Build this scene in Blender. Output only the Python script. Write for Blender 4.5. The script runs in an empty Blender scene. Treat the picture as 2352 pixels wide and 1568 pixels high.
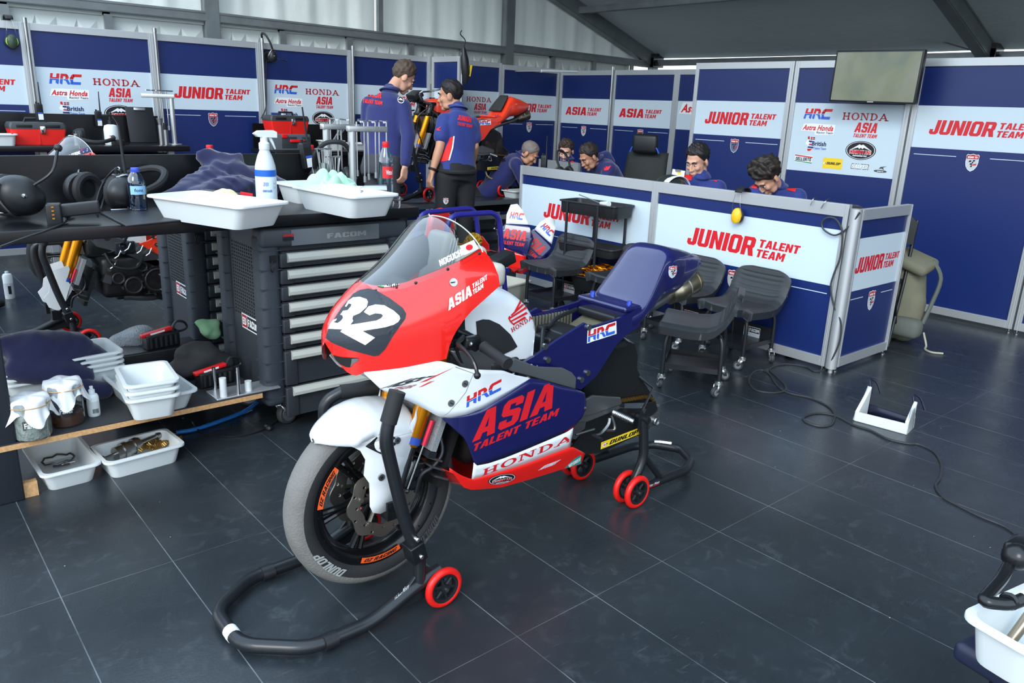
import bpy, bmesh, math, random
from math import pi, sin, cos, radians, sqrt, atan2
from mathutils import Vector as V, Matrix, Euler, Quaternion
from mathutils.bvhtree import BVHTree
from mathutils.geometry import tessellate_polygon
random.seed(7)
SC = bpy.context.scene
COL = SC.collection

# ---------------------------------------------------------------- camera
FPX = 1791.85
PITCH, ROLL, YAW = radians(16.6607), radians(-2.25298), radians(-40.8271)
CAM = V((0, 0, 1.5))
_r = V((cos(YAW), sin(YAW), 0)); _f = V((-sin(YAW)*cos(PITCH), cos(YAW)*cos(PITCH), -sin(PITCH))); _d = _f.cross(_r)
RX = _r*cos(ROLL) + _d*sin(ROLL); RY = _d*cos(ROLL) - _r*sin(ROLL); RZ = _f
cam_data = bpy.data.cameras.new('camera'); cam = bpy.data.objects.new('camera', cam_data); COL.objects.link(cam)
cam_data.sensor_width = 36; cam_data.lens = FPX/2352*36; cam_data.clip_start = .05; cam_data.clip_end = 200
m = Matrix.Identity(4)
for i in range(3):
    m[i][0] = RX[i]; m[i][1] = -RY[i]; m[i][2] = -RZ[i]
m.translation = CAM
cam.matrix_world = m
SC.camera = cam

# ---------------------------------------------------------------- light
SC.view_settings.view_transform = 'Standard'; SC.view_settings.look = 'None'
SC.view_settings.gamma = 1; SC.view_settings.use_curve_mapping = False
SC.view_settings.exposure = EXPO = 0.72
W = bpy.data.worlds.new('overcast_sky'); SC.world = W; W.use_nodes = True
_n = W.node_tree.nodes; _bg = _n['Background']
_tc = _n.new('ShaderNodeTexCoord'); _sep = _n.new('ShaderNodeSeparateXYZ'); _rmp = _n.new('ShaderNodeValToRGB')
_l = W.node_tree.links
_l.new(_tc.outputs['Generated'], _sep.inputs[0]); _l.new(_sep.outputs['Z'], _rmp.inputs[0]); _l.new(_rmp.outputs[0], _bg.inputs[0])
_e = _rmp.color_ramp.elements
_e[0].position = 0.0; _e[0].color = (.42, .46, .44, 1)
_e[1].position = .6; _e[1].color = (.62, .80, 1.0, 1)
_x = _rmp.color_ramp.elements.new(.04); _x.color = (.85, .93, 1.0, 1)
_bg.inputs[1].default_value = 1.8
_s = bpy.data.lights.new('sun', 'SUN'); _s.energy = 1.2; _s.angle = radians(25); _s.color = (1, .97, .92)
sun = bpy.data.objects.new('sun', _s); COL.objects.link(sun)
sun.rotation_euler = V((.72, .42, -.55)).to_track_quat('-Z', 'Y').to_euler()

# ---------------------------------------------------------------- helpers
def ray(u, v):
    return RX*((u-1176)/FPX) + RY*((v-784)/FPX) + RZ
def at(u, v, x=None, y=None, z=None, d=None):
    """point of the world plane x=, y= or z= (or at depth d) seen at a position of the photograph"""
    r = ray(u, v)
    if x is not None: t = x/r.x
    elif y is not None: t = y/r.y
    elif z is not None: t = (z-1.5)/r.z
    else: t = d
    return CAM + r*t
def srgb(*c):
    if len(c) == 1: c = (c[0],)*3
    return tuple(((x/255/12.92) if x/255 <= .04045 else ((x/255+.055)/1.055)**2.4) for x in c) + (1,)
MATS = {}
def M(name, col=None, rough=.5, metal=0, coat=0, trans=0, alpha=1, ior=1.45, noise=0, nscale=40, bump=0, bscale=60, emit=None, spec=.5, sheen=0, aniso=None):
    if name in MATS: return MATS[name]
    mt = bpy.data.materials.new(name); MATS[name] = mt; mt.use_nodes = True
    nt = mt.node_tree; b = nt.nodes['Principled BSDF']; L = nt.links
    c = srgb(*col) if isinstance(col, tuple) else srgb(col)
    b.inputs['Base Color'].default_value = c; b.inputs['Roughness'].default_value = rough; b.inputs['Metallic'].default_value = metal
    b.inputs['IOR'].default_value = ior; b.inputs['Alpha'].default_value = alpha; b.inputs['Specular IOR Level'].default_value = spec
    b.inputs['Coat Weight'].default_value = coat; b.inputs['Coat Roughness'].default_value = .04
    b.inputs['Transmission Weight'].default_value = trans; b.inputs['Sheen Weight'].default_value = sheen
    if emit: b.inputs['Emission Color'].default_value = c; b.inputs['Emission Strength'].default_value = emit
    if noise or bump:
        tc = nt.nodes.new('ShaderNodeTexCoord'); nz = nt.nodes.new('ShaderNodeTexNoise'); nz.inputs['Scale'].default_value = nscale; nz.inputs['Detail'].default_value = 5
        L.new(tc.outputs['Object'], nz.inputs['Vector'])
        if noise:
            mx = nt.nodes.new('ShaderNodeMix'); mx.data_type = 'RGBA'; mx.blend_type = 'MIX'
            mr = nt.nodes.new('ShaderNodeMapRange'); mr.inputs[1].default_value = .3; mr.inputs[2].default_value = .7
            L.new(nz.outputs['Fac'], mr.inputs[0]); L.new(mr.outputs[0], mx.inputs[0])
            mx.inputs[6].default_value = tuple(x*(1-noise) for x in c[:3]) + (1,); mx.inputs[7].default_value = tuple(min(1, x*(1+noise)) for x in c[:3]) + (1,)
            L.new(mx.outputs[2], b.inputs['Base Color'])
        if bump:
            n2 = nt.nodes.new('ShaderNodeTexNoise'); n2.inputs['Scale'].default_value = bscale; n2.inputs['Detail'].default_value = 4
            L.new(tc.outputs['Object'], n2.inputs['Vector'])
            bp = nt.nodes.new('ShaderNodeBump'); bp.inputs['Strength'].default_value = bump; bp.inputs['Distance'].default_value = .02
            L.new(n2.outputs['Fac'], bp.inputs['Height']); L.new(bp.outputs[0], b.inputs['Normal'])
    return mt

def bvh_of(*mbs, org=(0, 0, 0)):
    v = []; f = []; o = V(org)
    for q in mbs:
        n = len(v); v += [p+o for p in q.v]; f += [tuple(i+n for i in t) for t in q.f]
    return BVHTree.FromPolygons(v, f)
class MB:
    """collects shapes and builds them as ONE mesh object"""
    def __init__(s, mat=None):
        s.v = []; s.f = []; s.mi = []; s.mats = []; s.cur = 0; s.T = None
        if mat: s.m(mat)
    def m(s, mat):
        if mat not in s.mats: s.mats.append(mat)
        s.cur = s.mats.index(mat); return s
    def add(s, vs, fs):
        n = len(s.v); T = s.T
        s.v += [(T @ V(p)) if T is not None else V(p) for p in vs]
        s.f += [tuple(i+n for i in f) for f in fs]; s.mi += [s.cur]*len(fs); return s
    def box(s, c, d, rot=None, ch=0):
        x, y, z = d[0]/2, d[1]/2, d[2]/2
        if ch:
            return s.rbox(c, d, ch, rot)
        p = [V((i*x, j*y, k*z)) for i in (-1, 1) for j in (-1, 1) for k in (-1, 1)]
        if rot is not None: R = rot if isinstance(rot, (Matrix, Quaternion)) else Euler(rot).to_matrix(); p = [R @ q for q in p]
        c = V(c)
        return s.add([c+q for q in p], [(0, 1, 3, 2), (4, 6, 7, 5), (0, 4, 5, 1), (2, 3, 7, 6), (0, 2, 6, 4), (1, 5, 7, 3)])
    def rbox(s, c, d, r, rot=None, n=3):
        """box with edges rounded by r"""
        b = bmesh.new(); bmesh.ops.create_cube(b, size=1)
        for q in b.verts: q.co = V((q.co.x*d[0], q.co.y*d[1], q.co.z*d[2]))
        bmesh.ops.bevel(b, geom=b.edges[:], offset=min(r, min(d)*.49), segments=n, affect='EDGES', profile=.5)
        R = None
        if rot is not None: R = rot if isinstance(rot, (Matrix, Quaternion)) else Euler(rot).to_matrix()
        c = V(c)
        vs = [c + ((R @ q.co) if R is not None else q.co) for q in b.verts]; b.verts.index_update()
        fs = [tuple(q.index for q in f.verts) for f in b.faces]; b.free()
        return s.add(vs, fs)
    def cyl(s, p0, p1, r0, r1=None, n=16, caps=True):
        p0, p1 = V(p0), V(p1); r1 = r0 if r1 is None else r1
        a = (p1-p0).normalized(); u = a.orthogonal().normalized(); w = a.cross(u)
        vs = []
        for p, r in ((p0, r0), (p1, r1)):
            vs += [p + u*(r*cos(2*pi*i/n)) + w*(r*sin(2*pi*i/n)) for i in range(n)]
        fs = [(i, (i+1) % n, n+(i+1) % n, n+i) for i in range(n)]
        if caps: fs += [tuple(range(n-1, -1, -1)), tuple(range(n, 2*n))]
        return s.add(vs, fs)
    def tube(s, pts, r, n=8, closed=False, sm=0, caps=True):
        pts = [V(p) for p in pts]
        rs = r if isinstance(r, (list, tuple)) else None
        if sm:
            pts, rs = smooth_path(pts, sm, closed, rs)
        N = len(pts); vs = []; u = None
        for i, p in enumerate(pts):
            a = pts[(i+1) % N] if (closed or i < N-1) else p
            b = pts[i-1] if (closed or i > 0) else p
            t = (a-b)
            if t.length < 1e-9: t = V((0, 0, 1))
            t.normalize()
            if u is None: u = t.orthogonal().normalized()
            else:
                u = u - t*u.dot(t)
                u = u.normalized() if u.length > 1e-6 else t.orthogonal().normalized()
            w = t.cross(u); rr = rs[i] if rs else r
            vs += [p + u*(rr*cos(2*pi*k/n)) + w*(rr*sin(2*pi*k/n)) for k in range(n)]
        fs = []
        for i in range(N if closed else N-1):
            j = (i+1) % N
            fs += [(i*n+k, i*n+(k+1) % n, j*n+(k+1) % n, j*n+k) for k in range(n)]
        if caps and not closed: fs += [tuple(range(n-1, -1, -1)), tuple(range((N-1)*n, N*n))]
        return s.add(vs, fs)
    def lathe(s, prof, c=(0, 0, 0), axis=(0, 0, 1), n=24, sx=1, sy=1, caps=True):
        c = V(c); a = V(axis).normalized(); q = V((0, 0, 1)).rotation_difference(a)
        vs = []
        for r, z in prof:
            vs += [c + q @ V((r*cos(2*pi*i/n)*sx, r*sin(2*pi*i/n)*sy, z)) for i in range(n)]
        fs = []
        for k in range(len(prof)-1):
            fs += [(k*n+i, k*n+(i+1) % n, (k+1)*n+(i+1) % n, (k+1)*n+i) for i in range(n)]
        if caps and prof[0][0] > 1e-6: fs.append(tuple(range(n-1, -1, -1)))
        if caps and prof[-1][0] > 1e-6: fs.append(tuple(range((len(prof)-1)*n, len(prof)*n)))
        return s.add(vs, fs)
    def ball(s, c, r, n=16, rot=None):
        r = (r, r, r) if not isinstance(r, (tuple, list)) else r
        R = Euler(rot).to_matrix() if rot is not None else None
        c = V(c); vs = []; h = n//2
        for k in range(h+1):
            t = pi*k/h
            for i in range(n):
                p = V((r[0]*sin(t)*cos(2*pi*i/n), r[1]*sin(t)*sin(2*pi*i/n), r[2]*cos(t)))
                vs.append(c + (R @ p if R is not None else p))
        fs = [(k*n+i, (k+1)*n+i, (k+1)*n+(i+1) % n, k*n+(i+1) % n) for k in range(h) for i in range(n)]
        return s.add(vs, fs)
    def torus(s, c, R, r, axis=(0, 0, 1), n=32, k=10, a0=0, a1=2*pi):
        c = V(c); q = V((0, 0, 1)).rotation_difference(V(axis).normalized())
        full = abs(a1-a0-2*pi) < 1e-6
        return s.tube([c + q @ V((R*cos(a0+(a1-a0)*i/n), R*sin(a0+(a1-a0)*i/n), 0)) for i in range(n if full else n+1)], r, k, closed=full)
    def prism(s, poly, O, X, Y, Z, hole=None):
        """flat 2-D outline in the frame O,X,Y pushed out by vector Z"""
        O, X, Y, Z = V(O), V(X), V(Y), V(Z)
        loops = [poly] + (hole or [])
        flat = [q for l in loops for q in l]; n = len(flat)
        tris = tessellate_polygon([[V((q[0], q[1], 0)) for q in l] for l in loops])
        vs = [O + X*q[0] + Y*q[1] for q in flat]; vs += [p + Z for p in vs]
        fs = [tuple(t) for t in tris] + [tuple(i+n for i in t)[::-1] for t in tris]
        k = 0
        for l in loops:
            m_ = len(l); fs += [(k+i, k+(i+1) % m_, n+k+(i+1) % m_, n+k+i) for i in range(m_)]; k += m_
        return s.add(vs, fs)
    def grid(s, fn, nu, nv, cu=False, cv=False):
        vs = [fn(i/(nu if cu else nu-1), j/(nv if cv else nv-1)) for i in range(nu) for j in range(nv)]
        fs = []
        for i in range(nu if cu else nu-1):
            for j in range(nv if cv else nv-1):
                a, b = (i+1) % nu, (j+1) % nv
                fs.append((i*nv+j, a*nv+j, a*nv+b, i*nv+b))
        return s.add(vs, fs)
    def bmesh(s):
        b = bmesh.new(); vs = [b.verts.new(p) for p in s.v]
        for f, k in zip(s.f, s.mi):
            try: q = b.faces.new([vs[i] for i in f]); q.material_index = k
            except ValueError: pass
        return b
    def build(s, name, mat=None, parent=None, smooth=40, merge=0, solid=0, sub=0, bevel=0, fix=True, flip=False):
        if mat is not None: s.mats = [mat] + [x for x in s.mats if x is not mat] if not s.mats else s.mats
        b = s.bmesh()
        if merge: bmesh.ops.remove_doubles(b, verts=b.verts[:], dist=merge)
        if fix: bmesh.ops.recalc_face_normals(b, faces=b.faces[:])
        me = bpy.data.meshes.new(name); b.to_mesh(me); b.free()
        for x in s.mats: me.materials.append(x)
        o = bpy.data.objects.new(name, me); COL.objects.link(o)
        if parent is not None: o.parent = parent
        if solid:
            d = o.modifiers.new('s', 'SOLIDIFY'); d.thickness = solid; d.offset = 0
        if bevel:
            d = o.modifiers.new('b', 'BEVEL'); d.width = bevel; d.segments = 2; d.limit_method = 'ANGLE'; d.angle_limit = radians(40)
        if sub:
            d = o.modifiers.new('u', 'SUBSURF'); d.levels = d.render_levels = sub
        if smooth:
            me.shade_smooth()
            if smooth < 180: me.set_sharp_from_angle(angle=radians(smooth))
        return o

def smooth_path(pts, k, closed=False, rs=None):
    out = []; ro = []; N = len(pts)
    for i in range(N if closed else N-1):
        p0 = pts[i-1] if (closed or i > 0) else pts[i]*2-pts[i+1]
        p1 = pts[i]; p2 = pts[(i+1) % N]
        p3 = pts[(i+2) % N] if (closed or i < N-2) else p2*2-p1
        for j in range(k):
            t = j/k
            out.append(.5*((2*p1) + (p2-p0)*t + (2*p0-5*p1+4*p2-p3)*t*t + (3*p1-p0-3*p2+p3)*t**3))
            if rs: ro.append(rs[i]*(1-t)+rs[(i+1) % N]*t)
    if not closed:
        out.append(pts[-1])
        if rs: ro.append(rs[-1])
    return out, (ro if rs else None)
def bend(pts, rad, k=5):
    """polyline with its corners rounded to radius rad"""
    pts = [V(p) for p in pts]; out = [pts[0]]
    for i in range(1, len(pts)-1):
        a, b, c = pts[i-1], pts[i], pts[i+1]
        u = (a-b); w = (c-b); d = min(rad, u.length*.48, w.length*.48)
        u = b+u.normalized()*d; w = b+w.normalized()*d
        for j in range(k+1):
            t = j/k; out.append(u*(1-t)**2 + b*2*t*(1-t) + w*t*t)
    return out + [pts[-1]]
def rrect(w, h, r, n=4, cx=0, cy=0):
    o = []
    for sx, sy, a in ((1, 1, 0), (-1, 1, 90), (-1, -1, 180), (1, -1, 270)):
        for i in range(n+1):
            t = radians(a+90*i/n); o.append((cx+sx*(w/2-r)+r*cos(t), cy+sy*(h/2-r)+r*sin(t)))
    return o
def interp(x, tab):
    if x <= tab[0][0]: return tab[0][1]
    for (a, p), (b, q) in zip(tab, tab[1:]):
        if x <= b:
            t = (x-a)/(b-a); return p+(q-p)*t
    return tab[-1][1]
def spl(x, tab):
    """smooth (monotone-ish) interpolation of a table"""
    n = len(tab)
    if x <= tab[0][0]: return tab[0][1]
    if x >= tab[-1][0]: return tab[-1][1]
    for i in range(n-1):
        if x <= tab[i+1][0]: break
    x0, y0 = tab[i]; x1, y1 = tab[i+1]; h = x1-x0
    def sl(k):
        if k == 0: return (tab[1][1]-tab[0][1])/(tab[1][0]-tab[0][0])
        if k == n-1: return (tab[-1][1]-tab[-2][1])/(tab[-1][0]-tab[-2][0])
        a = (tab[k][1]-tab[k-1][1])/(tab[k][0]-tab[k-1][0]); b = (tab[k+1][1]-tab[k][1])/(tab[k+1][0]-tab[k][0])
        return 0 if a*b <= 0 else 2*a*b/(a+b)
    m0, m1 = sl(i), sl(i+1); t = (x-x0)/h
    return (2*t**3-3*t*t+1)*y0 + (t**3-2*t*t+t)*h*m0 + (-2*t**3+3*t*t)*y1 + (t**3-t*t)*h*m1

def thing(name, label, cat, loc=(0, 0, 0), rz=0, group=None, rot=None):
    o = bpy.data.objects.new(name, None); COL.objects.link(o); o.empty_display_size = .05
    o.location = loc; o.rotation_euler = rot if rot is not None else (0, 0, rz)
    return tag(o, label, cat, group)
def tag(o, label=None, cat=None, group=None, kind=None):
    if label: o['label'] = label
    if cat: o['category'] = cat
    if group: o['group'] = group
    if kind or label: o['kind'] = kind or 'thing'
    return o
def struct(o): o['kind'] = 'structure'; return o
def dup(root, loc, rot=None, label=None, group=None, scale=None):
    r = root.copy(); COL.objects.link(r); r.location = loc
    if rot is not None: r.rotation_euler = rot if isinstance(rot, (tuple, list, Euler)) else (0, 0, rot)
    if scale: r.scale = scale
    if label: r['label'] = label
    if group: r['group'] = group
    for ch in list(root.children):
        c = ch.copy(); COL.objects.link(c); c.parent = r
        for g in ch.children:
            d = g.copy(); COL.objects.link(d); d.parent = c
    return r

def blob(segs, vox=.012, smooth_it=6, extra=None):
    """one continuous skin over tapered limbs: segs = [((p,r),(p,r),...), ...]; extra = MB to fuse in; returns MB"""
    mb = MB()
    for chain in segs:
        for (p0, r0), (p1, r1) in zip(chain, chain[1:]):
            mb.cyl(p0, p1, r0, r1, 14)
        for p, r in chain: mb.ball(p, r, 14)
    if extra: mb.add(extra.v, extra.f)
    me = bpy.data.meshes.new('t'); b = mb.bmesh(); bmesh.ops.recalc_face_normals(b, faces=b.faces[:]); b.to_mesh(me); b.free()
    o = bpy.data.objects.new('t', me); COL.objects.link(o)
    d = o.modifiers.new('r', 'REMESH'); d.mode = 'VOXEL'; d.voxel_size = vox
    if smooth_it:
        d = o.modifiers.new('s', 'SMOOTH'); d.factor = .5; d.iterations = smooth_it
    dg = bpy.context.evaluated_depsgraph_get(); e = o.evaluated_get(dg); r = e.to_mesh()
    out = MB(); out.v = [q.co.copy() for q in r.vertices]; out.f = [tuple(p.vertices) for p in r.polygons]; out.mi = [0]*len(out.f)
    e.to_mesh_clear(); bpy.data.objects.remove(o); bpy.data.meshes.remove(me)
    return out

# ---------------------------------------------------------------- block lettering
def _pp(t): return [[(float(q.split(',')[0])/100, float(q.split(',')[1])/100) for q in l.split()] for l in t.split('/')]
GL = {k: _pp(v) for k, v in {
'A': '0,0 22,100 54,100 76,0 49,0 46,19 30,19 27,0/33,37 43,37 38,72', 'B': '0,0 56,0 68,12 68,42 60,51 66,60 66,88 54,100 0,100/25,18 43,18 43,42 25,42/25,60 42,60 42,82 25,82',
'C': '12,0 56,0 68,12 68,36 43,36 43,19 25,19 25,81 43,81 43,64 68,64 68,88 56,100 12,100 0,88 0,12', 'D': '0,0 52,0 68,15 68,85 52,100 0,100/25,19 43,19 43,81 25,81',
'E': '0,0 60,0 60,20 26,20 26,41 55,41 55,59 26,59 26,80 60,80 60,100 0,100', 'F': '0,0 26,0 26,39 54,39 54,58 26,58 26,80 60,80 60,100 0,100',
'G': '12,0 68,0 68,54 36,54 36,38 45,38 45,19 25,19 25,81 43,81 43,68 68,68 68,88 56,100 12,100 0,88 0,12', 'H': '0,0 25,0 25,40 45,40 45,0 70,0 70,100 45,100 45,60 25,60 25,100 0,100',
'I': '0,0 26,0 26,100 0,100', 'J': '0,12 12,0 46,0 58,12 58,100 32,100 32,19 22,19 22,36 0,36', 'K': '0,0 25,0 25,36 31,46 46,0 74,0 50,56 72,100 46,100 25,62 25,100 0,100',
'L': '0,0 58,0 58,20 26,20 26,100 0,100', 'M': '0,0 24,0 24,60 36,22 52,22 64,60 64,0 88,0 88,100 60,100 44,52 28,100 0,100', 'N': '0,0 24,0 24,56 46,0 70,0 70,100 46,100 46,44 24,100 0,100',
'O': '13,0 56,0 69,13 69,87 56,100 13,100 0,87 0,13/25,22 28,19 42,19 45,22 45,78 42,81 28,81 25,78', 'P': '0,0 25,0 25,36 54,36 68,48 68,88 56,100 0,100/25,54 43,54 43,82 25,82',
'R': '0,0 25,0 25,38 33,38 45,0 73,0 60,42 68,52 68,88 56,100 0,100/25,56 43,56 43,81 25,81', 'S': '0,12 12,0 56,0 68,12 68,48 58,58 25,63 25,81 43,81 43,69 68,69 68,88 56,100 12,100 0,88 0,54 10,44 43,38 43,19 25,19 25,31 0,31',
'T': '20,0 46,0 46,79 66,79 66,100 0,100 0,79 20,79', 'U': '0,12 12,0 56,0 68,12 68,100 43,100 43,19 25,19 25,100 0,100', 'V': '22,0 50,0 72,100 46,100 36,40 26,100 0,100', 'W': '16,0 40,0 50,50 60,0 84,0 100,100 76,100 70,45 60,100 40,100 30,45 24,100 0,100',
'Y': '22,0 48,0 48,38 72,100 46,100 36,62 25,100 0,100 22,38', 'Z': '0,0 62,0 62,20 30,20 62,82 62,100 0,100 0,80 32,80 0,18', 'X': '0,0 26,0 36,32 46,0 73,0 50,52 70,100 45,100 36,72 27,100 2,100 23,52',
'2': '0,0 68,0 68,21 30,21 66,52 68,60 68,86 64,94 54,100 14,100 4,94 0,86 0,64 25,64 25,78 28,81 40,81 43,78 43,62 0,24', '3': '0,14 4,6 14,0 54,0 64,6 68,14 68,44 60,52 66,60 66,86 62,94 53,100 14,100 4,94 0,86 0,68 25,68 25,78 28,81 38,81 41,78 41,62 37,59 22,59 22,44 38,44 43,40 43,23 40,19 28,19 25,23 25,34 0,34',
'5': '0,12 12,0 56,0 68,12 68,54 56,66 27,66 27,80 62,80 62,100 0,100 0,44 43,46 43,20 25,20 25,32 0,32', '0': '13,0 55,0 68,13 68,87 55,100 13,100 0,87 0,13/25,19 43,19 43,81 25,81', '1': '0,0 26,0 26,100 0,100', '4': '38,0 62,0 62,18 72,18 72,36 62,36 62,100 34,100 0,36 0,18 38,18/24,36 38,36 38,66', '-': '0,38 34,38 34,58 0,58', '.': '0,0 20,0 20,20 0,20'}.items()}
def block(s):
    x = 0; o = []
    for c in s:
        if c == ' ': x += .38; continue
        g = GL[c]; w = max(p[0] for p in g[0]); o.append([[(p[0]+x, p[1]) for p in l] for l in g]); x += w + .075
    x -= .075
    return [[[(p[0]/x, p[1]) for p in l] for l in g] for g in o]
# ---------------------------------------------------------------- flat artwork (print, lettering, emblems)
_tx = {}
def text_geo(s, bold=0.0):
    k = (s, bold)
    if k not in _tx:
        cu = bpy.data.curves.new('t', 'FONT'); cu.body = s; cu.offset = bold; cu.resolution_u = 3; cu.space_character = 1+bold*2
        o = bpy.data.objects.new('t', cu); COL.objects.link(o)
        dg = bpy.context.evaluated_depsgraph_get(); e = o.evaluated_get(dg); r = e.to_mesh()
        vs = [(q.co.x, q.co.y) for q in r.vertices]; fs = [tuple(p.vertices) for p in r.polygons]
        e.to_mesh_clear(); bpy.data.objects.remove(o); bpy.data.curves.remove(cu)
        x0 = min(v[0] for v in vs); x1 = max(v[0] for v in vs); y0 = min(v[1] for v in vs); y1 = max(v[1] for v in vs)
        _tx[k] = ([((x-x0)/(x1-x0), (y-y0)/(y1-y0)) for x, y in vs], fs)
    return _tx[k]
class Art:
    def __init__(s): s.it = []; s.lay = 0
    def poly(s, mat, pts, hole=None, lay=None):
        loops = [pts] + (hole or []); flat = [q for l in loops for q in l]
        s.it.append((mat, list(flat), [tuple(t) for t in tessellate_polygon([[V((q[0], q[1], 0)) for q in l] for l in loops])], s.lay if lay is None else lay)); return s
    def rect(s, mat, x0, y0, x1, y1, lay=None): return s.poly(mat, [(x0, y0), (x1, y0), (x1, y1), (x0, y1)], lay=lay)
    def ell(s, mat, cx, cy, rx, ry, n=32, lay=None, inner=None):
        o = [(cx+rx*cos(2*pi*i/n), cy+ry*sin(2*pi*i/n)) for i in range(n)]
        h = [[(cx+rx*inner*cos(2*pi*i/n), cy+ry*inner*sin(2*pi*i/n)) for i in range(n)]] if inner else None
        return s.poly(mat, o, h, lay)
    def text(s, mat, t, x, y, w, h, bold=.03, shear=0, lay=None):
        ws = w - abs(shear)*h
        if all(c in GL or c == ' ' for c in t):
            for g in block(t):
                ls = [[(x+p[0]*ws+shear*p[1]*h, y+p[1]*h) for p in l] for l in g]
                s.poly(mat, ls[0], ls[1:], lay)
            return s
        vs, fs = text_geo(t, bold)
        s.it.append((mat, [(x+vx*ws+shear*vy*h + (0 if shear >= 0 else -shear*h), y+vy*h) for vx, vy in vs], fs, s.lay if lay is None else lay)); return s
    def up(s): s.lay += 1; return s
    def put(s, o, x, y, sc=1, sy=None):
        """paste artwork o here"""
        sy = sy or sc; b = s.lay
        for m_, vs, fs, l in o.it: s.it.append((m_, [(x+q[0]*sc, y+q[1]*sy) for q in vs], fs, b+l))
        return s
    def split(s, mat, k):
        """recolour everything of material mat below height k"""
        return s
    def plane(s, mb, O, X, Y, gap=.0006):
        O, X, Y = V(O), V(X), V(Y); N = X.cross(Y).normalized()
        for m_, vs, fs, l in s.it:
            mb.m(m_); mb.add([O + X*a + Y*b_ + N*(gap*(l+1)) for a, b_ in vs], fs)
        return mb
    def press(s, mb, bvh, org, O, X, Y, gap=.0021, cell=9):
        """lay the artwork on a curved body: O, X, Y are where its corner and axes are seen on the body from the front left; every vertex is put on the body's skin"""
        O, X, Y = V((*O, 0)), V((*X, 0)), V((*Y, 0))
        for m_, vs, fs, l in s.it:
            b = bmesh.new(); bv = [b.verts.new(O+X*a+Y*c) for a, c in vs]
            for f in fs:
                try: b.faces.new([bv[i] for i in f])
                except ValueError: pass
            xs = [q.co.x for q in b.verts]; ys = [q.co.y for q in b.verts]
            for ax, lo, hi in ((0, min(xs), max(xs)), (1, min(ys), max(ys))):
                k = int((hi-lo)/cell)
                for i in range(1, k+1):
                    co = [0, 0, 0]; co[ax] = lo+(hi-lo)*i/(k+1); no = [0, 0, 0]; no[ax] = 1
                    bmesh.ops.bisect_plane(b, geom=b.verts[:]+b.edges[:]+b.faces[:], plane_co=co, plane_no=no)
            b.verts.index_update(); pts = []; hit = []
            for q in b.verts:
                r = ray(q.co.x, q.co.y).normalized(); h = bvh.ray_cast(CAM, r, 12)
                if h[0] is None: pts.append(CAM+r*2); hit.append(False); continue
                n = h[1] if h[1].dot(r) < 0 else -h[1]
                pts.append(h[0] + n*(gap+.0009*l) - V(org)); hit.append(True)
            ok = [tuple(q.index for q in f.verts) for f in b.faces if all(hit[q.index] for q in f.verts)]
            mb.m(m_); mb.add(pts, ok); b.free()
        return mb
    def wrap(s, mb, bvh, O, X, Y, N, gap=.0008, cell=.02, reach=.3):
        """press the artwork along -N onto a curved surface"""
        O, X, Y, N = V(O), V(X), V(Y), V(N).normalized()
        lx, ly = X.length, Y.length
        for m_, vs, fs, l in s.it:
            b = bmesh.new(); bv = [b.verts.new((a*lx, c*ly, 0)) for a, c in vs]
            for f in fs:
                try: b.faces.new([bv[i] for i in f])
                except ValueError: pass
            xs = [q.co.x for q in b.verts]; ys = [q.co.y for q in b.verts]
            for ax, lo, hi in ((0, min(xs), max(xs)), (1, min(ys), max(ys))):
                k = int((hi-lo)/cell)
                for i in range(1, k+1):
                    co = [0, 0, 0]; co[ax] = lo+(hi-lo)*i/(k+1); no = [0, 0, 0]; no[ax] = 1
                    bmesh.ops.bisect_plane(b, geom=b.verts[:]+b.edges[:]+b.faces[:], plane_co=co, plane_no=no)
            b.verts.index_update(); pts = []; hit = []
            for q in b.verts:
                p = O + X*(q.co.x/lx) + Y*(q.co.y/ly)
                h = bvh.ray_cast(p+N*reach, -N, reach*2)
                if h[0] is None: pts.append(p); hit.append(False)
                else:
                    nn = h[1] if h[1].dot(N) > 0 else -h[1]
                    pts.append(h[0] + (nn*.7+N*.3)*(gap*(l+1))); hit.append(True)
            mb.m(m_); mb.add(pts, [tuple(q.index for q in f.verts) for f in b.faces if all(hit[q.index] for q in f.verts)]); b.free()
        return mb
# ---------------------------------------------------------------- common materials
NAVY = M('navy_print', (20, 39, 96), .38); BAND = M('white_print', (196, 212, 222), .4); ALU = M('aluminium', (188, 192, 194), .38, .55)
RED = M('red_print', (205, 28, 38), .4); BLUE = M('blue_print', (48, 96, 200), .4); INK = M('black_print', (24, 24, 30), .45); WHT = M('white_ink', (235, 238, 240), .45)
DRED = M('dark_red_print', (176, 30, 36), .4); YEL = M('yellow_print', (240, 205, 40), .45); GRN = M('green_print', (20, 140, 90), .45); DNAVY = M('deep_navy_print', (30, 40, 92), .4)
ORG = M('orange_print', (235, 90, 30), .45); PANELGREY = M('grey_print', (190, 196, 202), .35)
BLK = M('black_plastic', (26, 28, 31), .42, bump=.03, bscale=300); BLKM = M('black_metal', (22, 24, 27), .33, .2, coat=.2); RUB = M('black_rubber', (30, 31, 33), .7)
STEEL = M('steel', (170, 172, 172), .3, 1); CHR = M('chrome', (215, 216, 218), .12, 1); DSTEEL = M('dark_steel', (95, 96, 98), .38, .9)
WPLA = M('white_plastic', (214, 220, 220), .38, spec=.4); GOLD = M('gold_anodised', (222, 140, 22), .28, .85); REDR = M('red_urethane', (215, 28, 22), .35)

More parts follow.
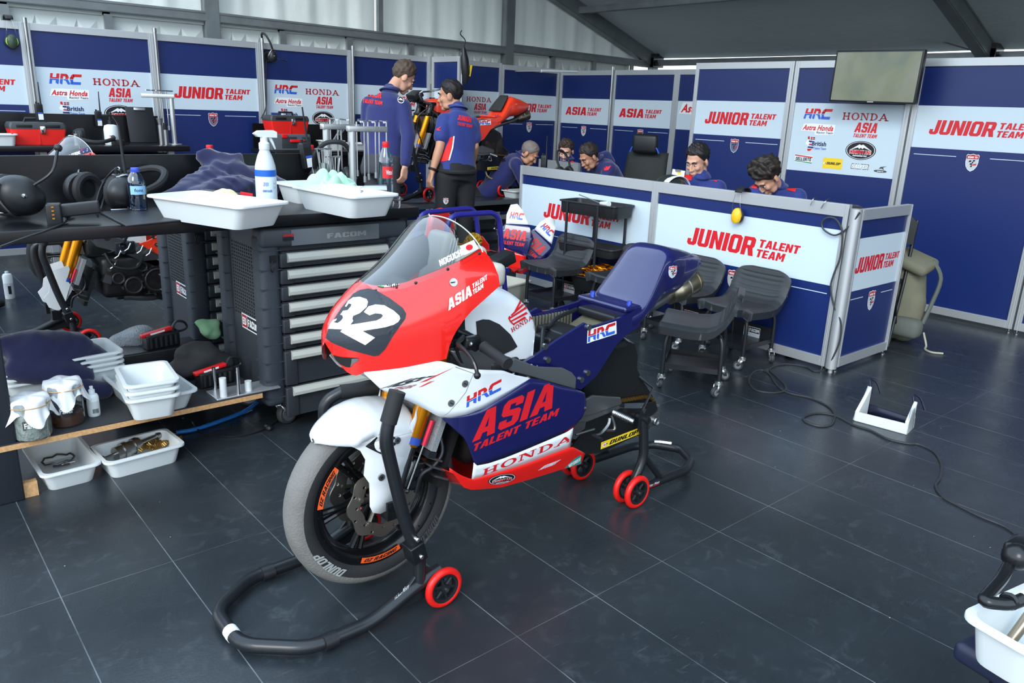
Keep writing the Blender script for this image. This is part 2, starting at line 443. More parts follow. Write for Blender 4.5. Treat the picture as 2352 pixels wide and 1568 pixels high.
# ---------------------------------------------------------------- floor
def floor_mat():
    mt = bpy.data.materials.new('vinyl_floor'); mt.use_nodes = True; nt = mt.node_tree; N = nt.nodes; L = nt.links; b = N['Principled BSDF']
    def nd(t, **k):
        q = N.new(t)
        for a, c in k.items(): setattr(q, a, c)
        return q
    tc = nd('ShaderNodeTexCoord'); sx = nd('ShaderNodeSeparateXYZ'); L.new(tc.outputs['Object'], sx.inputs[0])
    def mth(op, a, c=None, clamp=False):
        q = nd('ShaderNodeMath', operation=op, use_clamp=clamp)
        for i, w in enumerate((a, c)):
            if w is None: continue
            if isinstance(w, (int, float)): q.inputs[i].default_value = w
            else: L.new(w, q.inputs[i])
        return q.outputs[0]
    def seam(sock, ph, sp, w):
        fr = mth('FRACT', mth('DIVIDE', mth('SUBTRACT', sock, ph - 50*sp), sp)); d = mth('ABSOLUTE', mth('SUBTRACT', fr, .5))
        return mth('LESS_THAN', mth('MULTIPLY', mth('SUBTRACT', .5, d), sp), w)
    def noise(sc, det=4, ro=.6, dist=0, vec=None):
        q = nd('ShaderNodeTexNoise'); q.inputs['Scale'].default_value = sc; q.inputs['Detail'].default_value = det; q.inputs['Roughness'].default_value = ro; q.inputs['Distortion'].default_value = dist
        L.new(vec or tc.outputs['Object'], q.inputs['Vector']); return q.outputs['Fac']
    def ramp(s, a, c):
        q = nd('ShaderNodeMapRange'); q.inputs[1].default_value = a; q.inputs[2].default_value = c; L.new(s, q.inputs[0]); return q.outputs[0]
    s = mth('MAXIMUM', seam(sx.outputs[0], -.013, .334, .0016), mth('MULTIPLY', seam(sx.outputs[1], 1.455, 1.0, .0013), .6))
    s = mth('MULTIPLY', s, ramp(noise(3.5, 3), .30, .62))
    mp = nd('ShaderNodeMapping'); L.new(tc.outputs['Object'], mp.inputs[0]); mp.inputs['Rotation'].default_value = (0, 0, .5); mp.inputs['Scale'].default_value = (1, 9, 1)
    scr = mth('MULTIPLY', ramp(noise(9, 6, .7, 0, mp.outputs[0]), .60, .80), ramp(noise(1.3, 3), .42, .7))
    mp2 = nd('ShaderNodeMapping'); L.new(tc.outputs['Object'], mp2.inputs[0]); mp2.inputs['Rotation'].default_value = (0, 0, -.9); mp2.inputs['Scale'].default_value = (1, 14, 1)
    scr2 = mth('MULTIPLY', ramp(noise(7, 6, .72, 0, mp2.outputs[0]), .63, .82), ramp(noise(1.7, 3), .45, .7))
    smg = mth('MULTIPLY', ramp(noise(14, 8, .75, .6), .52, .78), ramp(noise(2.1, 4), .4, .72))
    vo = nd('ShaderNodeTexVoronoi'); vo.inputs['Scale'].default_value = 9; L.new(tc.outputs['Object'], vo.inputs['Vector'])
    spk = mth('MULTIPLY', mth('LESS_THAN', vo.outputs['Distance'], .018), mth('GREATER_THAN', noise(4.3, 2), .5))
    def mix(f, a, c, blend='MIX'):
        q = nd('ShaderNodeMix', data_type='RGBA', blend_type=blend)
        if isinstance(f, float): q.inputs[0].default_value = f
        else: L.new(f, q.inputs[0])
        for i, w in ((6, a), (7, c)):
            if isinstance(w, tuple): q.inputs[i].default_value = w
            else: L.new(w, q.inputs[i])
        return q.outputs[2]
    base = mix(ramp(noise(1.1, 5, .6), .3, .7), srgb(33, 38, 42), srgb(45, 52, 57))
    c = mix(mth('MULTIPLY', smg, .22), base, srgb(150, 160, 165))
    c = mix(mth('MULTIPLY', mth('ADD', scr, scr2, True), .28), c, srgb(150, 160, 168))
    c = mix(mth('MULTIPLY', s, .36), c, srgb(170, 178, 182))
    c = mix(mth('MULTIPLY', spk, .9), c, srgb(215, 215, 205))
    L.new(c, b.inputs['Base Color'])
    r = mth('ADD', mth('MULTIPLY', ramp(noise(3.3, 5, .65), .3, .7), .12), mth('ADD', mth('MULTIPLY', mth('ADD', smg, scr, True), .2), .24))
    L.new(r, b.inputs['Roughness']); b.inputs['Specular IOR Level'].default_value = .5
    bp = nd('ShaderNodeBump'); bp.inputs['Strength'].default_value = .05; bp.inputs['Distance'].default_value = .01
    L.new(noise(120, 4), bp.inputs['Height']); L.new(bp.outputs[0], b.inputs['Normal'])
    return mt
mb = MB(); mb.add([(-7, -7, 0), (13, -7, 0), (13, 10.5, 0), (-7, 10.5, 0)], [(0, 1, 2, 3)])
struct(mb.build('floor', floor_mat(), smooth=0))
mb = MB(M('asphalt', (110, 112, 112), .9)); mb.add([(-60, -60, -.03), (60, -60, -.03), (60, 60, -.03), (-60, 60, -.03)], [(0, 1, 2, 3)])
struct(mb.build('trim_paving', smooth=0))

# ---------------------------------------------------------------- tent
def membrane(name, col, tl, rough=.55):
    mt = bpy.data.materials.new(name); mt.use_nodes = True; nt = mt.node_tree; N = nt.nodes; L = nt.links
    b = N['Principled BSDF']; b.inputs['Base Color'].default_value = srgb(*col); b.inputs['Roughness'].default_value = rough
    t = N.new('ShaderNodeBsdfTranslucent'); t.inputs[0].default_value = srgb(*col); x = N.new('ShaderNodeMixShader'); x.inputs[0].default_value = tl
    L.new(b.outputs[0], x.inputs[1]); L.new(t.outputs[0], x.inputs[2]); L.new(x.outputs[0], N['Material Output'].inputs[0])
    tc = N.new('ShaderNodeTexCoord'); nz = N.new('ShaderNodeTexNoise'); nz.inputs['Scale'].default_value = 1.4; nz.inputs['Detail'].default_value = 6
    bp = N.new('ShaderNodeBump'); bp.inputs['Strength'].default_value = .35; bp.inputs['Distance'].default_value = .12
    L.new(tc.outputs['Object'], nz.inputs['Vector']); L.new(nz.outputs['Fac'], bp.inputs['Height']); L.new(bp.outputs[0], b.inputs['Normal'])
    return mt
ROOF = membrane('grey_roof_membrane', (172, 180, 176), .02, .5); GABLE = membrane('white_wall_membrane', (212, 217, 212), .16)
TUBE = M('tent_aluminium', (118, 124, 126), .42, .35, noise=.12, nscale=6)
EX, EZ, GY = 10.4, 2.31, 8.8          # eave line, eave height, gable plane
SL = .343; RIDGE = 2.9
def roof_z(x): return EZ + (EX-x)*SL if x > RIDGE else EZ + (EX-RIDGE)*SL - (RIDGE-x)*SL
def roofsag(u, v):
    x = EX + .12 - u*(EX-RIDGE+.12); y = 10.2 - v*15.4
    t = ((y-GY) % 5.0)/5.0
    return V((x, y, roof_z(x)+.09 - .10*sin(pi*t)*min(1, u*3+.15)))
mb = MB(); mb.grid(roofsag, 24, 62)
struct(mb.build('ceiling', ROOF, smooth=60))
# gable wall: curtains hung between the posts, above the rail
def curtain(x0, x1, wob, seed):
    rr = random.Random(seed); ph = [rr.uniform(0, 6) for _ in range(6)]
    nx = max(8, int((x1-x0)*16))
    def f(u, v):
        x = x0+(x1-x0)*u; zt = roof_z(x)+.06; z = 2.30+(zt-2.30)*v
        w = wob*(sin(x*17+ph[0]+1.2*v)+.7*sin(x*31+ph[1])+.6*sin(x*7+ph[2]-2*v))*(.45+.55*(1-v))
        return V((x, GY+.10+w, z))
    return MB().grid(f, nx, 9)
mb = MB()
for a, b_, w, k in ((.6, 3.25, .016, 1), (3.25, 5.29, .020, 2), (5.29, 7.31, .020, 3), (7.31, 10.42, .028, 4)):
    q = curtain(a, b_, w, k); mb.add(q.v, q.f)
struct(mb.build('wall_left', GABLE, smooth=180))
mb = MB(); mb.box((EX+.15, 2, 1.05), (.02, 15.6, 2.1)); struct(mb.build('wall_rear', membrane('grey_wall_membrane', (150, 158, 156), .03), smooth=0))
mb = MB(); mb.box((7.2, -4.9, 1.6), (6.6, .02, 3.2)); struct(mb.build('wall_right', GABLE, smooth=0))
# insulated lower wall panels with pressed pyramid faces
WPAN = M('pressed_white_panel', (204, 210, 206), .5)
px0 = [-.47, .56, 1.38, 2.24, 3.25, 4.03, 4.86, 5.72, 6.52, 7.31, 8.15, 9.0, 9.85]
for i, (a, b_) in enumerate(zip(px0, px0[1:])):
    mb = MB(WPAN); a += .0; b_ -= .0; z0, z1 = .0, 2.245; y = GY+.02
    mb.box(((a+b_)/2, y+.05, (z0+z1)/2), (b_-a, .04, z1-z0))
    for (c, d, e, f) in ((a, b_, z1-.035, z1), (a, a+.035, z0, z1), (b_-.035, b_, z0, z1), (a, b_, z0, z0+.035)):
        mb.box(((c+d)/2, y+.015, (e+f)/2), (d-c, .03, f-e))
    c, d = a+.08, b_-.08; n = 4; h = (z1-z0-.16)/8
    for r in range(8):
        for k in range(n):
            xa, xb = c+(d-c)*k/n, c+(d-c)*(k+1)/n; za, zb = z0+.08+h*r, z0+.08+h*(r+1); xm, zm = (xa+xb)/2+.03*((k+r) % 2*2-1), (za+zb)/2
            mb.add([(xa, y+.03, za), (xb, y+.03, za), (xb, y+.03, zb), (xa, y+.03, zb), (xm, y-.004, zm)], [(0, 1, 4), (1, 2, 4), (2, 3, 4), (3, 0, 4)])
    struct(mb.build('trim_%d' % (20+i), smooth=0))
k = [40]
def beam(p0, p1, w, h, up=(0, 0, 1), groove=True, mat=None):
    p0, p1 = V(p0), V(p1); a = (p1-p0).normalized(); s = a.cross(V(up)).normalized(); u = s.cross(a)
    mb = MB(mat or TUBE); L_ = (p1-p0).length
    R = Matrix((a, s, u)).transposed()
    mb.box((p0+p1)/2, (L_, w, h), R)
    if groove:
        for sg in (-1, 1):
            for o in (-.36, .36): mb.box((p0+p1)/2 + s*(sg*w*.5) + u*(h*o), (L_, .012, h*.14), R)
    o = mb.build('trim_%d' % k[0], smooth=0); k[0] += 1; return struct(o)
for x in (3.25, 7.31): beam((x, GY, 0), (x, GY, roof_z(x)-.05), .14, .12, (0, 1, 0))
beam((EX, GY, 0), (EX, GY, EZ), .12, .12, (0, 1, 0)); beam((EX, 3.8, 0), (EX, 3.8, EZ), .12, .12, (0, 1, 0)); beam((EX, -1.2, 0), (EX, -1.2, EZ), .12, .12, (0, 1, 0))
for a, b_ in ((.2, 3.19), (3.31, 7.25), (7.37, EX)): beam((a, GY-.02, 2.29), (b_, GY-.02, 2.25 if a > 3 else 2.29), .06, .10)
beam((5.29, GY-.01, 2.3), (5.29, GY-.01, roof_z(5.29)), .06, .05, (0, 1, 0), False)
for x in px0[1:]: beam((x, GY-.03, 1.7), (x, GY-.03, 2.22), .07, .03, (0, 1, 0), False)
for y in (GY, 3.8, -1.2): beam((EX+.05, y, EZ-.02), (RIDGE, y, roof_z(RIDGE)-.02), .13, .22)
for x in (8.62, 6.6, 4.6, RIDGE): beam((x, GY, roof_z(x)-.03), (x, -5.2, roof_z(x)-.03), .09, .09)
beam((EX, GY, EZ-.03), (EX, -5.2, EZ-.03), .1, .09)
# bracing cables with turnbuckles and shackles
CAB = M('galvanised_cable', (84, 86, 86), .5, .6)
def cable(p0, p1, buck):
    p0, p1 = V(p0), V(p1); mb = MB(CAB); mb.tube([p0, p1], .008, 6); d = (p1-p0).normalized(); q = p0+d*buck
    mb.tube([q, q+d*.22], .02, 8); mb.torus(q-d*.03, .03, .01, d.orthogonal(), 12, 6); mb.tube([q+d*.24, q+d*.34], .013, 6)
    o = mb.build('trim_%d' % k[0], smooth=60); k[0] += 1; struct(o)
cable(at(1507, 138, y=8.74), at(1553, 0, y=8.2)+V((0, 0, .0)), .12)
cable(at(2247, 120, y=3.9, ), at(1838, 0, y=6.0), .55)
for y in (GY, 3.8):
    mb = MB(BLKM); mb.box((EX-.02, y-.02, EZ), (.26, .2, .2)); mb.box((EX-.1, y-.1, EZ-.03), (.1, .06, .14)); mb.cyl((EX-.1, y-.16, EZ-.05), (EX-.1, y+.1, EZ-.05), .03)
    o = mb.build('trim_%d' % k[0], smooth=40); k[0] += 1; struct(o)

# ---------------------------------------------------------------- printed emblems
def hrc(a=None, outline=False):
    a = Art(); R_, B_ = RED, BLUE
    def sp(polys):
        for p in polys:
            for mt, lo, hi in ((R_, .52, 9), (B_, -9, .48)):
                q = clip(clip(p, 1, lo, 1), 1, hi, -1)
                if len(q) > 2: a.poly(mt, [(x+.16*y, y) for x, y in q])
    sp([[(0, 0), (.17, 0), (.17, 1), (0, 1)], [(.17, .36), (.42, .36), (.42, .64), (.17, .64)], [(.42, .12), (.56, 0), (.62, 0), (.62, 1), (.42, 1)]])
    sp([[(.70, .76), (1.1, .76), (1.2, .88), (1.1, 1), (.70, 1)], [(.70, .12), (.78, 0), (.88, 0), (.88, .76), (.70, .76)], [(1.05, .5), (1.22, .5), (1.28, .66), (1.2, .88), (1.05, .8)], [(.94, .4), (1.08, .36), (1.26, 0), (1.45, 0), (1.22, .5), (.94, .5)]])
    sp([[(1.5, 0), (2.15, 0), (2.15, .26), (1.58, .26)], [(1.42, .1), (1.5, 0), (1.62, .26), (1.58, .4), (1.42, .4)], [(1.36, .4), (1.6, .4), (1.6, .66), (1.36, .66)], [(1.36, .6), (1.6, .6), (1.66, .74), (1.56, 1), (1.44, .9)], [(1.6, .74), (2.15, .74), (2.15, 1), (1.54, 1)]])
    return a            # box 2.31 x 1
def clip(p, ax, k, s):
    o = []
    for i in range(len(p)):
        a_, b_ = p[i-1], p[i]; da, db = (a_[ax]-k)*s, (b_[ax]-k)*s
        if (da >= 0) != (db >= 0):
            t = da/(da-db); o.append((a_[0]+(b_[0]-a_[0])*t, a_[1]+(b_[1]-a_[1])*t))
        if db >= 0: o.append(b_)
    return o
def honda(mat):
    a = Art(); S = .11
    def st(x, w=.2): a.rect(mat, x, 0, x+w, 1); a.rect(mat, x-.1, 0, x+w+.1, S); a.rect(mat, x-.1, 1-S, x+w+.1, 1)
    st(.12); st(.72); a.rect(mat, .3, .42, .74, .56)
    n = 28; o = [(1.72+.52*cos(2*pi*i/n), .5+.53*sin(2*pi*i/n)) for i in range(n)]; h = [(1.72+.30*cos(2*pi*i/n), .5+.40*sin(2*pi*i/n)) for i in range(n)]
    a.poly(mat, o, [h])
    a.rect(mat, 2.5, 0, 2.62, 1); a.rect(mat, 2.38, 0, 2.76, S); a.rect(mat, 2.36, 1-S, 2.64, 1); a.poly(mat, [(2.5, 1), (2.78, 1), (3.36, .0), (3.2, 0)]); a.rect(mat, 3.24, 0, 3.36, 1); a.rect(mat, 3.1, 1-S, 3.5, 1)
    a.rect(mat, 3.78, 0, 3.98, 1); a.rect(mat, 3.66, 0, 4.05, S); a.rect(mat, 3.66, 1-S, 4.05, 1)
    o = [(4.0+.62*cos(-pi/2+pi*i/16), .5+.5*sin(-pi/2+pi*i/16)) for i in range(17)]; h = [(4.0+.40*cos(pi/2-pi*i/16), .5+.39*sin(pi/2-pi*i/16)) for i in range(17)]
    a.poly(mat, o+h)
    a.poly(mat, [(4.86, 0), (5.0, 0), (5.42, .86), (5.36, 1), (5.3, 1)]); a.poly(mat, [(5.3, 1), (5.42, 1), (5.92, 0), (5.68, 0), (5.3, .84)]); a.rect(mat, 5.04, .26, 5.66, .37); a.rect(mat, 4.72, 0, 5.12, S); a.rect(mat, 5.54, 0, 6.06, S)
    return a            # box 6.06 x 1
def jtt(word='JUNIOR', mat=None, w=1.0):
    mat = mat or RED; a = Art(); k = .645 if word == 'JUNIOR' else .56
    a.text(mat, word, 0, 0, k, .155, .055, .16); a.text(mat, 'TALENT', k+.01, .082, .345, .066, .045, .2); a.text(mat, 'TEAM', k-.005, 0, .25, .066, .045, .2)
    return a            # box 1 x .155
def asia(mat=None):
    mat = mat or RED; a = Art(); a.text(mat, 'ASIA', .02, .26, .98, .5, .06, .14); a.text(mat, 'TALENT TEAM', 0, 0, 1, .19, .05, .2); return a   # 1 x .76
def astra():
    a = Art(); a.poly(WHT, [(-.04, .14), (.03, .44), (.3, .46), (1.02, .44), (1.0, .02), (.42, -.02), (.4, .12)]); a.up(); a.text(RED, 'Astra Honda', 0, .17, 1, .23, .035, .2); a.text(INK, 'Racing Team', .46, .02, .52, .12, .02, .12); return a
def british():
    a = Art(); a.poly(RED, [(.10, 1), (.22, 1.02), (.25, .78), (.12, .8)]); a.rect(DRED, .3, .78, .58, .98); a.up(); a.rect(DNAVY, .33, .81, .42, .86); a.rect(DNAVY, .47, .9, .56, .95); a.rect(WHT, .3, .865, .58, .885); a.rect(WHT, .43, .78, .45, .98)
    a.poly(WHT, [(.0, .5), (.14, .8), (.26, .76), (.28, .5), (.2, .3), (.06, .42)]); a.poly(DNAVY, [(.2, .7), (.42, .7), (.42, .58), (.22, .6)]); a.poly(RED, [(.22, .46), (.44, .46), (.44, .36), (.26, .38)]); a.poly(DNAVY, [(.2, .26), (.56, .26), (.56, .14), (.18, .16)]); a.poly(RED, [(.16, .08), (.5, .1), (.36, -.06), (.22, -.08)])
    a.up(); a.text(DNAVY, 'British', .44, .34, .92, .34, .03); a.text(BLUE, 'Talent Team', .58, .08, .82, .17, .01); a.rect(PANELGREY, .58, .06, 1.4, .065); return a  # 1.4 x 1.1
def kushi():
    a = Art(); a.ell(INK, 0, 0, .5, .33); a.up(); a.ell(WHT, 0, 0, .47, .305, inner=.955); a.poly(WHT, [(-.36, .0), (-.06, .21), (.0, .18), (.06, .21), (.36, .0), (.1, .1), (.05, .05), (.0, .1), (-.05, .05), (-.1, .1)])
    a.up(); a.text(WHT, 'KUSHITANI', -.355, -.135, .71, .15, .07); a.up(); a.text(RED, 'KUSHITANI', -.34, -.12, .68, .12, .03); a.text(WHT, 'HAMAMATSU', -.23, -.215, .46, .05, .01); return a   # 1 x .66 centred
def dellorto():
    a = Art(); a.rect(WHT, 0, 0, 1, .42); a.up(); a.poly(RED, [(0, .36), (1, .30), (1, .36), (0, .42)]); a.poly(GRN, [(0, .06), (1, .0), (1, .05), (0, .10)]); a.text(INK, 'DELLORTO', .06, .11, .88, .19, .03); return a
def dunlop(bar=True):
    a = Art(); a.rect(YEL, 0, 0, 1, .5 if bar else .17); y = .19 if bar else .03
    a.up(); a.text(INK, 'DUNLOP', .2, y, .72, .12, .045, .2); a.poly(INK, [(.17, y+.05), (.08, y+.11), (.08, y-.01)]); a.up(); a.ell(WHT, .08, y+.05, .045, .055, 16); return a
def galfer():
    a = Art(); a.text(INK, 'GALFER', -.03, -.03, 1.06, .3, .1, .1); a.up(); a.text(WHT, 'GALFER', 0, 0, 1, .24, .05, .1); return a
def stars():
    a = Art(); a.poly(DSTEEL, [(.3, .25), (.42, .4), (.9, .48), (.62, .36), (.72, .18), (.52, .28)]); a.ell(DSTEEL, .45, .08, .5, .1, 24); a.up(); a.text(WHT, 'stars', .2, .03, .5, .1, .02, .2); return a
def shield(face=None):
    a = Art(); o = [(0, -.62), (.22, -.5), (.38, -.28), (.44, .0), (.42, .25), (.44, .42), (.36, .5), (.2, .47), (0, .53), (-.2, .47), (-.36, .5), (-.44, .42), (-.42, .25), (-.44, 0), (-.38, -.28), (-.22, -.5)]
    a.poly(WHT, o); a.up(); a.poly(face or PANELGREY, [(x*.94, y*.94) for x, y in o]); a.up(); a.poly(DRED, [(-.4, .2), (.4, .2), (.41, .4), (.34, .46), (.2, .43), (0, .49), (-.2, .43), (-.34, .46), (-.41, .4)])
    a.up(); a.text(WHT, 'ROAD TO', -.32, .25, .64, .12, .03)
    for x, y, w in ((-.2, -.02, .16), (.06, .02, .14), (-.1, -.2, .14), (.02, -.1, .08), (-.04, -.34, .1)): a.poly(INK, [(x, y), (x+w, y+.03), (x+w*.9, y+.14), (x-.01, y+.1)])
    a.poly(RED, [(.02, -.16), (.34, -.08), (.3, -.2), (.02, -.22)]); return a    # about .88 x 1.15 centred
def facom(mat_l=None):
    a = Art(); a.rect(WHT, 0, 0, 1, .36); a.up(); a.rect(DRED, .02, .03, .3, .33); a.rect(INK, .32, .03, .98, .33); a.up(); a.text(WHT, 'ED', .06, .09, .2, .18, .02); a.text(WHT, 'FACOM', .36, .09, .58, .18, .03); return a
HRC_, HON_, HONW_ = hrc(), honda(DRED), honda(WHT)

# ---------------------------------------------------------------- booth wall panels
def panel(label, P, rz, w, H=1.99, top=1.93, b1=1.64, b0=1.32, art='junior', lines=True, shx=.5, group='tall printed booth panels', face=None, part='partition_panel', foot=.03, fw=.042, zoff=0, lg=None):
    t = thing(part, label, 'booth panel', (P[0], P[1], 0), rz, group)
    f = MB(ALU); th = .038; z0 = foot+zoff; z1 = H+zoff; top += zoff; b1 += zoff; b0 += zoff
    f.box((fw/2, 0, (z0+z1)/2), (fw, th, z1-z0)); f.box((w-fw/2, 0, (z0+z1)/2), (fw, th, z1-z0)); f.box((w/2, 0, (top+z1)/2), (w-2*fw, th, z1-top)); f.box((w/2, 0, z0+.03), (w-2*fw, th, .06))
    f.box((fw*.5, -th/2-.001, (z0+z1)/2), (.006, .004, z1-z0)); f.box((w-fw*.5, -th/2-.001, (z0+z1)/2), (.006, .004, z1-z0))
    f.build('frame', parent=t, smooth=0, bevel=.002)
    for x in (.02, w-.02):
        q = MB(STEEL); q.lathe([(.018, 0), (.018, .006), (.007, .012), (.007, z0)], (x, 0, 0), n=12); q.build('levelling_foot', parent=t)
    b = MB(NAVY); y0 = -.006
    def strip(m_, a, c): b.m(m_).box((w/2, 0, (a+c)/2), (w-2*fw+.004, .012, c-a))
    strip(NAVY, b1, top); strip(BAND, b0, b1); strip(NAVY, z0+.05, b0)
    a = Art()
    if lines:
        zl = b0-.055; x0, x1 = fw+.03, w-fw-.03; xc = w*shx
        a.rect(BAND, x0, zl, xc-.12, zl+.005); a.rect(BAND, xc+.12, zl, x1, zl+.005)
    a.plane(b, (0, y0, 0), (1, 0, 0), (0, 0, 1)); b.build('printed_board', parent=t, smooth=0)
    def logo(name, art_, x, z, sc, sy=None):
        g = Art(); g.put(art_, x, z, sc, sy); q = MB(); g.plane(q, (0, y0-.0006, 0), (1, 0, 0), (0, 0, 1)); q.build(name, parent=t, smooth=0, fix=False)
    wi = w-2*fw; zm = (b0+b1)/2
    if lg: logo('team_logo', jtt('JUNIOR'), lg[0], lg[1], lg[2], lg[3])
    elif art == 'junior': logo('team_logo', jtt('JUNIOR'), fw+wi*.12, zm-.055, wi*.80, wi*.74)
    if art == 'asia': logo('team_logo', jtt('ASIA'), fw+wi*.09, zm-.05, wi*.82, wi*.74)
    if art == 'sponsor':
        X = lambda u: fw+wi*u
        logo('racing_logo', HRC_, X(.10), b1-.135, .115, .088); logo('maker_logo', HON_, X(.47), b1-.13, .066, .058)
        logo('racing_team_logo', astra(), X(.105), b1-.265, .30, .20); logo('talent_team_logo', asia(), X(.59), b1-.27, .21, .16)
        logo('talent_team_logo', british(), X(.155), b1-.40, .145, .115); logo('clothing_logo', kushi(), X(.68), b1-.375, .265, .235)
        if b0 < 1.2:
            logo('parts_logo', dellorto(), X(.07), b1-.515, .17, .16); logo('tyre_logo', dunlop(), X(.35), b1-.545, .18, .18); logo('brake_logo', galfer(), X(.62), b1-.525, .15, .15); logo('boot_logo', stars(), X(.83), b1-.54, .11, .11)
    if art == 'astra': logo('racing_team_logo', astra(), fw+.05, zm-.04, .7, .42)
    if lines and shx: logo('shield_logo', shield(face), w*shx, b0-.085, .105, .115)
    return t
JL = 'tall white-framed panel with %s, %s'
LWY = 8.1
sp = dict(b0=1.10, art='sponsor', lines=False)
panel('tall blue panel at the left edge of the photo, only its last letters in view', (.40, LWY), 0, 1.0, zoff=.045)
panel('tall sponsor panel above the near red tool box and black bench', (1.40, LWY), 0, 1.03, zoff=.045, **sp)
panel('tall blue panel with a faint shield, third panel from the left edge', (2.43, LWY), 0, 1.03, zoff=.045, face=M('dim_shield', (120, 100, 120), .4))
panel('tall sponsor panel behind the red tool box standing on a grey case', (3.46, LWY), 0, 1.03, zoff=.045, **sp)
panel('tall blue panel directly behind the standing person in the navy jacket', (4.49, LWY), 0, 1.05, zoff=.045)
panel('narrow panel turned sideways between the two standing people', (5.57, LWY-.03), radians(-90), .55, zoff=.045, lines=False, art='junior')
panel('tall sponsor panel behind the red seat of the motorcycle on the lift', (5.60, LWY), 0, 1.04, zoff=.045, **sp)
panel('tall blue panel in the far corner, behind the person with cropped grey hair', (6.64, LWY), 0, 1.01, zoff=.03)
RWX = 7.67; rr = radians(-90)
panel('tall blue panel with red ASIA lettering behind the seated boy', (RWX, 8.07), rr, .97, art='asia', zoff=.01)
panel('tall blue panel with red ASIA lettering behind the empty black office chair', (RWX, 7.10), rr, 1.0, art='asia', zoff=.01, face=M('brown_shield', (110, 92, 92), .4))
panel('narrow visible strip of blue panel with cut off red letters, at the booth edge', (RWX, 6.10), rr, 1.0, art='astra', zoff=.01, shx=0, lines=False)
BWX = 6.645
panel('tall blue panel with red team name behind the two seated people in the booth', (BWX, 5.06), rr, 1.07, face=M('dim_shield2', (96, 104, 132), .4))
panel('tall sponsor panel with nine logos, below the wall screen', (BWX, 3.98), rr, 1.06, b0=1.055, **{k_: v_ for k_, v_ in sp.items() if k_ != 'b0'})
panel('widest view of a tall blue panel, bright shield, right of the screen', (BWX, 2.905), rr, 1.03)
panel('tall blue panel at the right edge of the photo, mostly out of the frame', (BWX, 1.86), rr, 1.03)
# poles of the booth walls
for lab, x, y, zt in (('slim metal pole in front of the seam left of the near red tool box', 1.405, LWY-.045, 2.06), ('slim metal pole behind the tall tool stand on the far bench', 2.445, LWY-.045, 2.07), ('slim metal pole beside the hanging black headset', 3.475, LWY-.045, 2.065), ('slim metal pole left of the person in the navy jacket', 4.50, LWY-.045, 2.07), ('slim metal pole at the free end of the narrow sideways panel', 5.57, 7.50, 2.06), ('slim metal pole between the two panels with ASIA lettering', RWX-.045, 7.10, 2.03)):
    mb = MB(STEEL); mb.cyl((x, y, 0), (x, y, zt), .014, n=12); mb.cyl((x, y, zt-.03), (x, y, zt+.01), .018, n=12)
    tag(mb.build('panel_pole'), lab, 'pole', 'slim poles of the booth walls')

# ---------------------------------------------------------------- low counter of the booth
DX = 4.518; low = dict(H=1.03, top=.955, b1=.875, b0=.535, group='low counter panels', fw=.03)
panel('low counter panel behind the black tool trolley, its team name half hidden', (DX, 5.19), rr, 1.50, lg=(.31, .625, .87, .80), **low)
panel('low counter panel with the yellow ear defenders hung on it', (DX, 3.69), rr, 1.458, lg=(.315, .625, .87, .80), **low)
panel('short end panel of the low counter, facing the empty floor', (DX+.031, 2.193), 0, .68, **{**low, 'b1': .83, 'b0': .505, 'top': .94, 'H': 1.005}, lg=(.055, .615, .575, .62))
mb = MB(ALU); mb.cyl((DX-.005, 2.193, .03), (DX-.005, 2.193, 1.01), .033, n=24); mb.cyl((DX-.005, 2.193, 0), (DX-.005, 2.193, .03), .014)
tag(mb.build('corner_post', ALU), 'rounded metal corner post joining the two low counter sides', 'post')
# ---------------------------------------------------------------- the race motorcycle in front
BO = V((1.132, 1.95, 0))              # under the front axle; +X runs to its tail, -Y is the near side
PRED = M('red_paint', (226, 26, 18), .22, coat=.8, spec=.5); PWHT = M('white_paint', (222, 226, 228), .25, coat=.8); PNAV = M('navy_paint', (20, 22, 78), .22, coat=.9); PBLK = M('matt_number_board', (38, 44, 52), .5)
CARB = M('carbon', (24, 25, 26), .3, coat=.6); ALF = M('raw_frame_alloy', (128, 130, 132), .35, .85); ENG = M('engine_casting', (46, 46, 46), .45, .7, noise=.3, nscale=30); TI = M('titanium', (176, 164, 140), .3, 1)
TYRE = M('tyre_rubber', (36, 36, 37), .75, noise=.1, nscale=20, bump=.1, bscale=200); TREAD = M('scrubbed_tread', (112, 110, 106), .85, noise=.12, nscale=14, bump=.25, bscale=160); DISC = M('brake_steel', (148, 140, 130), .35, .9)
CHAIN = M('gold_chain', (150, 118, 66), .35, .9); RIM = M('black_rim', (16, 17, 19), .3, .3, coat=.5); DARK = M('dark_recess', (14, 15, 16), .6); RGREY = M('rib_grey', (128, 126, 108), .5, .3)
def clear_mat(name, tint, refl=.09, rough=.02):
    mt = bpy.data.materials.new(name); mt.use_nodes = True; nt = mt.node_tree; N = nt.nodes; N.remove(N['Principled BSDF'])
    t = N.new('ShaderNodeBsdfTransparent'); t.inputs[0].default_value = srgb(*tint); g = N.new('ShaderNodeBsdfGlossy'); g.inputs['Roughness'].default_value = rough
    lw = N.new('ShaderNodeLayerWeight'); lw.inputs[0].default_value = .25; mr = N.new('ShaderNodeMapRange'); mr.inputs[3].default_value = refl; mr.inputs[4].default_value = .75
    x = N.new('ShaderNodeMixShader'); L = nt.links; L.new(lw.outputs['Facing'], mr.inputs[0]); L.new(mr.outputs[0], x.inputs[0]); L.new(t.outputs[0], x.inputs[1]); L.new(g.outputs[0], x.inputs[2]); L.new(x.outputs[0], N['Material Output'].inputs[0])
    return mt
CLEAR = clear_mat('clear_screen', (226, 228, 226), .05)
def zz(s, sc=3.92, ox=700, oy=480):
    """'u,v u,v' in an enlarged view -> positions in the photograph"""
    return [(ox+float(q.split(',')[0])/sc, oy+float(q.split(',')[1])/sc) for q in s.split()]
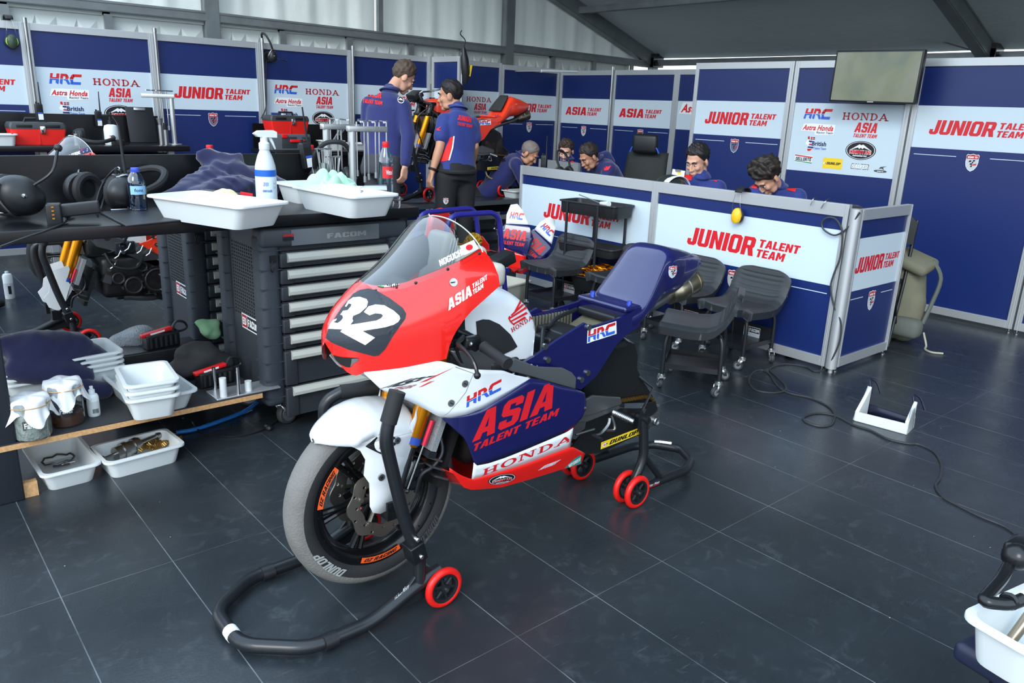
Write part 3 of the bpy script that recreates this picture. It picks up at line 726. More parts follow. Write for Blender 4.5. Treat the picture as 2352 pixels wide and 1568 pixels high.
# envelope of the fairing: half width over (x, z)
PLAN = [(-.15, .0), (-.145, .028), (-.135, .05), (-.12, .072), (-.09, .100), (-.05, .122), (0, .142), (.06, .160), (.14, .180), (.22, .193), (.32, .2), (.45, .203), (.7, .2), (.9, .19)]
TOPZ = [(-.15, .845), (-.142, .870), (-.124, .90), (-.095, .935), (-.055, .972), (-.018, 1.0), (.019, 1.023), (.06, 1.05), (.118, 1.099), (.157, 1.139), (.193, 1.172), (.215, 1.182), (.26, 1.186), (.36, 1.186)]
ZC = [(-.15, .842), (-.1, .845), (0, .86), (.15, .88), (.35, .88)]
def halfw(x, z):
    w = spl(x, PLAN); zc = spl(x, ZC)
    if z > zc:
        t = min(1, (z-zc)/max(.001, spl(x, TOPZ)-zc)); return w*sqrt(max(0, 1-t**2.3))
    f = interp(z, [(.18, .62), (.26, .78), (.34, .90), (.42, .97), (.50, 1), (.84, 1)])
    return w*f
def on(u, v, off=0):
    """where the sight line first meets the near side of the envelope"""
    def g(w): p = at(u, v, y=BO.y-w) - BO; return p, halfw(p.x, p.z)+off-w
    w = .24
    while w > 0 and g(w)[1] < 0: w -= .004
    a, c = w, w+.004
    for _ in range(14):
        m_ = (a+c)/2
        if g(m_)[1] >= 0: a = m_
        else: c = m_
    return g(max(a, 0))[0]
def curve(px):
    o = [on(*q) for q in px]; o = sorted((p.x, p.z) for p in o); r = []
    for x, z in o:
        if not r or x > r[-1][0]+.002: r.append((x, z))
    return r
def patch(mb, mat, lo, hi, x0, x1, nx, nz=8, side=-1, y_off=0, fz=None):
    """skin between two height curves over x; side -1 near, +1 far"""
    mb.m(mat); st = []
    for i in range(nx+1):
        t = i/nx; x = x0+(x1-x0)*t
        a, c = (lo(x) if callable(lo) else interp(x, lo)), (hi(x) if callable(hi) else interp(x, hi))
        c = max(a, c); row = []
        zc = spl(x, ZC); zt = spl(x, TOPZ)
        def P(z): return math.asin(min(1, (z-zc)/(zt-zc))**1.15) if z > zc else (z-zc)*12
        def Q(p): return zc+(zt-zc)*sin(min(p, pi/2))**(1/1.15) if p > 0 else zc+p/12
        pa, pc = P(a), P(c)
        for j in range(nz+1):
            z = Q(pa+(pc-pa)*j/nz)
            row.append(V((x, side*(halfw(x, z)+y_off), z)))
        st.append(row)
    vs = [p for r in st for p in r]; n = nz+1
    mb.add(vs, [(i*n+j, (i+1)*n+j, (i+1)*n+j+1, i*n+j+1) for i in range(nx) for j in range(nz)])

def mk_wheel(par, name, x, z, r_rim, r_tyre, w_tyre, discs, tread=True, rotz=0, sprocket=False):
    mb = MB(RIM); C0 = V((x, 0, z)); hw = w_tyre*.40
    prof = [(r_rim-.022, -hw*.75), (r_rim-.004, -hw), (r_rim+.006, -hw), (r_rim+.006, -hw*.8), (r_rim-.02, -hw*.55), (r_rim-.03, 0), (r_rim-.02, hw*.55), (r_rim+.006, hw*.8), (r_rim+.006, hw), (r_rim-.004, hw), (r_rim-.022, hw*.75), (r_rim-.036, hw*.3), (r_rim-.036, -hw*.3), (r_rim-.022, -hw*.75)]
    mb.lathe(prof, C0, (0, 1, 0), 48, caps=False)
    for k in range(6):
        a = k*pi/3+radians(rotz); d = V((cos(a), 0, sin(a))); n_ = V((-sin(a), 0, cos(a)))
        for sg in (-1, 1):
            mb.tube([C0+d*.03+n_*.012*sg, C0+d*(r_rim*.55)+n_*.008*sg, C0+d*(r_rim-.03)+n_*.016*sg], [.013, .009, .011], 8)
        mb.box(C0+d*(r_rim*.5), (.006, .012, .02))
    mb.cyl(C0-V((0, .055, 0)), C0+V((0, .055, 0)), .036, n=20); mb.cyl(C0-V((0, .12, 0)), C0+V((0, .12, 0)), .012, n=14)
    for k in range(16):
        a = k*pi/8; mb.ball(C0+V((cos(a)*(r_rim-.008), -hw, sin(a)*(r_rim-.008))), .003, 6)
    rim = mb.build(name, RIM, par)
    t = MB(TYRE); N = 64; K = 22; vs = []; R0 = (r_rim+r_tyre)/2; rr = (r_tyre-r_rim)/2+.006
    for i in range(N):
        a = 2*pi*i/N
        for j in range(K):
            b = 2*pi*j/K; cc = cos(b); ss = sin(b)
            rad = R0 + rr*(abs(cc)**.9*(1 if cc > 0 else -1)); y = w_tyre/2*(abs(ss)**.85*(1 if ss > 0 else -1))
            vs.append(C0+V((cos(a)*rad, y, sin(a)*rad)))
    for part, mat in ((0, TYRE), (1, TREAD if tread else TYRE)):
        t.m(mat); fs = []
        for i in range(N):
            for j in range(K):
                b = 2*pi*(j+.5)/K
                if (cos(b) > .12) == bool(part): fs.append((i*K+j, ((i+1) % N)*K+j, ((i+1) % N)*K+(j+1) % K, i*K+(j+1) % K))
        t.add(vs, fs)
    t.build('tyre', parent=rim, merge=.0001, smooth=60)
    for sg in discs:
        d = MB(DISC); o = []; n = 80; R = .118 if not sprocket else .1
        o = [((R+.006*cos(8*2*pi*i/n))*cos(2*pi*i/n), (R+.006*cos(8*2*pi*i/n))*sin(2*pi*i/n)) for i in range(n)]
        hs = [[((.076+.004*cos(8*2*pi*i/40))*cos(2*pi*i/40), (.076+.004*cos(8*2*pi*i/40))*sin(2*pi*i/40)) for i in range(40)]]
        for k in range(16):
            a = 2*pi*k/16; q = .090+.014*(k % 2); hs.append([(q*cos(a)+.0055*cos(2*pi*i/8), q*sin(a)+.0055*sin(2*pi*i/8)) for i in range(8)])
        d.prism(o, C0+V((0, sg*.052, 0)), (1, 0, 0), (0, 0, 1), (0, sg*.005, 0), hs)
        for k in range(5):
            a = 2*pi*k/5; d.tube([C0+V((.03*cos(a), sg*.05, .03*sin(a))), C0+V((.08*cos(a+.3), sg*.054, .08*sin(a+.3)))], .006, 6); d.cyl(C0+V((.08*cos(a+.3), sg*.048, .08*sin(a+.3))), C0+V((.08*cos(a+.3), sg*.062, .08*sin(a+.3))), .008, n=10)
        d.build('brake_disc', parent=rim, smooth=30)
    return rim
def ring_letters(par, name, C0, y, r0, r1, a0, a1, txt, mat, bg=None, flip=False):
    """lettering laid round a wheel on the plane y"""
    a = Art()
    if bg: a.rect(bg, 0, 0, 1, 1).up(); a.text(mat, txt, .06, .2, .88, .6, .04, .1)
    else: a.text(mat, txt, 0, 0, 1, 1, .04, .1)
    mb = MB()
    for m_, vs, fs, l in a.it:
        b = bmesh.new(); bv = [b.verts.new((q[0], q[1], 0)) for q in vs]
        for f in fs: b.faces.new([bv[i] for i in f])
        for i in range(1, 12): bmesh.ops.bisect_plane(b, geom=b.verts[:]+b.edges[:]+b.faces[:], plane_co=(i/12, 0, 0), plane_no=(1, 0, 0))
        b.verts.index_update(); pts = []
        for q in b.verts:
            t = radians(a0+(a1-a0)*q.co.x); r = r0+(r1-r0)*q.co.y; pts.append(V(C0)+V((cos(t)*r, y-.0006*l, sin(t)*r)))
        mb.m(m_); mb.add(pts, [tuple(q.index for q in f.verts) for f in b.faces]); b.free()
    return mb.build(name, parent=par, smooth=0, fix=False)

bike = thing('racing_motorcycle', 'red, white and navy race motorcycle number 32 held up on two black paddock stands', 'motorcycle', BO)
AX, AZ = 0, .318
fw_ = mk_wheel(bike, 'front_wheel', AX, AZ, .216, .2885, .098, (-1, 1), rotz=8)
ring_letters(fw_, 'rim_sticker', (AX, 0, AZ), -.0415, .214, .196, 250, 290, 'OZ RACING', INK, ORG); ring_letters(fw_, 'rim_sticker', (AX, 0, AZ), -.0415, .196, .214, 172, 135, 'OZ RACING', INK, ORG); ring_letters(fw_, 'rim_sticker', (AX, 0, AZ), -.0415, .196, .214, 58, 20, 'OZ RACING', INK, ORG)
ring_letters(fw_, 'tyre_lettering', (AX, 0, AZ), -.0505, .236, .262, 238, 205, 'DUNLOP', M('grey_tyre_print', (150, 152, 150), .8))
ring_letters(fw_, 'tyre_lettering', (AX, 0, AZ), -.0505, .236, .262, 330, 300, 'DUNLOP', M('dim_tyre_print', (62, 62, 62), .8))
# fork
def mk_fork(par, y, gold=GOLD, full=True):
    d = V((.37, 0, 1)).normalized(); b = V((.012, y, AZ-.01))
    mb = MB(gold); mb.tube([b+d*.20, b+d*.21, b+d*.30, b+d*.31, b+d*.62], [.021, .026, .026, .0285, .0285], 20); f = mb.build('fork_leg', gold, par)
    q = MB(BLKM); q.tube([b+d*.0, b+d*.06, b+d*.20], [.024, .02, .019], 16); q.box(b+V((-.005, 0, 0)), (.05, .05, .06)); q.build('fork_foot', parent=f)
    q = MB(M('blue_band', (36, 72, 160), .4)); q.cyl(b+d*.208, b+d*.232, .0268, n=20); q.build('maker_band', parent=f)
    return f
for y in (-.09, .09): mk_fork(bike, y)
q = MB(BLKM)
for h in (.50, .60): 
    c = V((.012+.37*h, 0, AZ-.01+h)); q.rbox(c, (.075, .25, .03), .012)
q.build('fork_yoke', parent=bike)
# calliper, brake hose, travel sensor
q = MB(BLKM); q.rbox((.085, -.085, .40), (.055, .05, .10), .012, (0, .5, 0)); q.cyl((.09, -.115, .41), (.09, -.10, .41), .013); q.cyl((.075, -.115, .375), (.075, -.10, .375), .013); q.build('brake_calliper', parent=bike)
def lp(u, v, y): return at(u, v, y=BO.y+y) - BO
q = MB(BLK); q.tube([lp(1000, 955, -.1), lp(1012, 1005, -.11), lp(1015, 1040, -.13), lp(995, 1070, -.13), lp(968, 1090, -.12), lp(955, 1130, -.11)], .007, 8, sm=5); q.build('brake_hose', parent=bike)
q = MB(M('pink_anodised', (206, 40, 66), .3, .5)); q.cyl(lp(993, 965, -.125), lp(973, 1022, -.125), .008, n=12); q.m(STEEL).cyl(lp(973, 1022, -.125), lp(935, 1127, -.115), .0028, n=8); q.m(BLKM).ball(lp(935, 1127, -.115), .008, 8); q.build('travel_sensor', parent=bike)

# front mudguard with the fork covers
Z2 = lambda s: zz(s, 3.92, 700, 780)
fo = [lp(u, v, -.105) for u, v in Z2('75,905 230,950 420,955 500,1000 545,1080 530,1220 580,1290 585,1400 585,1500 610,1555 680,1565 750,1530 790,1480 840,1400 890,1310 985,1140 950,1060 1000,850 960,830 950,760 990,690 1010,600')]
top = [lp(u, v, 0.0) for u, v in Z2('75,890 120,820 180,750 270,675 350,615 440,570 520,543 620,528 700,525 800,535 900,560 1010,600')]
mb = MB(PWHT)
def fw_w(x): t = min(1, max(0, (x-x0)/.16)); return .06+.94*sqrt(t*(2-t))
def fend(x):                                   # crown height along x
    return interp(x, [(p.x, p.z) for p in top])
xs = [p.x for p in top]; x0 = min(xs)
fo2 = []
for u, v in Z2('85,912 150,935 230,950 420,955 500,1000 545,1080 530,1220 580,1290 585,1400 585,1500 610,1555 680,1565 750,1530 790,1480 840,1400 890,1310 985,1140 950,1060 1000,850 960,830 950,760 990,690 1010,600'):
    y_ = -.105
    for _ in range(30): p_ = lp(u, v, y_); y_ = .6*y_ - .4*.105*fw_w(p_.x)
    fo2.append(V((max(p_.x, x0+.001), p_.y, p_.z)))
fo = fo2
x0, x1 = min(xs), max(p.x for p in fo)
edge = sorted([(p.x, p.z) for p in fo[:6]])
NS = 40; NR = 13; vs = []
for i in range(NS+1):
    x = x0 + (x1-x0)*i/NS; zc_ = fend(x); w = .105*min(1, sqrt(max(0, (x-x0)/.09))*.9+.10)
    for j in range(NR):
        a = -pi/2+pi*j/(NR-1); zd = max(.012, zc_-interp(x, [(x0, zc_-.008)] + edge))
        h = min(.075, zd)
        vs.append(V((x, w*sin(a), zc_ - h*(1-cos(a))**1.0)))
mb.add(vs, [(i*NR+j, (i+1)*NR+j, (i+1)*NR+j+1, i*NR+j+1) for i in range(NS) for j in range(NR-1)])
for sg in (-1, 1):
    # side plates under the crown
    pl = [(p.x, p.z) for p in fo]
    tp = [(x0+(x1-x0)*i/NS, vs[i*NR].z) for i in range(NS+1)]
    ring = pl + [q_ for q_ in reversed(tp)]
    tr = tessellate_polygon([[V((a, c, 0)) for a, c in ring]])
    def yy(x): return sg*.105*fw_w(x)
    mb.add([V((a, yy(a), c)) for a, c in ring], [tuple(t) for t in tr])
guard = mb.build('front_mudguard', PWHT, bike, smooth=60, merge=.0006, solid=.003)
gb = bvh_of(mb, org=BO)
a = Art(); a.poly(INK, [(0, .5), (.5, 1), (1, .5), (.5, 0)]); a.up(); a.ell(WHT, .52, .5, .27, .36, 24); a.up(); a.text(RED, 'D', .38, .3, .28, .4, .05, .1)
q = MB(); a.press(q, gb, BO, *[(lambda z: (z[0], (z[1][0]-z[0][0], z[1][1]-z[0][1]), (z[2][0]-z[0][0], z[2][1]-z[0][1])))(Z2('545,1070 865,1010 540,850'))][0]); q.build('tyre_maker_emblem', parent=guard, smooth=0, fix=False)
for u, v in Z2('828,903 685,1235'):
    q = MB(STEEL); p = lp(u, v, -.106); q.cyl(p, p+V((0, -.006, 0)), .011, n=14); q.m(INK).cyl(p+V((0, -.004, 0)), p+V((0, -.0065, 0)), .005, n=6); q.build('bolt', parent=guard)

# upper fairing (red), both sides
SEAM = curve(zz('1290,1345 1100,1385 900,1425 700,1450 550,1465 400,1468 330,1466'))
SCR = curve(zz('905,660 1000,625 1290,510 1480,420 1590,350'))
SCR = [(-.02, spl(-.02, TOPZ)), (.0, 1.0)] + [(x, z) for x, z in SCR if x > .01]
REAR_LO = curve(zz('1755,690 1700,740 1600,830 1500,920 1430,1000 1370,1090 1320,1180 1295,1260'))
REAR_HI = curve(zz('1590,350 1640,400 1700,490 1745,600 1755,680'))
xr = REAR_HI[-1][0]
def red_lo(x):
    if x < -.08: return interp(x, [(-.15, .842), (-.145, .815), (-.135, .79), (-.12, .766), (-.105, .757), (-.08, interp(-.08, SEAM))])
    if x <= REAR_LO[0][0]: return interp(x, SEAM)
    return interp(x, REAR_LO)
def red_hi(x):
    if x < -.02: return spl(x, TOPZ)
    if x < REAR_HI[0][0]: return interp(x, SCR)
    return interp(x, REAR_HI)
xs_ = [-.15+.07*(1-cos(pi/2*i/10)) for i in range(11)]
cowl = MB(PRED)
for side in (-1, 1):
    for a_, b_ in zip(xs_, xs_[1:]): patch(cowl, PRED, red_lo, red_hi, a_, b_, 1, 16, side)
    patch(cowl, PRED, red_lo, red_hi, -.08, -.02, 6, 16, side); patch(cowl, PRED, red_lo, red_hi, -.02, xr, 34, 14, side)
up_f = cowl.build('upper_fairing', PRED, bike, smooth=70, merge=.0004)
lin = MB(CARB)
for side in (-1, 1): patch(lin, CARB, red_lo, red_hi, -.10, xr-.003, 30, 12, side, -.004)
lin.build('inner_liner', parent=up_f, smooth=70)
cb = bvh_of(cowl, org=BO)
def fr(s): z = zz(s); return z[0], (z[1][0]-z[0][0], z[1][1]-z[0][1]), (z[2][0]-z[0][0], z[2][1]-z[0][1])
def sticker(name, art, frame, bv, par, sx=1, sy=1, **k):
    O, X, Y = frame; q = MB(); art.press(q, bv, BO, O, (X[0]*sx, X[1]*sx), (Y[0]*sy, Y[1]*sy), **k); return q.build(name, parent=par, smooth=0, fix=False)
ID = ((0, 0), (1, 0), (0, 1))
def pxart(mat, s, *fz):
    return Art().poly(mat, zz(s, *fz) if fz else zz(s))
plate = sticker('number_board', pxart(PBLK, '575,718 640,732 760,800 880,888 912,940 905,985 800,1130 720,1262 665,1315 620,1322 400,1265 250,1203 192,1163 212,1090 262,1000 335,890 440,765 500,730'), ID, cb, up_f, cell=5)
n32 = Art(); n32.lay = 1
n32.poly(WHT, zz('500,795 560,815 572,840 560,885 500,940 440,965 432,990 440,1010 400,1060 340,1085 218,1080 240,1030 262,1000 295,990 290,1005 265,1022 300,1030 330,1010 350,985 345,960 325,955 350,920 390,915 420,880 425,860 400,855 380,885 368,880 395,830 440,800'))
n32.poly(WHT, zz('535,930 575,880 640,862 715,868 800,915 850,960 858,985 840,1015 800,1040 725,1062 520,1098 632,1155 545,1222 325,1105 375,1050 645,1005 685,985 705,962 690,945 640,940 610,950 585,960'))
sticker('race_number', n32, ID, cb, up_f, cell=7)
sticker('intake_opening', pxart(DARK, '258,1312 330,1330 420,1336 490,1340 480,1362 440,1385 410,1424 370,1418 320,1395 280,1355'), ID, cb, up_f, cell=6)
sticker('intake_duct', (lambda a: (setattr(a, 'lay', 1), a.poly(ALF, zz('425,1345 488,1342 478,1364 440,1388 412,1420 420,1385')))[1])(Art()), ID, cb, up_f, cell=6)
dl = Art(); dl.poly(WHT, zz('632,640 650,605 700,595 780,620 855,680 800,698 720,706 660,690 636,665')); dl.up(); dl.poly(GRN, zz('636,665 660,686 720,702 700,708 660,700 640,682')); sticker('parts_maker_patch', dl, ID, cb, up_f, cell=7)
t_ = Art(); t_.lay = 2; t_.text(INK, 'DELLORTO', 0, 0, 1, 1); sticker('parts_maker_lettering', t_, fr('645,672 835,716 652,618'), cb, up_f, cell=7)
sticker('talent_team_lettering', jtt('ASIA', WHT), fr('1290,915 1688,655 1272,822'), cb, up_f, sy=1/.155)
for s in ('1000,665 1288,541 1570,400', '640,735'):
    for u, v in zz(s):
        h = cb.ray_cast(CAM, ray(u, v).normalized(), 9)
        if h[0]: q = MB(BLKM); nn = h[1] if h[1].dot(ray(u, v)) < 0 else -h[1]; q.ball(h[0]-BO, (.005, .005, .005), 8); q.build('screw', parent=up_f)
h = cb.ray_cast(CAM, ray(*zz('1337,660')[0]).normalized(), 9); q = MB(STEEL); nn = h[1] if h[1].dot(CAM-h[0]) > 0 else -h[1]; q.cyl(h[0]-BO, h[0]-BO+nn*.004, .012, n=18); q.m(DSTEEL).box(h[0]-BO+nn*.004, (.018, .003, .003)); q.build('quick_fastener', parent=up_f)

# windscreen
scr = MB(CLEAR)
SCR_HI = lambda x: spl(x, TOPZ)
xe = REAR_HI[0][0]
XA = .206
def scr_pt(u, v):
    """u from the front to the rear edge, v from the near lower rim over the crown to the far rim"""
    sg = -1 if v < .5 else 1; q = 1-abs(v-.5)*2           # 0 at the rim, 1 at the crown
    def hgt(x): zl, zt = interp(x, SCR)-.012, spl(x, TOPZ); return zl, zt
    xe_ = xe-(xe-XA)*q**1.4; x = -.02+(xe_+.02)*u; zl, zt = hgt(x); zc = spl(x, ZC)
    p0 = math.asin(max(0, min(1, (zl-zc)/(zt-zc)))**1.15); z = zc+(zt-zc)*sin(p0+(pi/2-p0)*q)**(1/1.15)
    return V((x, sg*halfw(x, z), z))
scr.grid(scr_pt, 30, 41)
screen = scr.build('windscreen', CLEAR, bike, smooth=70, merge=.0004)
q = MB(M('screen_edge', (200, 206, 206), .2, .2)); e_ = [scr_pt(1, i/60) for i in range(61)]
q.tube(e_, .002, 6); q.build('screen_edge', parent=screen)
sb = bvh_of(scr, org=BO)
t_ = Art(); t_.text(WHT, 'NOGUCHI', 0, 0, 1, 1); sticker('rider_name', t_, fr('1220,518 1430,411 1206,464'), sb, screen, cell=7)
fl = Art(); fl.rect(WHT, 0, 0, 1, 1); fl.up(); fl.ell(RED, .5, .5, .23, .30, 24); sticker('rider_flag', fl, fr('1436,415 1562,358 1393,338'), sb, screen, cell=7)
q = MB(); farb = BVHTree.FromPolygons([V((p.x, p.y, p.z))+BO for p in scr.v], [f for f in scr.f if sum(scr.v[i].y for i in f) > .1])
t_ = Art(); t_.text(PANELGREY, 'NOGUCHI', 1, 0, -1, 1); O, X, Y = fr('868,402 1010,302 872,372'); t_.press(q, farb, BO, O, X, Y, cell=7); q.build('rider_name', parent=screen, smooth=0, fix=False)
# cockpit behind the screen
q = MB(BLK); q.rbox((.12, 0, .955), (.05, .15, .08), .012, (0, -.5, 0)); q.m(DARK).box((.137, 0, .972), (.004, .12, .055), (0, -.5, 0)); q.build('dashboard', parent=bike)
q = MB(BLKM)
for y in (-.05, .05): q.tube([(.23, y*.6, .90), (.12, y, .93), (.02, y*1.6, .93), (-.03, y*1.4, .9)], .008, 8)
q.tube([(.02, -.08, .93), (.02, .08, .93)], .008, 8); q.build('fairing_stay', parent=bike)

# side fairing: white shoulder, navy field, white stripe
W_LO = curve(Z2('280,285 480,382 690,452 900,535 1080,622 1200,690 1300,700 1450,672 1600,610 1800,490 2026,346'))
W_HI2 = curve(Z2('2030,344 1900,318 1780,275 1500,265 1400,245 1330,215'))
N_LO = curve(Z2('1205,690 1300,765 1380,830 1440,890 1470,960 1500,1050 1530,1132 1650,1110 1800,1060 2000,980 2352,830') )
Z4 = lambda s: zz(s, 3.92, 1150, 800)
N_LO2 = curve(Z4('0,905 200,920 400,850 560,770 650,710'))
N_HI2 = curve(Z4('260,262 400,290 520,330 690,370 762,402'))
xw0, xw1, xj = -.085, W_HI2[-1][0], W_HI2[0][0]
def w_lo(x): return interp(x, [(xw0, interp(xw0, SEAM)-.004)] + [c for c in W_LO if c[0] > -.06])
def w_hi(x): return interp(x, SEAM) if x < .12 else interp(x, [(.12, interp(.12, SEAM))] + [c for c in W_HI2 if c[0] > .14])
fin = [p for p in (on(*q) for q in Z4('650,710 690,650 745,600 765,540 768,480 762,402'))]
NL = [(p.x, p.z) for p in (on(*q) for q in Z2('1205,690 1300,765 1440,890 1470,960 1530,1132'))] + [c for c in curve(Z2('1650,1110 1800,1060 2000,980 2352,830') + Z4('650,710'))]
NL = sorted(NL) + [(fin[2].x, fin[2].z), (fin[3].x, fin[3].z)]
xn0, xn1 = NL[0][0], fin[4].x
def n_lo(x): return interp(x, NL + [(xn1, fin[4].z)])
def n_hi(x): return interp(x, [c for c in W_LO if xn0-.001 < c[0] < xw1-.02] + [(xw1, W_HI2[-1][1])] + [c for c in N_HI2 if c[0] > xw1+.015]) if x < xn1 else fin[4].z
ST = [(p.x, p.z) for p in (on(*q) for q in Z2('1500,1255 1580,1265 1800,1200 2100,1100 2352,1000') + Z4('250,970 450,920 640,880'))]
ST.sort(); ST = [ST[0], ST[-1]]; ST.insert(1, ((ST[0][0]+ST[1][0])/2, (ST[0][1]+ST[1][1])/2-.006)); xs1 = fin[0].x; 
def s_hi(x): return interp(x, NL)
def s_lo(x): return interp(x, ST)
side_f = MB(PWHT)
for side in (-1, 1):
    patch(side_f, PWHT, w_lo, w_hi, xw0, xw1, 44, 8, side, .001); patch(side_f, PNAV, n_lo, n_hi, xn0, xn1, 44, 10, side, .001); patch(side_f, PWHT, s_lo, s_hi, ST[0][0], xs1, 34, 3, side, .001)
sf = side_f.build('side_fairing', PWHT, bike, smooth=50, merge=.0003, solid=.003)
fb = bvh_of(side_f, org=BO)
def fz(Zf, s): z = Zf(s); return z[0], (z[1][0]-z[0][0], z[1][1]-z[0][1]), (z[2][0]-z[0][0], z[2][1]-z[0][1])
a = Art(); a.text(RED, 'ASIA', 0, 0, 1, 1, 0, .1); sticker('talent_team_lettering', a, fz(Z2, '1490,945 2285,590 1625,700'), fb, sf, cell=10) if False else None
a = Art(); a.text(RED, 'ASIA', 0, .27, 1, .73, 0, .12); a.text(RED, 'TALENT TEAM', 0, 0, 1, .19, 0, .16)
z = Z2('1500,1010 2290,672 1490,720'); O = z[0]; X = (z[1][0]-O[0], z[1][1]-O[1]); 
sticker('talent_team_lettering', a, (O, X, (2, -83)), fb, sf, cell=10)
z = Z2('1452,610 1785,440 1435,520'); O = z[0]; X = ((z[1][0]-O[0])/2.31, (z[1][1]-O[1])/2.31); sticker('racing_lettering', HRC_, (O, X, (z[2][0]-O[0], z[2][1]-O[1])), fb, sf)
z = Z2('1590,1228 2420,900 1605,1165'); O = z[0]; X = ((z[1][0]-O[0])/6.06, (z[1][1]-O[1])/6.06); sticker('maker_lettering', honda(RED), (O, X, (z[2][0]-O[0], z[2][1]-O[1])), fb, sf)
a = Art(); a.text(INK, 'NSF', 0, .36, .86, .62, .03, .75); a.poly(RED, [(.6, .42), (1.15, 1.62), (.72, .5)]); a.text(M('faint_print', (150, 90, 96), .5), '250R', .14, 0, .46, .3, .03, .4); a.text(RED, 'W', .6, -.02, .26, .46, .03, .4)
sticker('model_lettering', a, fz(Z2, '672,470 1245,395 690,380'), fb, sf)
a = Art(); a.poly(M('panel_gap', (120, 122, 124), .6), Z2('1355,240 1520,300 1500,345 1450,470 1380,560 1290,660 1220,700 1290,655 1376,558 1446,468 1496,345 1514,303 1352,246')); sticker('panel_seam', a, ID, fb, sf)
for u, v in Z2('1440,393 1315,568'):
    h = fb.ray_cast(CAM, ray(u, v).normalized(), 9); nn = h[1] if h[1].dot(CAM-h[0]) > 0 else -h[1]; q = MB(STEEL); q.cyl(h[0]-BO, h[0]-BO+nn*.004, .011, n=18); q.m(DSTEEL).box(h[0]-BO+nn*.004, (.016, .003, .003), (0, .6, 0)); q.build('quick_fastener', parent=sf)
# belly pan
BL = [(p.x, p.z) for p in (on(*q) for q in Z2('1320,1180 1420,1320 1500,1345') + Z4('0,1245 300,1160 540,1085 740,1030'))]
BH = [(p.x, p.z) for p in (on(*q) for q in Z2('1297,1150 1400,1215 1500,1255')) ] + ST[1:] + [(on(*Z4('755,940')[0]).x, on(*Z4('755,940')[0]).z)]
BL.sort(); BH.sort(); bx0, bx1 = BH[0][0]+.001, BH[-1][0]
belly = MB(PRED); 
for side in (-1, 1): patch(belly, PRED, BL, BH, bx0, bx1, 40, 5, side, .002)
# floor of the pan joining both sides
n_ = 40; vs = []
for i in range(n_+1):
    x = bx0+(bx1-bx0)*i/n_; z_ = interp(x, BL); w = halfw(x, z_)+.002
    for j in range(7): vs.append(V((x, -w+2*w*j/6, z_-.018*sin(pi*j/6))))
belly.add(vs, [(i*7+j, (i+1)*7+j, (i+1)*7+j+1, i*7+j+1) for i in range(n_) for j in range(6)])
bp_ = belly.build('belly_pan', PRED, bike, smooth=60, merge=.0004, solid=.003)
bb = bvh_of(belly, org=BO)
k_ = Art(); k_.put(kushi(), 0, 0, 1, 1); z = Z2('1772,1250 2020,1205 1760,1120'); O = z[0]; sticker('clothing_oval', kushi(), (O, (z[1][0]-O[0], z[1][1]-O[1]), (0, -34)), bb, bp_)
a = Art(); a.text(WHT, 'MOTORREX', 0, 0, 1, 1, .03, .3); sticker('sponsor_lettering', a, fz(Z4, '330,1098 540,1020 332,1072'), bb, bp_)
TEAL = M('teal_print', (20, 148, 132), .35); sticker('teal_flash', pxart(TEAL, '568,1077 740,1028 752,938 660,990', 3.92, 1150, 800), ID, bb, bp_)
a = Art(); a.lay = 1; a.text(WHT, 'MOTOREX', 0, 0, 1, 1, .02, .1); sticker('sponsor_lettering', a, fz(Z4, '600,1075 722,1000 596,1048'), bb, bp_)

# radiator and the dark inside of the fairing
q = MB(M('radiator_mesh', (150, 154, 156), .5, .4, noise=.5, nscale=400)); q.box((.155, 0, .56), (.02, .30, .16), (0, .38, 0)); q.m(BLK); q.box((.12, 0, .475), (.03, .30, .02), (0, .38, 0)); q.m(STEEL)
for i in range(3): q.box((.135+.012*i, 0, .455-.035*i), (.06, .29, .006), (0, .5, 0))
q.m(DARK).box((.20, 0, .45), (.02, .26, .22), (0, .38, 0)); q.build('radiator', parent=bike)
def eng_detail(q):
    for x, z_, r, h in ((.58, .47, .085, .16), (.44, .45, .06, .16), (.66, .55, .045, .15), (.36, .50, .04, .145), (.50, .56, .035, .15)): q.m(ENG).cyl((x, -h, z_), (x, h, z_), r, n=24); q.m(DSTEEL).torus((x, -h, z_), r*.8, .006, (0, 1, 0), 24, 6)
    q.m(STEEL)
    for k_ in range(14): a_ = k_*.449; q.cyl((.58+.092*cos(a_), -.155, .47+.092*sin(a_)), (.58+.092*cos(a_), -.168, .47+.092*sin(a_)), .006, n=8)
    for x, z_ in ((.34, .62), (.40, .66), (.47, .64), (.38, .44), (.31, .56), (.52, .62), (.62, .40), (.70, .47)): q.cyl((x, -.14, z_), (x, -.16, z_), .011, n=8); q.tube([(x, -.15, z_), (x+.03, -.155, z_+.02), (x+.05, -.14, z_+.05)], .005, 6)
    q.m(BLK).rbox((.42, -.10, .68), (.12, .06, .08), .01); q.tube([(.30, -.13, .66), (.34, -.16, .58), (.46, -.17, .56), (.52, -.15, .64)], .009, 6, sm=4); q.rbox((.44, -.02, .36), (.16, .08, .03), .008); q.cyl((.62, -.10, .36), (.62, .06, .36), .04, n=18)
    q.m(STEEL).box((.30, -.12, .50), (.05, .05, .05), (0, .4, 0)); q.m(ENG)
q = MB(ENG); q.rbox((.50, 0, .50), (.46, .25, .26), .04); eng_detail(q); q.rbox((.36, 0, .62), (.2, .2, .2), .03, (0, -.5, 0)); q.cyl((.58, -.15, .47), (.58, .14, .47), .085, n=28); q.cyl((.44, -.155, .45), (.44, .14, .45), .06, n=24); q.build('engine', parent=bike)
q = MB(ALF)
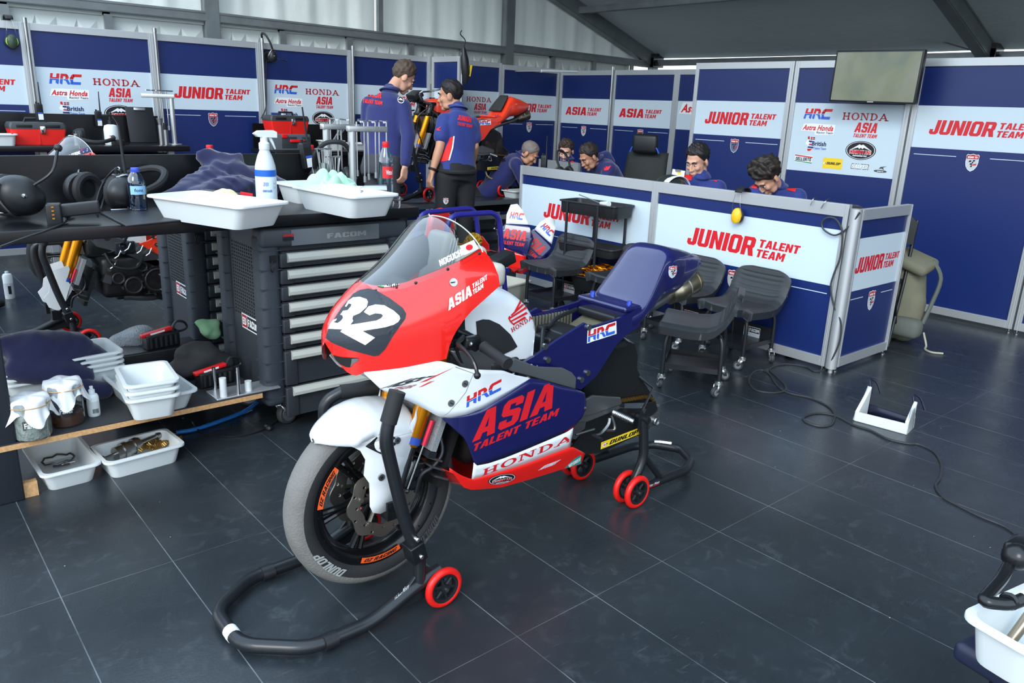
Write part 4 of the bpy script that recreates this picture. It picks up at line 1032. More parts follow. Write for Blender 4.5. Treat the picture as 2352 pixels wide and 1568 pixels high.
for sg in (-1, 1):
    q.prism([(.20, .79), (.34, .77), (.52, .69), (.62, .65), (.66, .60), (.72, .48), (.80, .50), (.83, .44), (.82, .38), (.70, .36), (.62, .42), (.56, .56), (.42, .64), (.26, .70)], (0, sg*.10, 0), (1, 0, 0), (0, 0, 1), (0, sg*.025, 0))
q.build('frame', parent=bike, bevel=.006)
# grey infill plate between fairing and tail
pl = [lp(u, v, -.165) for u, v in Z4('90,110 130,90 330,165 560,175 640,215 680,265 672,365 520,325 260,250 80,200')]
q = MB(M('matt_grey_infill', (92, 95, 98), .42, .4)); q.prism([(p.x, p.z) for p in pl], (0, -.155, 0), (1, 0, 0), (0, 0, 1), (0, -.012, 0)); q.build('infill_panel', parent=bike, bevel=.003)

# tank
TK = [(.20, .05, .925, .85, .80), (.25, .10, .948, .88, .78), (.30, .124, .958, .89, .75), (.38, .130, .960, .885, .72), (.44, .128, .944, .87, .71), (.50, .125, .910, .84, .705), (.535, .121, .874, .81, .70), (.55, .118, .852, .79, .70)]
def tank_f(u, v):
    x = .20+u*.35; r = [spl(x, [(k_[0], k_[i]) for k_ in TK]) for i in (1, 2, 3, 4)]
    a_ = -pi*v+pi/2*3-pi/2
    a_ = pi*v; c, s = cos(a_), sin(a_)
    w, zt, zm, zb = r
    y = -w*(abs(c)**.5)*(1 if c > 0 else -1)
    z_ = zm+(zt-zm)*s**.72
    return V((x, y, z_))
mb = MB(PWHT); mb.grid(tank_f, 26, 25); mb.add([tank_f(1, j/24) for j in range(25)] + [V((.55, .112, .70)), V((.55, -.112, .70))], [tuple(range(27))])
vs = []
for sg in (-1, 1):
    for i in range(26):
        x = .20+i/25*.35; w, zt, zm, zb = [spl(x, [(k_[0], k_[j]) for k_ in TK]) for j in (1, 2, 3, 4)]
        for j in range(5): vs.append(V((x, sg*(w-.012*(j/4)**2), zm+(zb-zm)*j/4)))
for s_ in (0, 130): mb.add([vs[s_+i] for i in range(130)], [(i*5+j, (i+1)*5+j, (i+1)*5+j+1, i*5+j+1) for i in range(25) for j in range(4)])
tank = mb.build('fuel_tank', PWHT, bike, smooth=70, merge=.0005)
tb = bvh_of(mb, org=BO)
wing = Art()
for p in ('1179.5,716.0 1195.7,685.7 1201.2,687.0 1182.1,717.6', '1172.2,722.7 1203.0,693.8 1207.9,696.7 1174.2,725.1', '1168.0,729.7 1206.1,704.2 1210.4,707.8 1169.6,732.3', '1170.7,736.7 1207.3,716.0 1211.3,720.0 1172.2,739.5', '1176.9,742.9 1204.1,726.3 1208.2,730.1 1178.4,745.7', '1168.8,724.8 1166.1,730.1 1170.6,739.0 1179.4,747.0 1182.1,745.6 1173.2,737.2 1169.7,731.0 1171.5,725.6'): wing.poly(RED, zz(p, 1, 0, 0))
sticker('wing_emblem', wing, ID, tb, tank, cell=6); z = zz('1862,1110 2055,985 1850,1075'); O = z[0]; sticker('maker_lettering', HON_, (O, ((z[1][0]-O[0])/6.06, (z[1][1]-O[1])/6.06), (z[2][0]-O[0], z[2][1]-O[1])), tb, tank, cell=6)
sticker('tank_pad', pxart(M('tank_grip', (34, 36, 38), .55), '1540,1010 1600,990 1660,994 1750,1035 1850,1128 1912,1235 1880,1262 1800,1300 1700,1345 1560,1340'), ID, tb, tank, cell=6)
q = MB(CARB); q.rbox((.34, 0, .73), (.30, .235, .22), .05); q.build('airbox', parent=bike)
q = MB(BLKM); q.cyl((.30, 0, .94), (.30, 0, .965), .03, n=20); q.build('filler_cap', parent=bike)

# handlebars
for sg in (-1, 1):
    i0 = lp(1100, 788, -.15); o0 = lp(1163, 833, -.285); i0 = V((i0.x, sg*.15, i0.z)); o0 = V((o0.x, sg*.285, o0.z)); d = (o0-i0).normalized()
    q = MB(BLKM); q.cyl(i0-d*.05, o0, .011, n=14); q.cyl(V((.195, sg*.09, .80)), V((.235, sg*.09, .91)), .034, n=18); q.tube([(.215, sg*.09, .855), i0-d*.04], .016, 10); hb = q.build('handlebar', parent=bike)
    q = MB(RUB); q.tube([i0+d*.025, i0+d*.03, o0-d*.006, o0-d*.004, o0+d*.008], [.019, .0165, .0165, .0185, .0185], 18); q.build('grip', parent=hb)
    q = MB(BLKM)
    if sg < 0: L_ = [lp(1062, 775, -.17), lp(1052, 790, -.2), lp(1068, 805, -.24), lp(1085, 825, -.28), lp(1094, 848, -.30), lp(1096, 862, -.305)]
    else: L_ = [V((p.x, -p.y, p.z)) for p in L_]
    q.tube(L_, [.008, .008, .0065, .006, .006, .006], 8, sm=4); q.ball(L_[-1], .011, 10); q.build('clutch_lever' if sg < 0 else 'brake_lever', parent=hb)
    q = MB(BLKM); q.rbox(i0+V((-.03, 0, .01)), (.06, .03, .035), .008); q.cyl(i0-d*.01-V((.02, 0, 0)), i0+d*.015-V((.02, 0, 0)), .018, n=14); q.m(STEEL).ball(i0+V((-.045, -sg*.0+sg*.018, .01)), .007, 8); q.build('lever_perch', parent=hb)
q = MB(BLK); q.tube([lp(1065, 770, -.15), lp(1050, 800, -.13), lp(1062, 835, -.12), lp(1085, 850, -.1)], .005, 6, sm=4); q.tube([(.2, -.12, .84), (.16, -.06, .88), (.18, .05, .9)], .005, 6, sm=4); q.build('control_cable', parent=bike)
# inner black shield seen behind the lever
q = MB(CARB); pz = [on(*p) for p in zz('1295,1260 1350,1170 1440,1010 1500,930 1560,990 1700,1200 1920,1260 1900,1300 1780,1420 1500,1435 1380,1405 1310,1360')]; q.prism([(p.x, p.z) for p in pz], (0, -.105, 0), (1, 0, 0), (0, 0, 1), (0, -.004, 0)); q.build('inner_shield', parent=bike)

# tail unit
def mk_tail(par, mat, tray=True, pad=None):
    TP = [(1.02, .80, .715, .132), (1.07, .815, .735, .136), (1.12, .87, .750, .132), (1.18, .95, .778, .122), (1.215, .995, .795, .116), (1.25, 1.012, .808, .118), (1.31, 1.002, .815, .112), (1.40, .982, .842, .092), (1.47, .960, .872, .072), (1.503, .950, .895, .060)]
    def f(u, v):
        x = 1.02+.485*u; zt, zb, w = [spl(x, [(k_[0], k_[i]) for k_ in TP]) for i in (1, 2, 3)]
        a_ = 2*pi*v; c, s = cos(a_), sin(a_); h = (zt-zb)/2
        return V((x, w*abs(c)**.55*(1 if c > 0 else -1), (zt+zb)/2+h*abs(s)**.62*(1 if s > 0 else -1)))
    mb = MB(mat); mb.grid(f, 34, 40, cv=True)
    for uu in (0, 1): mb.add([f(uu, j/40) for j in range(40)], [tuple(range(40))])
    for sg in (-1, 1):
        pl = [(.50, .70), (.552, .714), (.642, .75), (.775, .792), (.80, .776), (.846, .774), (.985, .788), (1.07, .81), (1.07, .736), (.999, .716), (.942, .680), (.853, .583), (.776, .545), (.70, .575), (.60, .63)]
        mb.prism(pl, (0, sg*.118, 0), (1, 0, 0), (0, 0, 1), (0, sg*.012, 0))
    mb.prism([(-.118, 0), (.118, 0), (.118, .06), (-.118, .06)], (1.0, 0, .735), (0, 1, 0), (0, 0, 1), (.03, 0, 0))
    mb.rbox((1.03, 0, .806), (.09, .25, .02), .008)
    tl = mb.build('seat_unit', mat, par, smooth=50)
    if tray:
        q = MB(BLK); q.box((.78, 0, .665), (.5, .22, .01)); q.rbox((.80, .02, .70), (.12, .14, .08), .012); q.tube([(.62, -.08, .70), (.68, -.02, .76), (.75, .03, .74), (.82, .06, .76), (.95, .09, .77)], .008, 8, sm=4); q.rbox((.72, -.02, .70), (.10, .09, .07), .01); q.build('seat_tray', parent=tl)
        q = MB(RGREY)
        for i in range(16): q.box((.88+.008*i, 0, .70+.003*i), (.004, .18, .006))
        for i in range(16): q.box((.70+.016*i, .108, .725), (.007, .006, .08))
        q.m(BLK).rbox((.985, 0, .765), (.05, .19, .03), .008); q.build('cooling_fins', parent=tl)
        for y in (-.09, .10):
            q = MB(M('blue_bolt', (60, 84, 190), .25, .6)); q.cyl((1.045, y, .812), (1.045, y, .828), .011, .009, n=12); q.build('bolt', parent=tl)
        for x, z_ in ((.60, .69), (.77, .585), (.80, .605), (.79, .775), (.585, .74)):
            q = MB(STEEL); q.cyl((x, -.128, z_), (x, -.138, z_), .011, n=12); q.build('bolt', parent=tl)
    if pad:
        q = MB(pad); q.grid(lambda u, v: V((1.09+.13*u, (v-.5)*.2*(1-.25*u*u), .842+.155*u+.006+.004*sin(pi*u)*sin(pi*v))), 8, 8); q.build('seat_pad', parent=tl, solid=.012, sub=1)
    return tl, mb
tail, tmb = mk_tail(bike, PNAV)
tlb = bvh_of(tmb, org=BO)
Z3 = lambda s: zz(s, 3.92, 1150, 520)
z = Z3('780,1040 1040,955 768,945'); O = z[0]; X = ((z[1][0]-O[0])/2.31, (z[1][1]-O[1])/2.31); a = Art()
hb_ = Art(); hb_.poly(WHT, [(-.07, -.1), (.6, -.08), (.8, -.1), (2.3, -.1), (2.4, 1.08), (.1, 1.1)]); hb_.up(); hb_.put(HRC_, 0, 0); sticker('racing_lettering', hb_, (O, X, (z[2][0]-O[0], z[2][1]-O[1])), tlb, tail)
z = Z3('1545,405 1590,395 1545,355'); sticker('shield_emblem', shield(), (z[0], (22, -2), (2, -25)), tlb, tail)
q = MB(PNAV); q.m(M('seat_foam', (26, 30, 92), .42)); q.grid(lambda u, v: V((1.075+.135*u, (v-.5)*.226*(1-.22*u*u), .838+.165*u+.004*sin(pi*u)*sin(pi*v))), 9, 9); q.build('seat_pad', parent=tail, solid=.010, sub=1) if False else None
# exhaust
def mk_exhaust(par, mat=TI):
    a_, b_ = V((1.425, .0, .800)), V((1.545, .0, .838)); d = (b_-a_).normalized(); mb = MB(mat)
    mb.tube([a_-d*.04, a_-d*.02, a_, a_+d*.012, a_+d*.03, b_-d*.02, b_-d*.018, b_-d*.006, b_], [.04, .04, .05, .052, .055, .055, .058, .058, .052], 28); mb.m(DARK).cyl(b_-d*.002, b_+d*.001, .026, n=20)
    e = mb.build('exhaust', parent=par); q = MB(STEEL); q.torus(a_+d*.05, .056, .004, d, 28, 8); q.build('exhaust_clamp', parent=e)
    q = MB(ALF); q.tube([(.40, -.05, .36), (.60, -.06, .34), (.78, .02, .40), (.92, .05, .58), (1.10, .02, .70), (1.30, .0, .76), a_-d*.03], .022, 12, sm=6); q.build('exhaust_pipe', parent=e)
mk_exhaust(bike)
# swingarm, rear sets, chain
def mk_swing(par, stick=True):
    q = MB(ALF)
    for sg in (-1, 1):
        q.prism([(.70, .47), (.80, .47), (.95, .445), (1.12, .375), (1.27, .37), (1.28, .29), (1.10, .275), (.92, .30), (.80, .36), (.70, .39)], (0, sg*.085, 0), (1, 0, 0), (0, 0, 1), (0, sg*.022, 0))
    q.box((.80, 0, .42), (.08, .17, .07)); sw = q.build('swingarm', parent=par, bevel=.006)
    q = MB(CARB); q.prism([(.84, .43), (.97, .425), (1.14, .385), (1.16, .40), (1.22, .40), (1.24, .36), (1.13, .30), (1.115, .275), (.93, .255), (.84, .27), (.76, .275), (.745, .31), (.78, .34), (.82, .37)], (0, -.112, 0), (1, 0, 0), (0, 0, 1), (0, -.006, 0)); q.build('chain_guard', parent=sw)
    q = MB(BLK); q.tube([(1.135, -.12, .37), (1.22, -.10, .45), (1.17, -.06, .50)], .006, 6); q.build('brake_line', CARB, sw)
    HG = [(.84, .44), (.87, .55), (.92, .615), (.99, .655), (1.07, .665), (1.125, .64), (1.15, .59), (1.152, .535), (1.195, .475), (1.275, .385), (1.28, .365)]
    q = MB(CARB); n = len(HG); ys = [-.066, -.05, -.02, .02, .05, .066]; dz = [0, .008, .014, .014, .008, 0]
    q.add([V((x, y, z_+d)) for x, z_ in HG for y, d in zip(ys, dz)], [(i*6+j, (i+1)*6+j, (i+1)*6+j+1, i*6+j+1) for i in range(n-1) for j in range(5)])
    for y in (-.066, .066): q.add([V((x, y, z_)) for x, z_ in HG + [(1.18, .385), (1.0, .42)]], [tuple(t) for t in tessellate_polygon([[V((x, z_, 0)) for x, z_ in HG + [(1.18, .385), (1.0, .42)]]])])
    q.build('hugger', CARB, sw, smooth=50, merge=.0005)
    q = MB(CHAIN); pts = []; CX, CZ, CR = 1.205, .333, .072
    for i in range(30): t = i/29; pts.append(V((.72+(CX-.72)*t, -.078, .46-.05*t)))
    for i in range(14): t = pi/2-pi*(i+1)/14; pts.append(V((CX+CR*cos(t), -.078, CZ+CR*sin(t))))
    for i in range(30): t = 1-i/29; pts.append(V((.72+(CX-.72)*t, -.078, .36-.10*t-.16*t*(1-t))))
    q.tube(pts, .0055, 5, closed=True)
    for p in pts[::1]: q.box(p, (.010, .014, .012))
    q.build('chain', parent=par)
    q = MB(ALF); q.prism([(0, 0), (.06, .01), (.06, -.05), (.0, -.04)], (1.19, -.114, .34), (1, 0, 0), (0, 0, 1), (0, -.008, 0)); q.m(STEEL).cyl((1.219, -.10, .318), (1.219, -.135, .318), .016, n=18); q.torus((1.219, -.136, .318), .014, .004, (0, 1, 0), 18, 6); q.build('chain_adjuster', parent=sw)
    return sw
sw = mk_swing(bike)
def flatfix(name, art, frame, ypl, par):
    O, X, Y = frame; P = [lp(*O, ypl), lp(O[0]+X[0], O[1]+X[1], ypl), lp(O[0]+Y[0], O[1]+Y[1], ypl)]; q = MB(); art.plane(q, P[0], P[1]-P[0], P[2]-P[0], .001); return q.build(name, parent=par, smooth=0, fix=False)
d_ = Art(); d_.rect(YEL, 0, 0, 1, 1); d_.up(); d_.text(INK, 'DUNLOP', .2, .2, .76, .58, 0, .08); d_.poly(INK, [(.17, .5), (.06, .85), (.06, .15)]); d_.up(); d_.ell(WHT, .075, .5, .05, .28, 16); d_.up(); d_.text(RED, 'D', .055, .38, .045, .24)
flatfix('tyre_maker_sticker', d_, fz(Z4, '898,908 1252,768 903,845'), -.1195, sw)
a = Art(); a.text(WHT, 'GALFER', 0, 0, 1, 1, 0, .12); flatfix('brake_maker_sticker', a, fz(Z4, '1247,556 1352,556 1251,526'), -.056, sw)
# left foot controls
q = MB(ALF); q.prism([(0, 0), (.09, .02), (.24, -.02), (.25, -.05), (.10, -.055), (.0, -.05)], (.73, -.14, .50), (1, 0, 0), (0, 0, 1), (0, -.012, 0)); q.prism([(.76, .50), (.84, .505), (.97, .465), (.975, .43), (.80, .42), (.75, .43)], (0, -.128, 0), (1, 0, 0), (0, 0, 1), (0, -.02, 0)); fs_ = q.build('foot_plate', parent=bike, bevel=.004)
q = MB(STEEL); a_, b_ = lp(1408, 946, -.16), lp(1455, 968, -.235); q.cyl(a_, b_, .011, .010, n=14)
for i in range(9): p = a_+(b_-a_)*(.15+.08*i); q.torus(p, .011, .002, b_-a_, 12, 6)
q.build('footpeg', parent=fs_)
q = MB(STEEL); q.tube([lp(1400, 960, -.16), lp(1397, 975, -.165), lp(1380, 995, -.17), lp(1362, 1000, -.17)], .006, 8, sm=4); q.tube([lp(1322, 998, -.16), lp(1365, 985, -.165)], .004, 8); q.m(BLK).cyl(lp(1362, 1000, -.17), lp(1382, 1009, -.215), .008, n=12); q.build('gear_lever', parent=fs_)
q = MB(STEEL); q.tube([lp(1405, 955, -.165), lp(1412, 985, -.17), lp(1392, 988, -.17)], .005, 8, sm=4); q.build('link_rod', parent=fs_)
# ---------------------------------------------------------------- paddock stands
TUBK = M('black_powder_coat', (30, 33, 37), .36, .2, coat=.15)
def stand_wheel(par, c, axis=(0, 1, 0), r=.066, w=.026):
    c = V(c); q = MB(REDR); q.torus(c, r-.012, .0125, axis, 40, 12); t = q.build('stand_wheel', parent=par)
    a = V(axis).normalized(); u = a.orthogonal().normalized(); v = a.cross(u)
    q = MB(BLK); q.lathe([(r-.028, -.009), (r-.018, -.011), (r-.018, .011), (r-.028, .009), (r-.028, -.009)], c, axis, 32, caps=False); q.cyl(c-a*.016, c+a*.016, .014, n=16)
    for k in range(6):
        d = u*cos(k*pi/3)+v*sin(k*pi/3); q.tube([c+d*.012, c+d*(r-.026)], .006, 6)
    q.m(STEEL).cyl(c-a*.02, c+a*.02, .006, n=10); q.build('wheel_core', parent=t); return t
FST = thing('front_paddock_stand', 'black tube stand with red wheels holding the front fork of the race motorcycle', 'paddock stand', (1.0, 1.95, 0)); FO = V((1.0, 1.95, 0))
L0 = lambda *p: V(p)-FO
mb = MB(TUBK)
mb.tube(bend([L0(1.24, 1.735, .115), L0(1.165, 1.738, .095), L0(1.0, 1.738, .03), L0(.80, 1.742, .03), L0(.655, 1.87, .03), L0(.655, 2.06, .03), L0(.80, 2.165, .03), L0(1.0, 2.165, .03), L0(1.165, 2.162, .095), L0(1.24, 2.165, .115)], .05), .0205, 14)
mb.tube(bend([L0(1.165, 1.738, .09), L0(1.165, 1.738, .20), L0(1.137, 1.74, .255), L0(1.107, 1.742, .352), L0(1.051, 1.742, .60), L0(1.068, 1.742, .665)], .05), .0195, 14)
mb.tube(bend([L0(1.165, 2.162, .09), L0(1.165, 2.162, .20), L0(1.107, 2.16, .352), L0(1.075, 2.16, .50), L0(1.08, 2.16, .575), L0(1.14, 2.14, .605)], .04), .0195, 14)
mb.build('stand_frame', TUBK, FST)
q = MB(RUB); q.tube([L0(1.062, 1.742, .648), L0(1.092, 1.742, .735)], .024, 14); q.build('rubber_sleeve', parent=FST)
q = MB(RUB); q.tube([L0(1.13, 2.145, .60), L0(1.25, 2.10, .607)], .024, 14); q.build('rubber_sleeve', parent=FST)
for y in (1.738, 2.162):
    q = MB(BLKM); q.box(L0(1.147, y, .215), (.05, .055, .06), (0, -.25, 0)); q.m(CHR)
    for dx, z_ in ((.006, .205), (-.008, .268)): q.cyl(L0(1.147+dx, y-.034, z_), L0(1.147+dx, y+.034, z_), .008, n=8)
    q.build('height_clamp', parent=FST, bevel=.006)
    q = MB(TUBK); s = -1 if y < 1.95 else 1; q.prism([(1.12, .03), (1.02, .035), (1.10, .08), (1.17, .15), (1.215, .13), (1.26, .085), (1.245, .045)], V((0, y-.006, 0))-FO, (1, 0, 0), (0, 0, 1), (0, .012, 0)); pl_ = q.build('wheel_plate', parent=FST, bevel=.003)
    stand_wheel(FST, L0(1.235, y-.03*1, .067), r=.0665) if y < 1.95 else stand_wheel(FST, L0(1.235, y+.03, .067), r=.0665)
    for x in (.86,):
        q = MB(BLK); q.cyl(L0(x-.02, y, .03), L0(x+.02, y, .03), .0245, n=14); q.build('rubber_foot', parent=FST)
a = Art(); a.text(WHT, 'Valter Moto', 0, .3, 1, .6, .0, .2); a.rect(RED, .15, .12, .95, .17); a.rect(RED, .05, .22, .8, .25)
q = MB(); P0 = at(905, 1394, y=1.7315)-FO; P1 = at(943, 1355, y=1.7315)-FO; P2 = at(902, 1372, y=1.7315)-FO; a.plane(q, P0, P1-P0, P2-P0, .001); q.build('maker_script', parent=FST, smooth=0, fix=False)
q = MB(WHT); q.torus(L0(.655, 1.93, .03), .0215, .0004, (0, 1, 0), 20, 6); q.cyl(L0(.655, 1.915, .03), L0(.655, 1.95, .03), .0212, n=20); q.build('white_label', parent=FST)

RST = thing('rear_paddock_stand', 'black tube stand with red double wheels under the rear swingarm of the race motorcycle', 'paddock stand', (2.4, 1.95, 0)); FO2 = V((2.4, 1.95, 0)); L1 = lambda *p: V(p)-FO2
mb = MB(TUBK)
mb.tube(bend([L1(2.215, 1.80, .10), L1(2.30, 1.80, .055), L1(2.56, 1.80, .05), L1(2.66, 1.845, .05), L1(2.72, 1.95, .05), L1(2.66, 2.055, .05), L1(2.56, 2.10, .05), L1(2.30, 2.10, .055), L1(2.215, 2.10, .10)], .03), .019, 14)
for y in (1.80, 2.10):
    mb.tube(bend([L1(2.205, y, .07), L1(2.272, y, .185), L1(2.258, y, .29), L1(2.245, y, .36)], .04), .019, 12)
    mb.tube([L1(2.268, y, .20), L1(2.40, y, .055)], .014, 10)
    mb.cyl(L1(2.245, y-.03, .362), L1(2.245, y+.03, .362), .012, n=12); mb.prism([(-.022, 0), (.022, 0), (.012, .08), (.0, .06), (-.016, .085)], L1(2.243, y-.004, .32), (1, 0, 0), (0, 0, 1), (0, .008, 0))
mb.build('stand_frame', TUBK, RST)
for y in (1.80, 2.10):
    for d in (-.030, .030): stand_wheel(RST, L1(2.212, y+d, .068), r=.068)
q = MB(STEEL); q.tube([L1(2.70, 1.99, .068), L1(2.672, 2.03, .068), L1(2.65, 2.05, .068)], .012, 8); q.build('bare_metal_patch', parent=RST)
a = Art(); a.text(WHT, 'Valter Moto', 0, .35, 1, .6, 0, .2); a.rect(RED, .1, .05, .9, .22)
q = MB(); P0 = at(1486, 1123, y=1.780)-FO2; P1 = at(1517, 1110, y=1.780)-FO2; P2 = at(1485, 1115, y=1.780)-FO2; a.plane(q, P0, P1-P0, P2-P0, .001); q.build('maker_script', parent=RST, smooth=0, fix=False)

# ---------------------------------------------------------------- mechanics' stools
SEAT = M('stool_polyurethane', (40, 43, 46), .42, bump=.12, bscale=260); CWH = M('castor_tyre', (54, 57, 60), .6); ZINC = M('zinc_plate', (196, 198, 198), .28, .9)
def castor(par, x, y, h=.085, ang=0, r=.03):
    c, s = cos(ang), sin(ang)
    q = MB(ZINC); q.cyl((x, y, h), (x, y, h+.02), .009, n=10); q.cyl((x, y, h-.012), (x, y, h), .02, n=14)
    o = V((x+.022*c, y+.022*s, r))
    for sg in (-1, 1):
        d = V((-s, c, 0))*.016*sg
        q.add([V((x-.014*c, y-.014*s, h-.012))+d, V((x+.02*c, y+.02*s, h-.012))+d, o+d+V((.008*c, .008*s, 0)), o+d-V((.01*c, .01*s, 0))], [(0, 1, 2, 3)])
    q.box((x, y, h-.014), (.036, .036, .004), (0, 0, ang)); k_ = q.build('castor', parent=par, solid=.002, smooth=30)
    w = MB(CWH); ax = V((-s, c, 0)); w.lathe([(r-.010, -.010), (r-.002, -.010), (r, -.006), (r, .006), (r-.002, .010), (r-.010, .010)], o, ax, 24); w.m(M('castor_hub', (120, 124, 128), .5)).lathe([(0, -.012), (r-.011, -.0115), (r-.011, .0115), (0, .012)], o, ax, 18); w.build('castor_wheel', parent=k_)
def stool(loc, rz, label):
    t = thing('mechanic_stool', label, 'stool', (*loc, 0), rz, 'black mechanics stools')
    # seat shell: x forward is -X, back rises at +X
    PR = [(-.20, .388), (-.19, .400), (-.10, .392), (0, .386), (.07, .392), (.115, .412), (.15, .45), (.175, .50), (.192, .55), (.20, .574), (.214, .581)]
    def prof(u): 
        n = len(PR)-1; k = min(n-1, int(u*n)); f = u*n-k; a_, b_ = PR[k], PR[k+1]; return a_[0]+(b_[0]-a_[0])*f, a_[1]+(b_[1]-a_[1])*f
    def wid(u): return .205*(1-.10*max(0, (.12-u)/.12)**2) if u < .75 else .205*sqrt(max(.0, 1-((u-.75)/.25)**2*.62))
    def top(u, v):
        x, z = prof(u); w = wid(u); y = (v-.5)*2; e = max(0, abs(y)-.72)/.28
        groove = -.0035*max(0, sin((u-.5)*2*pi*18))**.5 if .56 < u < .80 and abs(y) < .78 else 0
        dish = .012*(1-min(1, abs(y)/.78)**4)*(1 if u < .6 else max(0, 1-(u-.6)*3))
        nx, nz = (0, 1) if u < .5 else (-.75, .65)
        return V((x+nx*groove, y*w, z+nz*groove-dish-.02*e*e))
    q = MB(SEAT); q.grid(top, 90, 29)
    rim = [top(0, j/28) for j in range(29)] + [top(i/89, 1) for i in range(1, 90)] + [top(1, 1-j/28) for j in range(1, 29)] + [top(1-i/89, 0) for i in range(1, 89)]
    n = len(rim); lo = []
    for p in rim:
        bk = max(0, (p.x-.1)/.1); lo.append(V((p.x*.97+.03*min(1, bk), p.y*.975, p.z-.045*(1-.75*min(1, bk)))))
    q.add(rim+lo, [(i, (i+1) % n, n+(i+1) % n, n+i) for i in range(n)])
    def bot(u, v): p = top(u, v); bk = max(0, (p.x-.1)/.1); return V((p.x*.97+.03*min(1, bk), p.y*.975, p.z-.045*(1-.75*min(1, bk))))
    q.grid(bot, 24, 9); q.build('seat', SEAT, t, smooth=45, merge=.0006)
    for sx, sy in ((-1, -1), (-1, 1), (1, -1), (1, 1)):
        q = MB(TUBK); q.tube(bend([(sx*.09, sy*.10, .35), (sx*.145, sy*.135, .335), (sx*.155, sy*.15, .27), (sx*.158, sy*.15, .09)], .05), .0125, 10); q.build('leg', parent=t); castor(t, sx*.158, sy*.15, ang=random.uniform(0, 6.28))
    q = MB(TUBK); q.box((0, 0, .13), (.31, .29, .006)); q.box((-.155, 0, .14), (.006, .29, .03)); q.box((.155, 0, .165), (.006, .29, .11)); q.box((0, -.148, .14), (.31, .006, .03)); q.box((0, .148, .14), (.31, .006, .03)); tr_ = q.build('tool_tray', parent=t, smooth=0)
    q = MB(); a = facom(); a.rect(PANELGREY, 0, -.28, 1, 0, 0); a.plane(q, (.1515, .06, .155), (0, -.12, 0), (0, 0, .12)); q.build('maker_label', parent=tr_, smooth=0, fix=False)
    return t
s0 = stool((4.07, 4.23), 0, 'black stool nearest the leaning blue fairings, left end of the row')
def st2(loc, rz, lab): dup(s0, (*loc, 0), rz, lab)
st2((4.20, 3.66), 0, 'black stool second from the left in the row along the counter')
st2((4.22, 3.17), 0, 'black stool third in the row, behind the silver exhaust of the race motorcycle')
st2((4.23, 2.69), 0, 'black stool at the right end of the row, against the low counter')
st2((3.60, 2.56), radians(-58), 'black stool standing out in front, turned with its back to the right')

# ---------------------------------------------------------------- boxes, trays, bottles
def loft(mb, loops, cap0=True, cap1=True):
    n = len(loops[0]); vs = [V(p) for l in loops for p in l]
    fs = [(k*n+i, k*n+(i+1) % n, (k+1)*n+(i+1) % n, (k+1)*n+i) for k in range(len(loops)-1) for i in range(n)]
    if cap0: fs.append(tuple(range(n-1, -1, -1)))
    if cap1: fs.append(tuple(range((len(loops)-1)*n, len(loops)*n)))
    return mb.add(vs, fs)
def tray_mb(w, d, h, taper=.86, mat=None, r=.03, lip=.014):
    q = MB(mat or WPLA); R = lambda s, z, dr=0: [(x, y, z) for x, y in rrect(w*s[0], d*s[1], max(.008, r+dr), 5)]
    tx, ty = 1-(1-taper)*min(1, d/w*1.0), taper; tx = 1-(1-taper)*d/w if w > d else taper
    lx_, ly_ = 1-2*lip/w, 1-2*lip/d
    loft(q, [R((tx*lx_-.02, ty*ly_-.02), 0), R((tx*lx_, ty*ly_), .008), R((lx_, ly_), h-.012), R((.995, .995), h-.010), R((1, 1), h-.004), R((.992, .992), h), R((lx_-.004, ly_-.004), h), R((lx_-.014, ly_-.014), h-.01), R((tx*lx_-.016, ty*ly_-.016), .014), R((tx*lx_-.05, ty*ly_-.05), .005)])
    return q
def tray(label, c, w, d, h, rz=0, group='white plastic trays', **k_):
    o = tray_mb(w, d, h, **k_).build('plastic_tray', smooth=50); o.location = c; o.rotation_euler = (0, 0, rz); return tag(o, label, 'tray', group)
def tray3(label, L, F, Rr, zb, h, **k_):
    """tray from three corners of its rim: left, front, right"""
    a_, b_, c_ = at(*L, z=zb+h), at(*F, z=zb+h), at(*Rr, z=zb+h); X = c_-b_; Y = a_-b_; ce = (a_+c_)/2
    return tray(label, (ce.x, ce.y, zb), X.length, Y.length, h, atan2(X.y, X.x), **k_)
GLASSW = clear_mat('clear_bottle', (222, 232, 238), .10); GLASSB = clear_mat('blue_bottle_plastic', (128, 178, 222), .10)
REDC = M('red_cap', (212, 24, 30), .4); BLUC = M('blue_cap', (60, 84, 190), .4); WTR = clear_mat('water', (206, 222, 234), .05)
